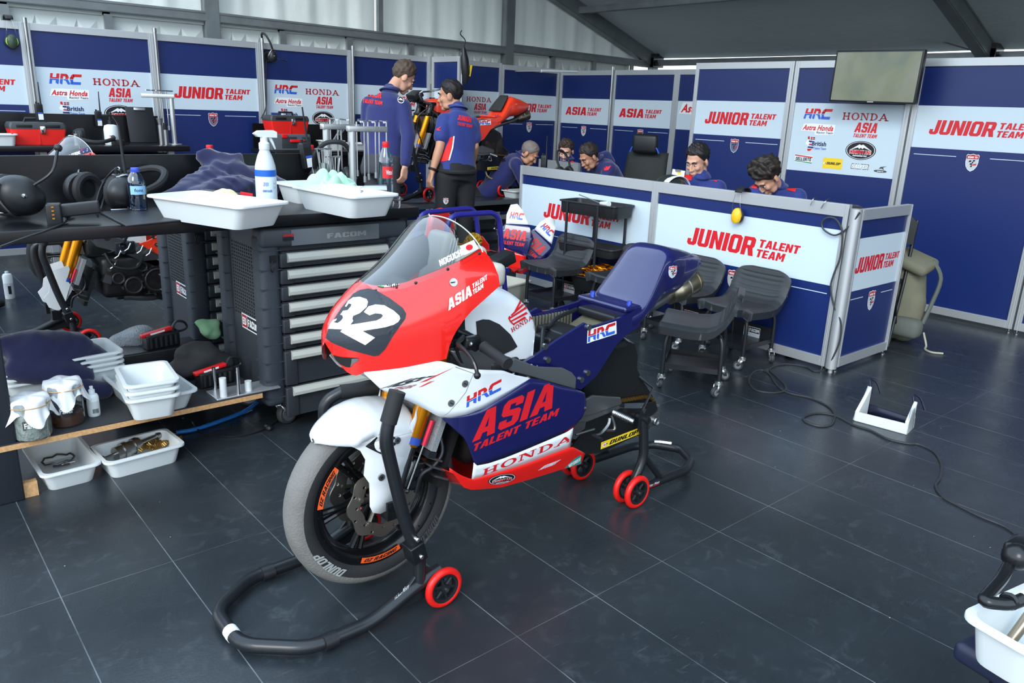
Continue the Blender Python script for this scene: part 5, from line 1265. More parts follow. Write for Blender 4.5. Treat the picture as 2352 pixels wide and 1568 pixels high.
def bottle(label, loc, h, r, mat, cap, lab, lab_txt=None, lab_tx=None, name='water_bottle'):
    t = thing(name, label, 'bottle', loc)
    q = MB(mat); pr = [(r*.55, .003), (r*.9, .0), (r, .012)]
    for i in range(6): pr += [(r, h*(.06+.05*i)), (r*.955, h*(.085+.05*i))]
    pr += [(r, h*.38), (r*.985, h*.40), (r*.985, h*.60), (r, h*.62), (r*.97, h*.68), (r*.86, h*.76), (r*.62, h*.84), (r*.42, h*.895), (r*.40, h*.93)]
    q.lathe(pr, n=28, caps=False); b_ = q.build('bottle_body', mat, t, smooth=60)
    q = MB(WTR); q.lathe([(0, .006), (r*.86, .008), (r*.93, .02), (r*.93, h*.66), (0, h*.66)], n=24); q.build('water', parent=t)
    q = MB(cap); q.lathe([(r*.44, h*.905), (r*.46, h*.91), (r*.46, h*.965), (r*.43, h*.985), (0, h*.985)], n=24); q.lathe([(r*.46, h*.90), (r*.5, h*.895), (r*.5, h*.90), (r*.46, h*.905)], n=24); q.build('cap', parent=t)
    q = MB(lab); a0 = -2.6; q.grid(lambda u, v: V((r*.992*cos(a0+2.0*u), r*.992*sin(a0+2.0*u), h*(.405+.19*v))), 14, 3)
    if lab_txt:
        a = Art(); a.text(lab_tx, lab_txt, .25, .3, .5, .4, .02)
        for m_, vs, fs, l in a.it: q.m(m_); q.add([V((r*1.0*cos(a0+2.0*p[0]), r*1.0*sin(a0+2.0*p[0]), h*(.405+.19*p[1]))) for p in vs], fs)
    q.build('label', parent=t, fix=False); return t

# ---------------------------------------------------------------- near work bench
BENCH = M('black_laminate', (15, 16, 19), .3, bump=.02, bscale=200); PLY = M('plywood_edge', (196, 152, 104), .55, noise=.2, nscale=90)
bx0, bx1, by0, by1, bz = -2.2, 2.135, 3.2, 3.98, 1.02
wb = thing('workbench', 'long black work bench with a plywood shelf below, holding white trays and tools', 'workbench', ((bx0+bx1)/2, by0, 0)); WO = V(((bx0+bx1)/2, by0, 0))
q = MB(BENCH); q.rbox(V(((bx0+bx1)/2, (by0+by1)/2, bz-.024))-WO, (bx1-bx0, by1-by0, .048), .003); q.build('worktop', parent=wb)
q = MB(BENCH); q.box(V(((bx0+bx1)/2, by1+.012, (bz+1.224)/2-.02))-WO, (bx1-bx0, .02, 1.224-bz+.04)); q.build('back_board', parent=wb, bevel=.002)
for x, y in ((.295, 3.245), (.295, 3.93), (-1.9, 3.245), (-1.9, 3.93)):
    q = MB(M('bench_leg_steel', (34, 39, 46), .45, .2)); q.rbox(V((x, y, .486))-WO, (.115, .08, .972), .006); q.build('leg', parent=wb)
q = MB(M('shelf_laminate', (44, 46, 49), .5, noise=.15, nscale=12)); q.box(V((-.45, 3.45, .236))-WO, (3.5, .50, .004)); q.m(PLY); q.box(V((-.45, 3.45, .223))-WO, (3.5, .50, .022)); q.build('shelf', parent=wb, smooth=0)
q = MB(PLY); q.box(V((-.3, 3.235, .03))-WO, (1.4, .03, .06)); q.build('base_rail', parent=wb, smooth=0)

# roller cabinets under the bench
CABG = M('cabinet_charcoal', (58, 64, 70), .5, bump=.1, bscale=240); CABB = M('cabinet_bumper', (50, 57, 65), .55, bump=.2, bscale=300); DRW = M('drawer_front', (44, 48, 53), .45); HND = M('drawer_handle_alu', (186, 187, 178), .5, .15); PERF = M('cabinet_side', (50, 55, 61), .45)
def cabinet(loc, label, w=.74, d=.50, H=.965, rz=0):
    t = thing('tool_cabinet', label, 'tool cabinet', (*loc, 0), rz, 'charcoal roller tool cabinets'); z0 = .135
    q = MB(PERF); q.box((w/2, d/2, (z0+H)/2), (w-.05, d-.04, H-z0-.02)); q.m(DARK)
    for i in range(11):
        for j in range(22): q.box((.0245, .13+.024*i, .52+.016*j), (.003, .009, .008))
    q.build('cabinet_body', parent=t, smooth=0)
    for x in (.045, w-.045):
        for y in (.04, d-.04):
            q = MB(CABB); q.rbox((x, y, (z0+H)/2-.01), (.10, .10, H-z0-.03), .03)
            for k_ in range(9): q.box((x, y, z0+.05+.085*k_), (.1015, .1015, .004))
            q.build('corner_bumper', parent=t)
    q = MB(CABG); q.rbox((w/2, .03, H-.045), (w, .10, .085), .02); q.m(M('badge_strip', (98, 104, 108), .45)).box((w/2-.01, -.022, H-.047), (w-.30, .006, .07))
    q.build('top_rail', parent=t)
    a = Art(); a.text(M('embossed_grey', (136, 141, 144), .4), 'FACOM', 0, 0, .2, .022, .02); a.rect(DRED, -.21, .022, -.16, .032); a.rect(INK, -.21, .004, -.16, .020)
    q = MB(); a.plane(q, (w/2-.06, -.0255, H-.062), (1, 0, 0), (0, 0, 1)); q.build('maker_badge', parent=t, smooth=0, fix=False)
    zt = H-.105
    for i, hh in enumerate((.075, .075, .075, .075, .075, .075, .175, .155)):
        zc = zt-hh/2; q = MB(DRW); q.box((w/2, -.001, zc), (w-.19, .03, hh-.008))
        for sx in (.115, w-.115): q.rbox((sx, -.008, zc-.004), (.06, .03, hh-.012), .006)
        dr_ = q.build('drawer', parent=t, smooth=30)
        q = MB(HND); hz = zt-.026; q.prism([(0, .017), (-.016, .014), (-.026, -.004), (-.026, -.018), (-.016, -.024), (0, -.022)], (.115, -.014, hz), (0, 1, 0), (0, 0, 1), (w-.23, 0, 0)); q.build('drawer_handle', parent=dr_, smooth=0)
        zt -= hh
    q = MB(DARK); q.box((w/2, .01, z0+.03), (w-.15, .03, .07)); q.build('plinth', parent=t)
    for sg, y in ((-1, 0),):
        q = MB(); facom().plane(q, (.0225, .30, .455), (0, -.20, 0), (0, 0, .20)); q.build('maker_label', parent=t, smooth=0, fix=False)
    q = MB(DARK); q.box((.055, -.012, H-.135), (.03, .01, .03)); q.tube([(.05, -.02, H-.14), (.035, -.03, H-.17), (.045, -.025, H-.19), (.06, -.02, H-.17)], .003, 6, sm=4); q.build('lock', parent=t)
    for i, (x, y) in enumerate(((.11, .10), (w-.11, .10), (.11, d-.08), (w-.11, d-.08))):
        a_ = (.3, .2, 2.8, 3.0)[i]; c_, s_ = cos(a_), sin(a_); q = MB(ZINC); q.cyl((x, y, .115), (x, y, .14), .045, n=20); o = V((x+.03*c_, y+.03*s_, .055))
        for sg in (-1, 1): dd = V((-s_, c_, 0))*.026*sg; q.add([V((x-.03*c_, y-.03*s_, .118))+dd, V((x+.045*c_, y+.045*s_, .118))+dd, o+dd+V((.014*c_, .014*s_, -.008)), o+dd-V((.014*c_, .014*s_, .008))], [(0, 1, 2, 3)])
        k2 = q.build('castor', parent=t, solid=.003, smooth=30); q = MB(CWH); ax = V((-s_, c_, 0)); q.lathe([(.04, -.017), (.05, -.017), (.055, -.01), (.055, .01), (.05, .017), (.04, .017)], o, ax, 28); q.m(ZINC).lathe([(0, -.019), (.039, -.0185), (.041, -.01), (.041, .01), (.039, .0185), (0, .019)], o, ax, 24); q.build('castor_wheel', parent=k2)
    return t
c0 = cabinet((1.335, 3.235), 'charcoal roller tool cabinet with silver drawer handles at the bench end')
dup(c0, (1.30, 4.06, 0), 0, 'charcoal roller tool cabinet standing back to back behind the near one')
# ---------------------------------------------------------------- things on the near bench
T1 = tray3('large white tray with yellow cloth at the bench edge', (386, 443), (490, 480), (619, 466), bz, .095)
tray('small white tray behind the spray bottle', (1.80, 3.62, bz), .34, .24, .09, .05)
tray3('white tray with a green cloth near the bench end', (691, 425), (780, 453), (897, 446), bz, .10)
def cloth(label, c, s, mat, seed, h=.03, name='cleaning_cloth', cat='cloth', folds=5, n=34, rz=0, sag=None):
    rr = random.Random(seed); K = [(rr.uniform(-1, 1)*folds, rr.uniform(-1, 1)*folds, rr.uniform(0, 6), rr.uniform(.4, 1)) for _ in range(7)]
    def f(u, v):
        x, y = (u-.5)*2, (v-.5)*2; e = (x**4+y**4)**.25
        z = sum(a*abs(sin(p*x+q_*y+o)) for p, q_, o, a in K)/7*h*2; z *= max(0, 1-e**3)*.9+.1
        wx = 1+.18*sin(3*atan2(y, x)+K[0][2])+.10*sin(5*atan2(y, x)+K[1][2])
        return V((x*s[0]/2*wx, y*s[1]/2*wx, z+.004+(sag(x, y) if sag else 0)))
    o = MB(mat).grid(f, n, n).build(name, mat, smooth=180, solid=.003); o.location = c; o.rotation_euler = (0, 0, rz); o.modifiers.new('u', 'SUBSURF').levels = 1
    return tag(o, label, cat)
YC = M('yellow_cloth', (226, 222, 160), .9, sheen=.4); GC = M('green_microfibre', (168, 218, 188), .95, sheen=.5); NC = M('navy_cloth', (22, 27, 66), .9, sheen=.3, bump=.2, bscale=500); BC = M('black_cloth', (34, 36, 38), .8, bump=.2, bscale=400); OG = M('olive_green_cloth', (112, 150, 116), .95)
p = at(507, 462, z=bz+.04); cloth('crumpled pale yellow cloth lying in the large white tray', (p.x, p.y, bz+.02), (.20, .15), YC, 3, .06)
p = at(516, 445, z=bz+.06); q = MB(DSTEEL); q.cyl(p+V((-.09, .0, .02)), p+V((.06, -.03, 0)), .006, n=10); q.cyl(p+V((-.10, .02, .02)), p+V((.05, -.01, 0)), .005, n=10); q.m(REDC).cyl(p+V((.06, -.03, 0)), p+V((.11, -.04, -.01)), .012, n=12); tag(q.build('screwdriver'), 'dark screwdriver with a red handle in the large white tray', 'screwdriver')
p = at(765, 430, z=bz+.07); cloth('mint green microfibre cloth heaped in the tray at the bench end', (p.x, p.y, bz+.03), (.26, .20), GC, 8, .10)
p = at(812, 438, z=bz+.05); cloth('pale blue paper wipe under the green cloth in the tray', (p.x, p.y, bz+.015), (.26, .16), M('pale_blue_paper', (196, 214, 228), .85), 5, .05, name='paper_wipe', cat='wipe')
p = at(862, 436, z=bz+.09); q = MB(STEEL); d = V((.95, -.3, .02)); q.tube([p-d*.07, p-d*.05, p+d*.05], [.012, .022, .024], 18); q.m(DARK).cyl(p+d*.05, p+d*.056, .017, n=16); tag(q.build('metal_sleeve'), 'grey metal sleeve with a dark end lying on the tray rim', 'metal sleeve')
# spray bottle
p = at(615, 494, z=bz); t = thing('spray_bottle', 'tall white spray bottle with blue cleaning liquid on the bench', 'spray bottle', (p.x, p.y, bz), radians(0)); r = .043
q = MB(M('frosted_plastic', (206, 216, 222), .35, trans=.15)); q.lathe([(r*.9, 0), (r, .006), (r, .19), (r*.95, .21), (r*.72, .245), (r*.42, .275), (r*.4, .285)], n=32); q.build('bottle_body', parent=t)
q = MB(M('blue_liquid', (30, 120, 205), .2)); q.lathe([(r*.905, -.0005), (r*1.006, .006), (r*1.006, .052)], n=32, caps=False); q.build('liquid', parent=t)
q = MB(M('label_pale_blue', (206, 222, 234), .45)); q.lathe([(r*1.01, .055), (r*1.01, .185)], n=32, caps=False); q.m(M('label_blue', (24, 92, 190), .4)).lathe([(r*1.018, .165), (r*1.018, .192)], n=32, caps=False)
a = Art(); a.text(M('label_text', (40, 90, 170), .5), 'anex', .06, .55, .3, .12, 0, .2); a.text(M('label_text', (40, 90, 170), .5), 'CRISTALES', .02, .36, .5, .07, -.01); a.rect(WHT, .60, .05, .98, .75)
for i in range(7): a.rect(M('fine_print', (130, 140, 150), .6), .63, .70-.045*i, .93-.05*(i % 3), .715-.045*i)
for m_, vs, fs, l in a.it: q.m(m_); q.add([V((r*(1.02+.004*(m_.name != 'white_ink'))*cos(-2.35+1.75*x), r*(1.02+.004*(m_.name != 'white_ink'))*sin(-2.35+1.75*x), .055+.13*y)) for x, y in vs], fs)
q.build('label', parent=t, fix=False)
q = MB(WPLA); q.lathe([(.02, .272), (.022, .275), (.022, .30), (.015, .305), (.015, .325)], n=20); q.prism([(-.03, .325), (.055, .322), (.055, .345), (.04, .352), (-.025, .350), (-.045, .338)], (0, -.012, 0), (1, 0, 0), (0, 0, 1), (0, .024, 0)); q.tube([(.025, 0, .325), (.038, 0, .30), (.048, 0, .275)], [.008, .006, .004], 8); q.build('trigger_head', parent=t, bevel=.003)
bottle('small blue water bottle standing on the bench beside the cables', at(319, 486, z=bz), .185, .036, GLASSB, BLUC, M('blue_label', (140, 190, 230), .4), 'font', DNAVY)
bottle('clear water bottle with a red cap at the bench end', (2.095, 3.44, bz), .30, .037, GLASSW, REDC, M('red_label', (206, 40, 46), .4), 'Vittel', WHT)
bottle('clear water bottle with a red cap on the floor behind the shelf', at(447, 775, z=.02), .30, .037, GLASSW, REDC, M('red_label', (206, 40, 46), .4), 'Vittel', WHT)
for u in (482, 714): bottle('water bottle behind the back board, red cap showing, %s' % ('left one' if u < 500 else 'right one by the radio'), (at(u, 346, y=4.14).x, 4.14, 1.003), .26, .037, GLASSW, REDC, M('red_label', (206, 40, 46), .4))
tag(MB(BENCH).box((1.70, 4.36, .985), (.95, .66, .035)).build('rear_worktop'), 'black worktop over the cabinet behind, hidden by the back board', 'worktop')
# jacket heap
def heap(label, segs, mat, name, cat, vox=.014, wrink=.012, seed=1, group=None):
    q = blob(segs, vox, 10); rr = random.Random(seed); K = [(V((rr.uniform(-1, 1), rr.uniform(-1, 1), rr.uniform(-1, 1)))*rr.uniform(18, 46), rr.uniform(0, 6)) for _ in range(8)]
    c = sum(q.v, V())/len(q.v); zmin = min(p.z for p in q.v)
    for i, p in enumerate(q.v):
        d = sum(1-abs(sin(k_.dot(p)+o*1.0+2*sin(k_.yzx.dot(p)*.3))) for k_, o in K)/8-.36
        n = (p-c); n.normalize(); q.v[i] = p+n*d*wrink*3.2
        if q.v[i].z < zmin: q.v[i].z = zmin
    return tag(q.build(name, mat, smooth=180), label, cat, group)
B_ = lambda u, v, z: at(u, v, z=z)
heap('crumpled navy jacket heaped against the bench back board', [((V((1.10, 3.68, bz+.03)), .03), (V((1.25, 3.76, bz+.06)), .06), (V((1.42, 3.84, bz+.12)), .08), (V((1.58, 3.84, bz+.09)), .065), (V((1.72, 3.76, bz+.04)), .045)), ((V((1.22, 3.66, bz+.04)), .04), (V((1.42, 3.72, bz+.07)), .06), (V((1.60, 3.72, bz+.04)), .05)), ((V((1.36, 3.88, bz+.20)), .04), (V((1.50, 3.88, bz+.17)), .05))], NC, 'folded_jacket', 'jacket', vox=.010, wrink=.020, seed=4)
# headsets, radios and cables
def headset(label, loc, rz=0, s=1, band=True, group='black radio headsets'):
    t = thing('radio_headset', label, 'headset', loc, rz, group); 
    def cup(y, tilt):
        q = MB(BLK); q.lathe([(0, .045*s), (.02*s, .044*s), (.037*s, .034*s), (.047*s, .016*s), (.049*s, 0), (.046*s, -.008*s)], (0, y, .05*s), (0, math.copysign(1, y), tilt), 28, 1, 1.18); q.m(RUB).torus((0, y-math.copysign(.012*s, y), .05*s), .038*s, .013*s, (0, 1, 0), 24, 8); c = q.build('ear_cup', parent=t)
        q = MB(STEEL); q.tube([(-.045*s, y*1.0, .03*s), (-.052*s, y*1.28, .055*s), (-.02*s, y*1.4, .105*s), (.02*s, y*1.35, .11*s)], .0025*s, 6, sm=4); q.ball((.0, y+math.copysign(.044*s, y), .052*s), .007*s, 8); q.build('yoke', parent=c)
    cup(-.07*s, .15); cup(.07*s, .15)
    if band:
        q = MB(RUB); q.tube([(0, -.085*s, .10*s), (-.03*s, -.09*s, .17*s), (-.06*s, -.05*s, .235*s), (-.07*s, 0, .25*s), (-.06*s, .05*s, .235*s), (-.03*s, .09*s, .17*s), (0, .085*s, .10*s)], .011*s, 8, sm=5); q.build('headband', parent=t)
    q = MB(BLK); q.tube([(.03*s, -.10*s, .04*s), (.08*s, -.13*s, .02*s), (.14*s, -.10*s, .02*s)], .004*s, 6, sm=4); q.ball((.145*s, -.098*s, .02*s), .010*s, 10); q.build('microphone', parent=t); return t
hs = headset('large black headset at the left edge of the near bench', (.565, 3.54, bz+.055), 0, 1.5); hs.rotation_euler = (radians(-8), radians(-62), radians(12))
q = dup(hs, (.80, 3.70, bz+.075), (radians(-10), radians(95), radians(20)), 'black headset lying in the tangle of cables beside the blue bottle')
def radio(label, loc, rot, s=1, lab=True):
    t = thing('handheld_radio', label, 'radio', loc, 0, 'handheld two way radios', rot=rot)
    q = MB(BLK); q.rbox((0, 0, .065*s), (.055*s, .034*s, .13*s), .006*s); b = q.build('radio_body', parent=t)
    q = MB(BLK); q.tube([(.018*s, 0, .13*s), (.018*s, 0, .15*s), (.018*s, 0, .30*s)], [.007*s, .006*s, .0035*s], 10); q.build('antenna', parent=t)
    q = MB(BLKM); q.cyl((-.015*s, 0, .13*s), (-.015*s, 0, .147*s), .007*s, n=12); q.cyl((.002*s, 0, .13*s), (.002*s, 0, .14*s), .006*s, n=12); q.build('knob', parent=t)
    q = MB(DARK)
    for i in range(6): q.box((0, -.0175*s, (.075+.006*i)*s), (.036*s, .001, .002*s))
    if lab: q.m(WHT).box((.004*s, -.0176*s, .03*s), (.036*s, .001, .045*s)); q.m(BLUE).box((.002*s, -.018*s, .06*s), (.036*s, .001, .010*s))
    q.build('speaker_grille', parent=t); return t
radio('black handheld radio hung on the back board between the spray bottle and the tool stands', (1.93, 3.955, 1.148), (0, radians(-8), radians(8)), 1.05)
radio('black handheld radio with a yellow ringed antenna behind the small blue bottle', (.925, 3.66, bz), (0, radians(-2), .2), 1.15, False)
dup(hs, (2.02, 3.86, bz+.03), (0, radians(-12), radians(70)), 'black headset hanging against the back board beside the radio', scale=(.72, .72, .72))
q = MB(BLK); P = lambda u, v, z=bz+.006: at(u, v, z=z)
q.tube([P(0, 567), P(60, 545), P(110, 528), P(150, 510), P(155, 497, bz+.02)], .004, 6, sm=5); tag(q.build('power_cable'), 'thin black cable running off the left front of the bench', 'cable')
q = MB(BLK); q.tube([P(225, 492, bz+.01), P(222, 460, bz+.04), P(236, 420, bz+.10), P(262, 390, bz+.16), P(272, 387, bz+.165), P(285, 400, bz+.13), P(292, 420, bz+.06)], .004, 6, sm=5); q.tube([P(232, 480, bz+.02), P(243, 440, bz+.05), P(258, 417, bz+.09), P(235, 432, bz+.07), P(200, 445, bz+.04), P(150, 440, bz+.03), P(138, 442, bz+.02), P(165, 450, bz+.02)], .004, 6, sm=5); q.m(WPLA).ball(P(272, 387, bz+.165), .008, 8); tag(q.build('headset_cable'), 'looped black headset cable rising beside the blue bottle', 'cable')
q = MB(BLK); c = P(175, 480, bz+.05); q.rbox(c, (.16, .05, .045), .006, (0, -.1, -.25)); q.rbox(c+V((-.075, .0, -.015)), (.05, .06, .08), .006, (0, 0, -.25)); q.m(GOLD)
for i in range(4): q.box(c+V((-.085, -.032, .015-.014*i)), (.008, .004, .005))
q.m(BLK).cyl(P(155, 497, bz+.012), P(165, 480, bz+.03), .011, n=12); tag(q.build('radio_charger'), 'black radio charger dock with gold contacts among the cables', 'charger')
a_, b_, c_ = P(228, 490, bz), P(290, 522, bz), P(430, 508, bz); q = MB(BLK); q.prism([(0, 0), (1, 0), (1, 1), (0, 1)], b_, c_-b_, a_-b_, (0, 0, .008)); q.m(STEEL).box((a_+(c_-b_)*.35)+V((0, 0, .01)), (.07, .012, .006)); tag(q.build('clipboard', bevel=.003), 'flat black clipboard folder lying on the bench before the blue bottle', 'clipboard')
# T-handle tool stands
def tool_stand(label, loc, rz, s=1, n=6, second=True, group='T-handle tool stands'):
    t = thing('tool_stand', label, 'tool stand', loc, rz, group); AL = M('brushed_alloy', (196, 198, 198), .32, .75)
    q = MB(AL); q.cyl((0, 0, 0), (0, 0, .34*s), .017*s, n=20); q.cyl((0, 0, 0), (0, 0, .006), .05*s, n=24); q.build('post', parent=t)
    q = MB(AL); q.rbox((.085*s, 0, .335*s), (.22*s, .035*s, .028*s), .004); q.build('rail', parent=t)
    for i in range(n):
        x = (.03+.032*i)*s; y = (-.010 if i % 2 else .008)*s; ln = (.24+.03*((i*7) % 4)/3)*s
        q = MB(ZINC); q.cyl((x, y, .37*s), (x, y, .37*s-ln), .0042*s, n=8); q.cyl((x, y, .37*s-ln-.03*s), (x, y, .37*s-ln), (.008 if i < 4 else .0042)*s, n=10); q.cyl((x-.02*s-.05*s*(i % 2), y-.10*s, .372*s), (x+.06*s, y+.10*s, .372*s), .0048*s, n=8); q.build('t_handle_tool', parent=t)
    return t
tool_stand('bright tool stand with long hanging T-handle tools at the bench end', (2.065, 3.72, bz), radians(-2), 1.03)
tool_stand('second T-handle tool stand with hanging drivers, left of the bright one', (2.0, 3.88, bz), radians(4), 1.04, 4)
for x, h in ((1.93, .17), (1.99, .13)):
    t = thing('tool_pot', 'metal tube of slim drivers standing beside the T-handle stands, %s' % ('left' if x < 1.95 else 'right'), 'tool pot', (x, 3.78, bz)); q = MB(STEEL); q.lathe([(.02, 0), (.02, h), (.016, h), (.016, .01)], n=18); q.build('pot', parent=t)
    for i in range(6):
        a_ = i*1.05; q = MB(ZINC); q.cyl((.006*cos(a_), .006*sin(a_), .02), (.035*cos(a_), .02*sin(a_), h+.07), .003, n=6); q.cyl((.035*cos(a_)-.012, .02*sin(a_), h+.07), (.035*cos(a_)+.012, .02*sin(a_), h+.072), .004, n=6); q.build('driver', parent=t)
# sprocket on legs
t = thing('sprocket_stand', 'toothed steel sprocket standing on three short pins at the bench corner', 'sprocket', (2.02, 3.30, bz)); q = MB(DSTEEL)
o = [((.075 if i % 2 else .068)*cos(2*pi*i/76), (.075 if i % 2 else .068)*sin(2*pi*i/76)) for i in range(76)]; q.prism(o, (0, 0, .032), (1, 0, 0), (0, 1, 0), (0, 0, .006), [[(.045*cos(2*pi*i/24), .045*sin(2*pi*i/24)) for i in range(24)]]); q.torus((0, 0, .035), .03, .006, (0, 0, 1), 24, 6)
for i in range(5): q.box((.038*cos(i*1.257), .038*sin(i*1.257), .035), (.03, .008, .005), (0, 0, i*1.257))
q.build('sprocket', parent=t)
for i in range(4): q = MB(CHR); x, y = .06*cos(i*pi/2+.6), .06*sin(i*pi/2+.6); q.cyl((x, y, 0), (x, y, .05), .006, n=10); q.cyl((x, y, 0), (x, y, .008), .009, n=10); q.build('pin', parent=t)

# ---------------------------------------------------------------- on and under the plywood shelf
SZ = .238
tray3('big white tray under the stack of smaller trays on the plywood shelf', (241, 855), (293, 928), (446, 896), SZ, .085)
for i in range(3):
    a_, b_, c_ = at(256, 843, z=SZ+.168), at(290, 891, z=SZ+.168), at(420, 872, z=SZ+.168); ce = (a_+c_)/2; X = c_-b_
    tray('white tray stacked on the plywood shelf, %s of three' % ('lowest', 'middle', 'topmost')[i], (ce.x, ce.y, SZ+.012+.03*i+.0), X.length, (a_-b_).length, .098, atan2(X.y, X.x), group='stacked small white trays')
def jar(label, px_, r, h, fill, fillmat, covseed, txt):
    p = at(*px_, z=SZ); t = thing('covered_jar', label, 'jar', (p.x, p.y, SZ), 0, 'paper covered plastic jars'); q = MB(clear_mat('jar_plastic', (214, 222, 226), .10)); q.lathe([(r*.96, .0), (r, .006), (r, h)], n=32, caps=False); q.build('jar_wall', parent=t)
    q = MB(fillmat); q.lathe([(0, .004), (r*.93, .005), (r*.95, .01), (r*.95, fill*h), (r*.8, fill*h+.006), (0, fill*h+.003)], n=28); q.build('contents', parent=t)
    rr = random.Random(covseed)
    def f(u, v):
        a_ = 2*pi*u; k_ = .5+.5*sin(4*a_+covseed); m_ = sin(13*a_)*.004+sin(7*a_+1)*.004
        if v < .4: q_ = v/.4; return V((r*1.02*q_*cos(a_), r*1.02*q_*sin(a_), h+.012+.004*sin(5*a_)*q_-.006*q_**3))
        q_ = (v-.4)/.6; rad = r*1.03+m_*q_+.012*q_*k_*2-.006*sin(q_*pi); return V((rad*cos(a_), rad*sin(a_), h+.006-q_*(.05+.05*k_)))
    q = MB(M('white_paper_towel', (226, 228, 228), .9)); q.grid(f, 72, 14, cu=True); q.build('paper_cover', parent=t, merge=.0003, smooth=180)
    q = MB(M('rubber_band', (190, 150, 110), .6)); q.torus((0, 0, h-.018), r*1.05, .002, (0, 0, 1), 40, 6); q.build('rubber_band', parent=t)
    if txt:
        a = Art(); a.rect(INK, 0, 0, 1, .5); a.up(); a.text(WHT, txt, .1, .1, .8, .3, .02); q = MB()
        for m_, vs, fs, l in a.it: q.m(m_); q.add([V((r*(1.005+.006*l)*cos(-2.15+.9*x), r*(1.005+.006*l)*sin(-2.15+.9*x), h*.32+.07*y)) for x, y in vs], fs)
        q.build('jar_label', parent=t, fix=False)
CRUMP = M('crumpled_paper', (206, 206, 192), .95, bump=1.0, bscale=40)
jar('left jar stuffed with crumpled paper under a white paper cover', (77, 1000), .068, .150, .9, CRUMP, 1, 'Faher'); jar('right jar holding a little brown liquid under a white paper cover', (155, 970), .066, .170, .25, M('brown_liquid', (110, 66, 44), .2), 2, 'Faher')
p = at(217, 953, z=SZ); t = thing('pump_spray', 'small white pump spray bottle beside the covered jars', 'spray bottle', (p.x, p.y, SZ)); q = MB(WPLA); q.lathe([(.021, 0), (.023, .003), (.023, .08), (.019, .09), (.010, .095)], n=24); q.build('bottle_body', parent=t); q = MB(WPLA); q.lathe([(.012, .095), (.012, .11), (.007, .112), (.007, .125), (.0, .126)], n=16); q.cyl((0, 0, .118), (0, -.012, .119), .003, n=8); q.build('pump', parent=t); q = MB(M('label_grey', (196, 200, 200), .5)); q.lathe([(.0234, .012), (.0234, .065)], n=24, caps=False); q.m(INK)
for i in range(9): q.box((-.008+.0025*i, -.0236, .025), (.0012, .001, .018))
q.build('label', parent=t)
# plate with metal pins
a_, b_, c_ = at(462, 897, z=SZ+.006), at(495, 921, z=SZ+.006), at(606, 897, z=SZ+.006); t = thing('pin_plate', 'flat metal plate with upright pins and white bushes on the plywood shelf', 'tool plate', (b_.x, b_.y, SZ)); q = MB(M('brushed_alloy', (196, 198, 198), .32, .75)); q.box((.155, .075, .004), (.29, .13, .008)); q.build('plate', parent=t, bevel=.002)
for u, v, h, r, m_ in ((494, 895, .105, .008, CHR), (514, 910, .085, .015, WPLA), (550, 906, .125, .008, CHR), (571, 896, .045, .015, WPLA)):
    p = at(u, v, z=SZ+.008)-b_; p = V((min(.29, max(.02, p.x)), min(.13, max(.02, p.y)), .008)); q = MB(m_); q.cyl(p, p+V((0, 0, h)), r, n=18); q.build('pin' if m_ is CHR else 'bush', parent=t)
def battery(label, c, rz):
    t = thing('jump_battery', label, 'battery', c, rz, 'small starter battery packs'); q = MB(BLK); q.rbox((0, 0, .035), (.16, .06, .07), .006)
    for i in range(6): q.cyl((-.06+.024*i, -.028, .01), (-.06+.024*i, -.028, .06), .011, n=12)
    q.build('battery_case', parent=t); q = MB(REDC); q.rbox((-.02, 0, .076), (.15, .03, .016), .004, (0, -.12, 0)); q.m(WHT).box((-.02, -.0155, .077), (.07, .001, .008), (0, -.12, 0)); q.build('top_strip', parent=t); q = MB(BLK); q.tube([(.05, 0, .07), (.08, 0, .11), (.12, .0, .10), (.13, 0, .07), (.09, 0, .06), (.06, -.01, .08)], .006, 6, sm=4); q.build('lead', parent=t)
battery('battery pack with a red strip beside the metal pin plate', (1.17, 3.42, SZ), .1)
battery('battery pack with black leads beside the bubble wrapped bag', (1.06, 3.80, SZ+.10), .15)
q = MB(BLK); q.rbox((1.02, 3.83, SZ-.06), (.42, .16, .32), .01); tag(q.build('storage_case'), 'black case standing behind the plywood shelf under the battery pack', 'case')
# black bag, navy cloth, green cloth, plastic sack
heap('slumped black fabric bag on the plywood shelf beside the tray stack', [((V((1.05, 3.56, SZ+.05)), .055), (V((1.17, 3.55, SZ+.09)), .075), (V((1.26, 3.52, SZ+.05)), .05)), ((V((1.08, 3.55, SZ+.13)), .04), (V((1.2, 3.56, SZ+.14)), .035))], BC, 'fabric_bag', 'bag', seed=9)
p = at(470, 770, y=3.72); heap('dull green cloth draped in front of the red capped bottle', [((V((p.x-.03, 3.70, SZ+.22)), .02), (V((p.x+.04, 3.70, SZ+.20)), .025)), ((V((p.x, 3.69, SZ+.18)), .035), (V((p.x+.03, 3.69, SZ+.16)), .035))], OG, 'cleaning_cloth', 'cloth', .01, seed=2)
for i in range(4): tray('white tray in the pile under the navy cloth, %s' % ('bottom one', 'second from the bottom', 'third from the bottom', 'top one')[i], (.60, 3.66, SZ+.03+.022*i), .46, .26, .09, .06, group='white trays under the navy cloth')
heap('navy garment thrown over the pile of trays under the bench', [((V((.40, 3.62, SZ+.26)), .045), (V((.50, 3.60, SZ+.24)), .08), (V((.66, 3.62, SZ+.20)), .08), (V((.74, 3.62, SZ+.14)), .05)), ((V((.42, 3.55, SZ+.17)), .05), (V((.60, 3.54, SZ+.13)), .055), (V((.68, 3.54, SZ+.10)), .035))], NC, 'navy_garment', 'garment', seed=12)
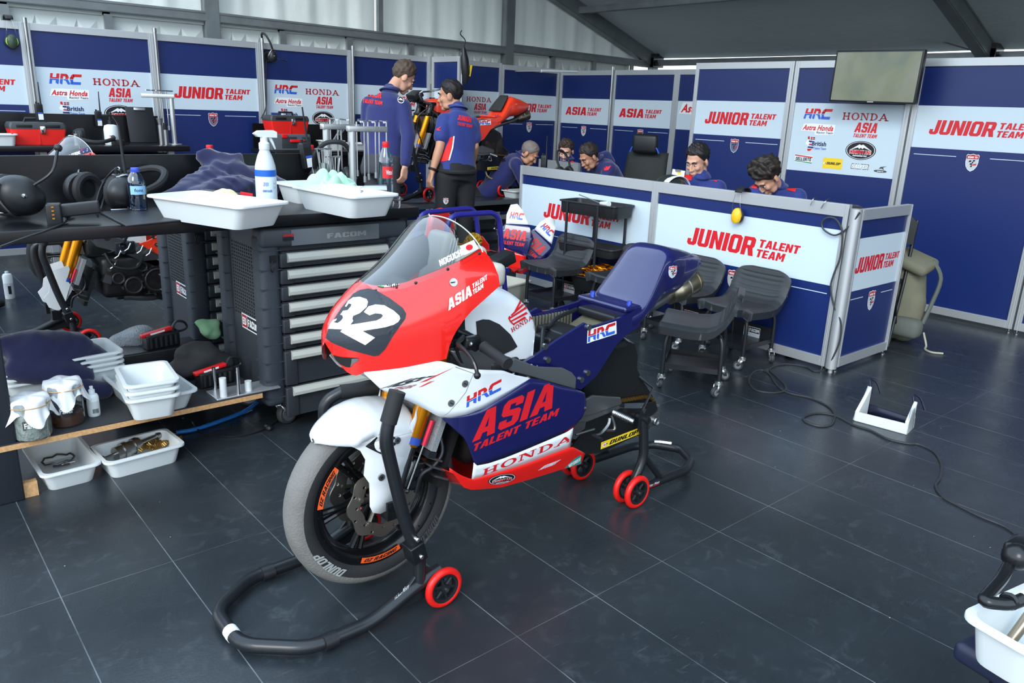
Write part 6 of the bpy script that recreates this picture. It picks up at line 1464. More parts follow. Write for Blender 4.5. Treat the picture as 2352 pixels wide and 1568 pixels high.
heap('dark cloth bundle tucked behind the covered jars', [((V((.52, 3.50, SZ+.03)), .05), (V((.62, 3.52, SZ+.06)), .06), (V((.74, 3.52, SZ+.03)), .04))], NC, 'dark_cloth', 'cloth', seed=15)
BW = M('bubble_wrap', (196, 204, 208), .28, trans=.25, bump=1.2, bscale=160)
o = heap('clear bubble wrap bag with blue handwriting on the plywood shelf', [((at(238, 822, z=SZ+.035), .034), (at(278, 795, z=SZ+.08), .07), (at(322, 785, z=SZ+.095), .088), (at(356, 792, z=SZ+.06), .062))], BW, 'bubble_wrap_bag', 'bag', .012, .006, seed=20)
wv = [v.co.copy() for v in o.data.vertices]; wt = BVHTree.FromPolygons(wv, [tuple(p_.vertices) for p_ in o.data.polygons]); BIN = M('blue_ink', (40, 50, 150), .5)
for txt, O, X, Y in (('Speed fiber', (345, 782), (-56, 14), (2, 13)), ('Spee', (253, 805), (-18, 7), (3, 12))):
    a = Art(); a.text(BIN, txt, 0, 0, 1, 1, .0, .2); a.rect(BIN, -.05, 1.15, 1.0, 1.22); q = MB(); a.press(q, wt, (0, 0, 0), O, X, Y, .003); q.build('handwriting', parent=o, smooth=0, fix=False)
# trays on the floor
tray3('white tray on the floor below the shelf holding a wire ring', (60, 1020), (79, 1100), (223, 1065), 0, .085)
tray3('white tray on the floor holding a gold chain and a shock absorber', (205, 1024), (238, 1068), (425, 1019), 0, .085)
p = at(135, 1062, z=.02); q = MB(DSTEEL); q.tube([p+V((.06*cos(k_*.3), .045*sin(k_*.3), .012+.004*(k_ % 3))) for k_ in range(38)], .004, 6); q.tube([p+V((-.03, -.05, .01)), p+V((.03, -.06, .01))], .005, 6); q.m(STEEL).cyl(p+V((0, -.055, .012)), p+V((.05, -.05, .012)), .005, n=8); tag(q.build('wire_ring'), 'dull steel hose ring lying in the left floor tray', 'wire ring')
p = at(290, 1032, z=.05); d = V((.88, .3, .06)).normalized(); t = thing('shock_absorber', 'silver shock absorber in the floor tray beside the gold chain', 'shock absorber', p); q = MB(STEEL); q.tube([-d*.13, -d*.10, -d*.098, -d*.05], [.014, .016, .009, .009], 14); q.cyl(-d*.05, d*.06, .03, n=20); q.cyl(-d*.02, d*.0, .036, n=20); q.cyl(d*.03, d*.05, .035, n=20); q.cyl(d*.06, d*.15, .014, n=14); q.cyl(d*.14, d*.16, .019, n=14); q.build('damper_body', parent=t); q = MB(CHR); q.torus(-d*.128, .013, .005, d, 18, 8); q.build('end_eye', parent=t)
p = at(362, 1020, z=.03); t = MB(CHAIN); rr = random.Random(5); pts = []
for r_ in range(7):
    for k_ in range(26): f = k_/25 if r_ % 2 == 0 else 1-k_/25; pts.append(p+V((-.085+.17*f+.01*sin(r_), -.05+.016*r_+.006*sin(k_*.8+r_), .012*(1+sin(k_*.5+r_*2)*.6))))
for k_, w in enumerate(pts[:-1]): dd = (pts[k_+1]-w).normalized(); t.cyl(w-dd.orthogonal()*.006, w+dd.orthogonal()*.006, .0055, n=8)
t.tube(pts, .0035, 5); tag(t.build('gold_chain'), 'coiled gold drive chain lying in the floor tray', 'chain')
q = MB(M('blue_hose', (40, 120, 200), .4)); q.tube([P(405, 993, .012), P(450, 985, .012), P(510, 965, .012), P(560, 945, .012), P(590, 925, .02)], .010, 10, sm=5); tag(q.build('air_hose'), 'bright blue air hose on the floor behind the floor trays', 'hose')
q = MB(BLK); q.tube([P(420, 960, .10), P(438, 965, .05), P(460, 990, .006), P(520, 1002, .006), P(580, 995, .006), P(620, 978, .006), P(650, 955, .006)], .004, 6, sm=6); q.ball(P(618, 983, .012), .016, 8); q.ball(P(612, 978, .014), .012, 8); tag(q.build('floor_cable'), 'thin black cable looping on the floor under the shelf', 'cable')
q = MB(WPLA); p = at(24, 685, z=0); t = thing('aerosol_can', 'white aerosol can standing on the floor seen under the bench', 'aerosol can', (p.x, p.y, 0)); q.lathe([(.031, 0), (.033, .004), (.033, .17), (.026, .185), (.012, .19), (.012, .205), (0, .207)], n=24); q.build('can_body', parent=t); q = MB(PANELGREY); q.lathe([(.0334, .03), (.0334, .12)], n=24, caps=False); q.m(INK).box((0, -.0336, .07), (.02, .001, .06)); q.build('label', parent=t)
# ---------------------------------------------------------------- the two other motorcycles, built from the same parts
def clone_part(o, par, swap=None):
    c = o.copy(); COL.objects.link(c); c.parent = par
    if swap and o.type == 'MESH' and any(m_ in swap for m_ in o.data.materials):
        c.data = o.data.copy()
        for i, m_ in enumerate(c.data.materials):
            if m_ in swap: c.data.materials[i] = swap[m_]
    return c
def bike_from(label, loc, skip, swap, skip_sub=(), rz=0):
    t = thing('racing_motorcycle', label, 'motorcycle', loc, rz)
    for ch in list(bike.children):
        nm = ch.name.split('.')[0]
        if nm in skip: continue
        c = clone_part(ch, t, swap)
        for g in ch.children:
            if g.name.split('.')[0] not in skip_sub: clone_part(g, c, swap)
    return t
ORED = M('orange_red_paint', (228, 58, 30), .25, coat=.8)
B2 = V((4.235, 6.58, .60))
b2 = bike_from('stripped motorcycle with a red seat and gold fork standing on the lift', B2, ('front_wheel', 'front_mudguard', 'upper_fairing', 'windscreen', 'side_fairing', 'belly_pan', 'infill_panel', 'inner_shield', 'travel_sensor', 'brake_calliper'), {PNAV: ORED, PWHT: ORED}, ('wing_emblem', 'maker_lettering', 'shield_emblem', 'tank_pad'))
for ch in b2.children:
    if ch.name.startswith('seat_unit'): q = MB(M('seat_rubber', (40, 42, 42), .7)); q.grid(lambda u, v: V((1.085+.125*u, (v-.5)*.19*(1-.35*u*u), .850+.155*u+.012+.010*sin(pi*u)*sin(pi*v))), 9, 9); q.build('seat_pad', parent=ch, solid=.012)
q = MB(CHR); q.tube([(.20, -.12, .90), (.10, -.14, .93), (.06, -.15, 1.0), (.13, -.22, 1.02), (.24, -.30, 1.05)], .009, 8, sm=4); q.build('brake_lever', parent=b2)
q = MB(BLK); q.rbox((.10, 0, .98), (.10, .16, .06), .01, (0, -.5, 0)); q.tube([(.02, -.05, .9), (.0, .05, .8), (.1, .1, .7), (.2, .0, .6)], .008, 6, sm=4); q.tube([(.2, -.15, .9), (.05, -.1, .75), (.12, -.12, .5)], .006, 6, sm=4); q.build('wiring_loom', parent=b2)
q = MB(M('beige_hose', (176, 160, 120), .5)); q.tube([(1.22, -.09, .43), (1.27, -.10, .36), (1.22, -.10, .22), (1.10, -.10, .16), (.95, -.10, .20), (.90, -.10, .28)], .008, 8, sm=4); q.build('drain_hose', parent=b2)
BLUEG = M('pale_blue_print', (150, 170, 205), .4)
b3 = bike_from('stripped motorcycle with a red nose and gold fork behind the near bench', (.865, 5.30, -.10), ('front_wheel', 'front_mudguard', 'side_fairing', 'belly_pan', 'infill_panel', 'inner_shield'), {PNAV: ORED}, ('rider_name', 'rider_flag', 'race_number', 'parts_maker_patch', 'parts_maker_lettering'))
q = MB(PWHT)
for y in (-.115, .06): q.prism([(.02, .33), (-.03, .36), (-.05, .42), (-.02, .45), (-.01, .50), (.03, .53), (.02, .58), (.10, .60), (.11, .55), (.09, .50), (.11, .46), (.06, .38)], (0, y, 0), (1, 0, 0), (0, 0, 1), (0, .006, 0))
q.build('fork_guard', parent=b3)
for c in b3.children:
    if c.name.split('.')[0] in ('upper_fairing', 'windscreen', 'dashboard', 'fairing_stay'): c.location.z += .165
scrn = [c for c in b3.children if c.name.startswith('windscreen')][0]
t_ = Art(); t_.text(WHT, 'VAN EERDE', 0, 0, 1, 1); q = MB(); t_.press(q, sb, BO, *fr('1217,525 1440,410 1203,470'), cell=7); q.build('rider_name', parent=scrn, smooth=0, fix=False)
fl = Art(); fl.rect(DNAVY, 0, 0, 1, 1); fl.up(); fl.rect(RED, .05, .70, .45, .78); fl.rect(RED, .21, .52, .29, .96); fl.ell(WHT, .7, .3, .06, .09, 6); fl.ell(WHT, .8, .7, .06, .09, 6); fl.ell(WHT, .3, .25, .07, .1, 6); q = MB(); fl.press(q, sb, BO, *fr('1450,408 1570,352 1410,340'), cell=7); q.build('rider_flag', parent=scrn, smooth=0, fix=False)
dup(FST, V((.90, 5.30, 0))+(FO-BO), 0, 'black tube stand with red wheels under the fork behind the near bench'); dup(RST, V((.90, 5.30, 0))+(FO2-BO), 0, 'black tube stand under the rear of the motorcycle behind the near bench')
f2_ = dup(FST, B2+(FO-BO), 0, 'black tube stand with a red wheel under the fork of the motorcycle on the lift'); dup(RST, B2+(FO2-BO), 0, 'black tube stand with red wheels under the rear of the motorcycle on the lift')
w3 = mk_wheel(None, 'road_wheel', 0, .29, .216, .2885, .098, (), tread=False); w3.location = (1.28, 6.75, 0); tag(w3, 'dark spare wheel standing behind the gold fork below the near bench', 'wheel')
# lift table
t = thing('lift_table', 'long black lift table carrying the stripped motorcycle', 'lift table', (4.95, 6.58, 0)); q = MB(M('lift_top', (40, 44, 48), .3, .2)); q.rbox((0, 0, .575), (2.3, .80, .05), .008); q.m(M('lift_edge', (120, 126, 130), .4, .5)).box((0, -.402, .575), (2.3, .006, .045)); q.build('table_top', parent=t)
for x in (-.95, .95):
    for y in (-.32, .32): q = MB(DSTEEL); q.box((x, y, .275), (.05, .05, .55)); q.build('leg', parent=t)
q = MB(DSTEEL); q.box((0, -.32, .16), (1.9, .04, .04)); q.box((0, .32, .16), (1.9, .04, .04)); q.build('brace', parent=t)
tray('white tray lying on the lift behind the person in the polo shirt', (at(1092, 440, z=.60).x+.1, 6.30, .60), .30, .22, .075, .1)

# ---------------------------------------------------------------- benches along the left wall
t = thing('wall_bench', 'black bench along the left wall carrying the near red tool box', 'workbench', (.6, 7.35, 0)); BB = V((.6, 7.35, 0)); q = MB(BENCH); q.rbox(V((.5, 7.68, 1.04))-BB, (3.9, .66, .045), .004); q.build('worktop', parent=t); q = MB(BENCH); q.box(V((.30, 7.99, 1.17))-BB, (4.2, .02, .26)); q.build('back_board', parent=t)
for x in (1.30, 2.30): q = MB(M('pale_leg', (150, 156, 160), .4, .4)); q.box(V((x, 7.42, .51))-BB, (.05, .05, 1.02)); q.build('leg', parent=t)
t = thing('wall_bench', 'black bench along the left wall carrying the grey tool case', 'workbench', (3.95, 7.4, 0)); BB = V((3.95, 7.4, 0)); q = MB(BENCH); q.rbox(V((3.95, 7.7, .985))-BB, (1.35, .6, .04), .004); q.build('worktop', parent=t); q = MB(BENCH); q.box(V((3.95, 7.99, 1.12))-BB, (1.3, .02, .26)); q.m(BENCH).box(V((3.95, 7.75, .48))-BB, (1.3, .45, .96)); q.build('back_board', parent=t)
c2 = dup(c0, (1.72, 7.44, .03), 0, 'charcoal tool cabinet under the bench along the left wall'); c2.scale = (.98, 1, .985)
def toolbox(label, loc, w=.40, rz=0):
    t = thing('tool_box', label, 'tool box', loc, rz, 'red tool boxes'); h = .19; d = .22
    q = MB(M('red_tool_box', (222, 34, 26), .4)); loft(q, [[(x, y, 0) for x, y in rrect(w*.90, d*.9, .015)], [(x, y, h*.62) for x, y in rrect(w, d, .015)], [(x, y, h*.66) for x, y in rrect(w, d, .015)]]); q.box((0, -d*.47, h*.33), (.006, .01, h*.6)); q.build('box_body', parent=t)
    q = MB(M('tool_box_lid', (52, 55, 58), .45)); loft(q, [[(x, y, h*.655) for x, y in rrect(w*1.02, d*1.02, .015)], [(x, y, h*.80) for x, y in rrect(w*1.02, d*1.02, .02)], [(x, y, h*.92) for x, y in rrect(w*.96, d*.94, .02)], [(x, y, h*.93) for x, y in rrect(w*.7, d*.6, .02)]]); q.m(DARK).rbox((-w*.25, -d*.51, h*.78), (w*.28, .01, h*.12), .004); q.rbox((w*.25, -d*.51, h*.78), (w*.28, .01, h*.12), .004); q.build('lid', parent=t)
    q = MB(BLK); q.tube([(-.08, 0, h*.92), (-.07, 0, h*1.08), (.07, 0, h*1.08), (.08, 0, h*.92)], .010, 8); q.build('handle', parent=t)
    q = MB(CHR); q.rbox((.03, -d*.53, h*.62), (.04, .012, .06), .004); q.build('latch', parent=t)
tb1 = (1.305, 7.60, 1.064); toolbox('red tool box with a grey lid on the far left bench', tb1, .40)
tcase = (3.51, 7.68, 1.005); t = thing('tool_case', 'grey tool case with red latches under the smaller red tool box', 'tool case', tcase); q = MB(M('case_grey', (86, 92, 98), .5)); q.rbox((0, 0, .08), (.42, .26, .16), .012); q.m(M('case_dark', (48, 52, 56), .5)).rbox((-.02, -.131, .08), (.16, .006, .11), .003); q.rbox((.16, -.131, .08), (.10, .006, .11), .003); q.build('case_body', parent=t); q = MB(REDC)
q = MB(REDC); q.rbox((-.07, -.136, .14), (.06, .012, .035), .004); q.build('latch', parent=t); q = MB(REDC); q.rbox((.06, -.138, .095), (.15, .02, .03), .006); q.build('handle', parent=t)
toolbox('smaller looking red tool box standing on the grey tool case', (3.52, 7.68, 1.165), .40)
radio('black handheld radio lying on the near red tool box', (1.33, 7.52, 1.255), (0, 0, .1), 1.0)
radio('black handheld radio propped against the far bench board near the pump bottle', (1.86, 7.93, 1.20), (radians(4), 0, .05), 1.0)
dup(hs, (1.76, 7.72, 1.10), (0, radians(-75), radians(80)), 'black headset on the far left bench, right of the red tool box')
p = at(257, 318, y=7.55); t = thing('pump_bottle', 'white pump bottle with a black head on the far left bench', 'bottle', (p.x, 7.55, 1.063)); q = MB(WPLA); q.lathe([(.055, 0), (.058, .01), (.058, .13), (.05, .16), (.022, .17)], n=28); q.build('bottle_body', parent=t); q = MB(BLK); q.lathe([(.02, .17), (.02, .20), (.01, .205), (.01, .24), (0, .24)], n=18); q.rbox((-.02, 0, .245), (.08, .025, .015), .004); q.build('pump_head', parent=t); q = MB(); a = Art(); a.rect(RED, 0, 0, .2, .2); a.text(INK, 'WURTH', .3, 0, .8, .2); [(q.m(m_), q.add([V((.0585*cos(-2.1+.5*x), .0585*sin(-2.1+.5*x), .07+.05*y)) for x, y in vs], f_)) for m_, vs, f_, l in a.it]; q.build('label', parent=t, fix=False)
q = MB(RUB); q.lathe([(.02, 0), (.05, 0), (.052, .004), (.052, .04), (.05, .045), (.02, .045)], (at(269, 328, y=7.5).x, 7.47, 1.063), n=28); tag(q.build('tape_roll'), 'thick black tape roll lying before the white pump bottle', 'tape roll')
t = thing('clipboard', 'black clipboard propped upright on the far bench beside the tool stands', 'clipboard', (2.21, 7.86, 1.064), 0, rot=(radians(-12), 0, 0)); q = MB(BLK); q.rbox((0, 0, .16), (.24, .008, .32), .003); q.build('board', parent=t); q = MB(ZINC); q.rbox((0, -.008, .30), (.10, .012, .025), .004); q.build('clip', parent=t)
tool_stand('tall tool stand with a flat top at the right end of the far bench', (2.40, 7.60, 1.063), radians(160), 1.25, 3)
for x, h in ((2.27, .17), (2.31, .13)): t = thing('tool_pot', 'metal tube on the far bench before the black clipboard, %s' % ('left one with a brush' if x < 2.29 else 'right one'), 'tool pot', (x, 7.55, 1.063)); q = MB(STEEL); q.lathe([(.022, 0), (.022, h), (.018, h), (.018, .01)], n=18); q.build('pot', parent=t); q = MB(ZINC if x < 2.29 else BLK); q.lathe([(.012, h-.05), (.014, h), (.03 if x < 2.29 else .014, h+.06), (0, h+.06)], n=14); q.build('brush' if x < 2.29 else 'driver', parent=t)
q = MB(STEEL); q.lathe([(.032, 0), (.032, .09), (.028, .09), (.028, .01)], (1.585, 7.55, 1.063), n=20); tag(q.build('metal_cup'), 'grey metal cup on the far bench right of the red tool box', 'cup')
tray('white bin at the very left edge of the photo on the far bench', (1.03, 7.45, 1.063), .22, .16, .09, 0)
tray('white bin holding tools on the bench right of the grey tool case', (3.98, 7.62, 1.005), .26, .2, .10, 0); q = MB(STEEL); q.cyl((3.95, 7.6, 1.03), (4.10, 7.65, 1.2), .012, n=10); q.cyl((4.08, 7.62, 1.17), (4.16, 7.68, 1.21), .018, n=10); tag(q.build('spanner'), 'silver spanner leaning out of the white bin', 'spanner')
tray('long pale tray on the bench behind the tool stands', (4.35, 7.70, 1.005), .34, .24, .07, 0)
q = MB(M('booklet', (40, 60, 130), .5)); q.box((3.52, 7.90, 1.30), (.1, .02, .12)); tag(q.build('booklet'), 'small dark booklet standing behind the smaller red tool box', 'booklet')
# things hung on the panel tops
def muffs(label, loc, cup, band, rz, s=1):
    t = thing('ear_defenders', label, 'ear defenders', loc, rz); q = MB(cup); q.lathe([(0, .032*s), (.025*s, .03*s), (.038*s, .018*s), (.04*s, 0)], (0, -.035*s, -.16*s), (0, -1, .1), 24, .9, 1.3); q.build('ear_cup', parent=t); q = MB(RUB); q.torus((0, -.03*s, -.16*s), .036*s, .012*s, (0, 1, 0), 24, 8); q.build('cushion', parent=t)
    q = MB(cup); q.lathe([(0, .032*s), (.025*s, .03*s), (.038*s, .018*s), (.04*s, 0)], (0, .05*s, -.15*s), (0, 1, .1), 20, .9, 1.3); q.build('ear_cup', parent=t)
    q = MB(band); q.grid(lambda u, v: V(((v-.5)*.05*s, (.055*cos(pi*u)*-1)*s, (.012+.03*sin(pi*u))*s-.02*s)), 14, 4); q.build('headband', parent=t, solid=.006)
    q = MB(STEEL)
    for x in (-.018, .018): q.tube([(x*s, -.055*s, -.02*s), (x*1.5*s, -.06*s, -.08*s), (x*1.9*s, -.045*s, -.13*s), (x*2.1*s, -.04*s, -.16*s)], .0022*s, 6, sm=4)
    q.build('wire_yoke', parent=t); return t
muffs('yellow ear defenders hung over the front of the low counter', (4.518-.006, at(1703, 452, x=4.5).y, 1.035), M('yellow_shell', (236, 184, 30), .35), RUB, radians(-90), 1.0)
muffs('ear defenders with a green ring hung on the leftmost tall panel', (at(22, 66, y=8.08).x, 8.095, 2.055), M('dark_green_shell', (50, 66, 50), .45), RUB, 0, 1.15)
q = MB(M('lime_ring', (150, 235, 60), .4, emit=.15)); p = V((at(22, 66, y=8.08).x, 8.042, 1.872)); q.torus(p, .042, .004, (0, 1, .1), 28, 6); tag(q.build('lime_ring'), 'bright lime ring around the dark ear defenders, far left', 'ring')
h_ = dup(hs, (at(618, 130, y=8.05).x, 8.03, 1.85), 0, 'black headset hanging from the top of a panel near its metal pole'); h_.scale = (.62, .62, .72); h_.rotation_euler = (0, 0, 0)
q = MB(BLK); q.tube([(at(612, 150, y=8.02).x, 8.02, 1.86), (at(612, 200, y=8.04).x, 8.04, 1.66), (at(611, 240, y=8.04).x, 8.04, 1.42), (at(600, 268, y=8.02).x, 8.02, 1.30)], .005, 6, sm=5); tag(q.build('headset_cable'), 'thin black cable hanging down the panel below the headset', 'cable')
t = thing('folded_umbrella', 'folded black umbrella with a yellow strap hung on the sideways panel', 'umbrella', (5.57, 7.47, 2.10)); q = MB(BLK); q.tube([(0, 0, .02), (0, -.02, -.1), (0.02, -.02, -.25), (.03, -.02, -.36)], [.02, .045, .05, .02], 12); q.tube([(0, 0, .02), (.02, 0, .10), (-.05, 0, .16), (-.03, 0, .2)], .006, 6, sm=4); q.build('canopy', parent=t); q = MB(YEL); q.box((.06, -.05, -.22), (.012, .03, .12), (0, .2, 0)); q.build('strap', parent=t)
p0, p1 = at(1243, 163, y=7.6), at(1326, 165, y=7.6); q = MB(M('lamp_tube', (225, 232, 235), .4)); q.cyl(p0, p1, .016, n=12); q.m(ALU).cyl(p0, p0+V((0, .5, .0)), .008, n=8); tag(q.build('strip_lamp'), 'slim white strip lamp on top of the corner panels', 'lamp')

# ---------------------------------------------------------------- around the counter
t = thing('wall_screen', 'wide flat screen hung high on the booth wall', 'screen', (6.52, 2.0, 1.9)); WS = V((6.52, 2.0, 1.9)); SX = 6.42
cs = [at(u, v, x=SX) for u, v in ((1909, 232), (2110, 241), (2123, 113), (1923, 118))]; ce = sum(cs, V())/4; X = (cs[1]-cs[0]+cs[2]-cs[3])/2; Y = (cs[3]-cs[0]+cs[2]-cs[1])/2; w_, h_ = X.length, Y.length; X.normalize(); Y = (Y-X*Y.dot(X)).normalized(); Z = X.cross(Y); R3 = Matrix((X, Y, Z)).transposed()
q = MB(BLK); q.rbox(ce-WS, (w_, h_, .05), .006, R3); fr_ = q.build('screen_housing', parent=t)
def scr_mat():
    mt = bpy.data.materials.new('screen_picture'); mt.use_nodes = True; nt = mt.node_tree; N = nt.nodes; L = nt.links; b = N['Principled BSDF']
    tc = N.new('ShaderNodeTexCoord'); nz = N.new('ShaderNodeTexNoise'); nz.inputs['Scale'].default_value = 2.6; nz.inputs['Detail'].default_value = 3; nz.inputs['Distortion'].default_value = .6; r = N.new('ShaderNodeValToRGB'); e = r.color_ramp.elements
    e[0].position = .32; e[0].color = srgb(96, 122, 108); e[1].position = .72; e[1].color = srgb(176, 190, 176); x = e.new(.48); x.color = srgb(136, 148, 112); x = e.new(.58); x.color = srgb(148, 158, 136)
    L.new(tc.outputs['Object'], nz.inputs['Vector']); L.new(nz.outputs['Fac'], r.inputs[0]); L.new(r.outputs[0], b.inputs['Emission Color']); b.inputs['Emission Strength'].default_value = .30; b.inputs['Base Color'].default_value = (.03, .035, .03, 1); b.inputs['Roughness'].default_value = .12
    return mt
q = MB(scr_mat()); q.box(ce-WS+Z*.0255, (w_*.955, h_*.93, .002), R3); q.build('display', parent=fr_, smooth=0); q = MB(PANELGREY); q.box(ce-WS+Z*.026-Y*(h_*.482), (.05, .006, .002), R3); q.build('maker_badge', parent=fr_)
q = MB(BLK); q.box(ce-WS-Z*.08, (.3, .25, .12), R3); q.build('wall_mount', parent=t)
# trolley
t = thing('tool_trolley', 'black three tier trolley standing against the low counter', 'trolley', (4.36, 4.13, 0)); 
for k_, z_ in enumerate((.745, .45, .15)):
    tw = tray_mb(.56, .26, .095 if k_ == 0 else .07, .97, BLK, .04, .010); o = tw.build('tier', parent=t); o.rotation_euler = (0, 0, radians(-84)); o.location = (0, 0, z_)
for x, y in ((-.13, -.15), (-.13, .17), (.13, -.20), (.13, .12)):
    q = MB(TUBK); q.cyl((x-.01, y, .05), (x-.01, y, .83), .011, n=10); q.build('upright', parent=t); q = MB(CWH); q.lathe([(.01, -.01), (.025, -.01), (.025, .01), (.01, .01)], (x-.01, y, .025), (1, 0, 0), 16); q.build('castor', parent=t)
q = MB(WPLA); q.tube([(4.30, 4.03, .845), (4.28, 3.93, .852)], [.012, .022], 12); q.m(STEEL).cyl((4.30, 4.03, .845), (4.33, 4.29, .88), .004, n=8); tag(q.build('scraper'), 'white handled scraper lying across the top of the trolley', 'scraper')
# gold parts tray between the stools
tray('black tray of tangled gold springs between the stools', (4.30, 3.98, .20), .40, .34, .12, .1, mat=BLK, group='black trays')
q = MB(GOLD); rr = random.Random(3)
for i in range(70): c = V((4.30+rr.uniform(-.15, .15), 3.98+rr.uniform(-.13, .13), .31+rr.uniform(0, .06))); q.torus(c, rr.uniform(.03, .05), .005, V((rr.uniform(-.4, .4), rr.uniform(-.4, .4), 1)), 16, 6)
tag(q.build('gold_rings'), 'tangle of gold rings filling the black tray behind the left stool', 'rings', kind='stuff')
# spare fairings leaning on the counter
def spare(label, loc, rot, flip=1):
    t = thing('spare_fairing', label, 'fairing', loc, 0, 'spare blue fairings', rot=rot)
    q = MB(PWHT); f_ = lambda x, y: .05*sin(pi*min(1, max(0, (y+.35)/.8)))
    def sheet(mat, poly):
        b = bmesh.new(); b.faces.new([b.verts.new((x*flip, y, 0)) for x, y in poly])
        for ax in (0, 1):
            for i in range(-8, 9): co = [0, 0, 0]; co[ax] = i*.06; no = [0, 0, 0]; no[ax] = 1; bmesh.ops.bisect_plane(b, geom=b.verts[:]+b.edges[:]+b.faces[:], plane_co=co, plane_no=no)
        b.verts.index_update(); q.m(mat); q.add([V((v.co.x, -f_(v.co.x, v.co.y), v.co.y)) for v in b.verts], [tuple(v.index for v in f.verts) for f in b.faces]); b.free()
    sheet(PNAV, [(-.18, -.10), (.18, -.18), (.24, .02), (.16, .16), (-.12, .14), (-.22, .04)]); sheet(PWHT, [(-.12, .14), (.16, .16), (.06, .30), (-.02, .37), (-.10, .35), (-.13, .24)]); sheet(PRED, [(-.18, -.10), (.18, -.18), (.16, -.30), (.05, -.36), (-.14, -.24)])
    o = q.build('fairing_shell', parent=t, solid=.004); a = Art(); a.put(HRC_, -.09, .20, .075); a.text(RED, 'ASIA', -.14, -.02, .30, .11, 0, .12); a.text(RED, 'TALENT TEAM', -.16, -.08, .30, .04, 0, .15); mq = MB()
    for m_, vs, fcs, l in a.it: mq.m(m_); mq.add([V((x, -f_(x, y)-.006-.001*l, y)) for x, y in vs], fcs)
    mq.build('lettering', parent=t, smooth=0, fix=False); return t
p = at(1215, 610, d=5.55); t = spare('blue and white spare fairing leaning upright left of the stools', (4.06, 4.72, .50), (radians(-14), radians(4), radians(-50))); t.scale = (.66, .66, .74)
t = spare('blue and white spare fairing tilted over behind the left stool', (4.20, 4.66, .44), (radians(-14), radians(42), radians(-50))); t.scale = (.66, .66, .74)
# pale bin and rack of parts behind the race motorcycle
tray('big pale bin on the floor left of the first stool', (3.78, 4.62, 0), .50, .40, .20, .2, mat=M('pale_bin', (186, 186, 172), .6), group='pale bins')
RBL = M('rack_blue', (36, 36, 128), .35, coat=.3)
t = thing('fairing_rack', 'dark blue tube rack with two hoops behind the race motorcycle windscreen', 'rack', (2.9, 4.0, 0)); RO = V((2.9, 4.0, 0))
def hoop(y, u0, u1, v0, v1):
    a_, b_ = at(u0, v0, y=y), at(u1, v1, y=y); q = MB(RBL); q.tube(bend([V((a_.x-.02, y, 0))-RO, V((a_.x, y, a_.z))-RO, V((b_.x, y, b_.z))-RO, V((b_.x+.12, y, 0))-RO], .09, 6), .018, 12); q.build('hoop', parent=t)
hoop(4.55, 961, 1092, 490, 476); hoop(3.95, 1028, 1146, 495, 487)
q = MB(RBL)
for z_ in (.12, .45): q.box(V((2.95, 4.25, z_))-RO, (.03, .6, .03)); q.box(V((3.35, 4.25, z_))-RO, (.03, .6, .03))
q.build('side_rail', parent=t)
q = MB(CHR)
for u, v in ((1040, 545), (1140, 545)): p = at(u, v, y=3.92)-RO; q.tube([p+V((-.02, 0, .06)), p+V((.01, 0, .03)), p+V((.02, 0, -.1)), p+V((.05, 0, -.25))], .005, 6, sm=4)
q.build('wire_hook', parent=t)
PB = M('pale_seat_shell', (150, 154, 150), .45, bump=.05)
q = MB(PB); p = at(1000, 590, y=3.80); q.rbox((p.x, 3.80, p.z-.05), (.10, .20, .42), .04, (0, .28, 0)); 
for k_ in range(3): q.rbox((p.x+.0+.02*k_, 3.698, p.z-.05), (.012, .012, .36), .005, (0, .28, 0))
tag(q.build('ribbed_shell'), 'grey ribbed shell standing in the rack, seen through the windscreen', 'shell')
q = MB(M('beige_plastic', (202, 200, 190), .5)); p = at(1075, 590, y=3.72); q.rbox((p.x, 3.72, p.z-.04), (.22, .16, .22), .05); p = at(1150, 625, y=3.40); q.rbox((p.x-.02, 3.45, p.z-.02), (.12, .14, .14), .04); tag(q.build('pale_canister'), 'pale plastic canister beside the rack hoop, behind the red cowl', 'canister')
p = at(1108, 585, y=3.72); t = thing('helmet_visor_cover', 'red and black patterned tank cover lying on the rack', 'tank cover', (p.x, 3.72, p.z-.06)); q = MB(DARK); q.ball((0, 0, 0), (.16, .11, .08), 24); q.build('shell', parent=t); q = MB(ORED); q.grid(lambda u, v: V((.163*cos(pi*(.02+.42*u))*cos(.9*(v-.5)), .112*cos(pi*(.02+.42*u))*sin(2.4*(v-.2)), .084*sin(pi*(.1+.4*u)))), 12, 10); q.build('red_flash', parent=t); q = MB(WHT)
for k_ in range(2): q.ball((-.06+.05*k_, -.075, .055-.01*k_), (.045, .02, .016), 12, (0, .5, .4))
q.build('white_flash', parent=t)
p = at(1180, 580, y=3.6); q = MB(BLK); q.rbox((at(1150, 598, y=3.5).x, 3.5, at(1150, 598, y=3.5).z), (.16, .10, .07), .01, (0, -.3, 0)); tag(q.build('black_box'), 'matt black box hung on the right hoop of the blue rack', 'box')
for lab, x, y, z_, s_, m_ in (('red fairing piece packed in the rack, upper one', 3.28, 4.62, .66, (.26, .06, .26), PRED), ('red fairing piece low in the rack behind the windscreen', 3.02, 4.5, .30, (.40, .10, .30), PRED), ('red fairing piece to the right in the rack', 3.62, 4.60, .45, (.22, .06, .24), PRED)):
    q = MB(m_); q.prism([(-.5, -.5), (.5, -.4), (.42, .2), (.1, .5), (-.3, .42)], (x, y, z_), (s_[0], 0, 0), (0, 0, s_[2]), (0, s_[1], 0)); tag(q.build('fairing_piece', bevel=.012), lab, 'fairing piece')
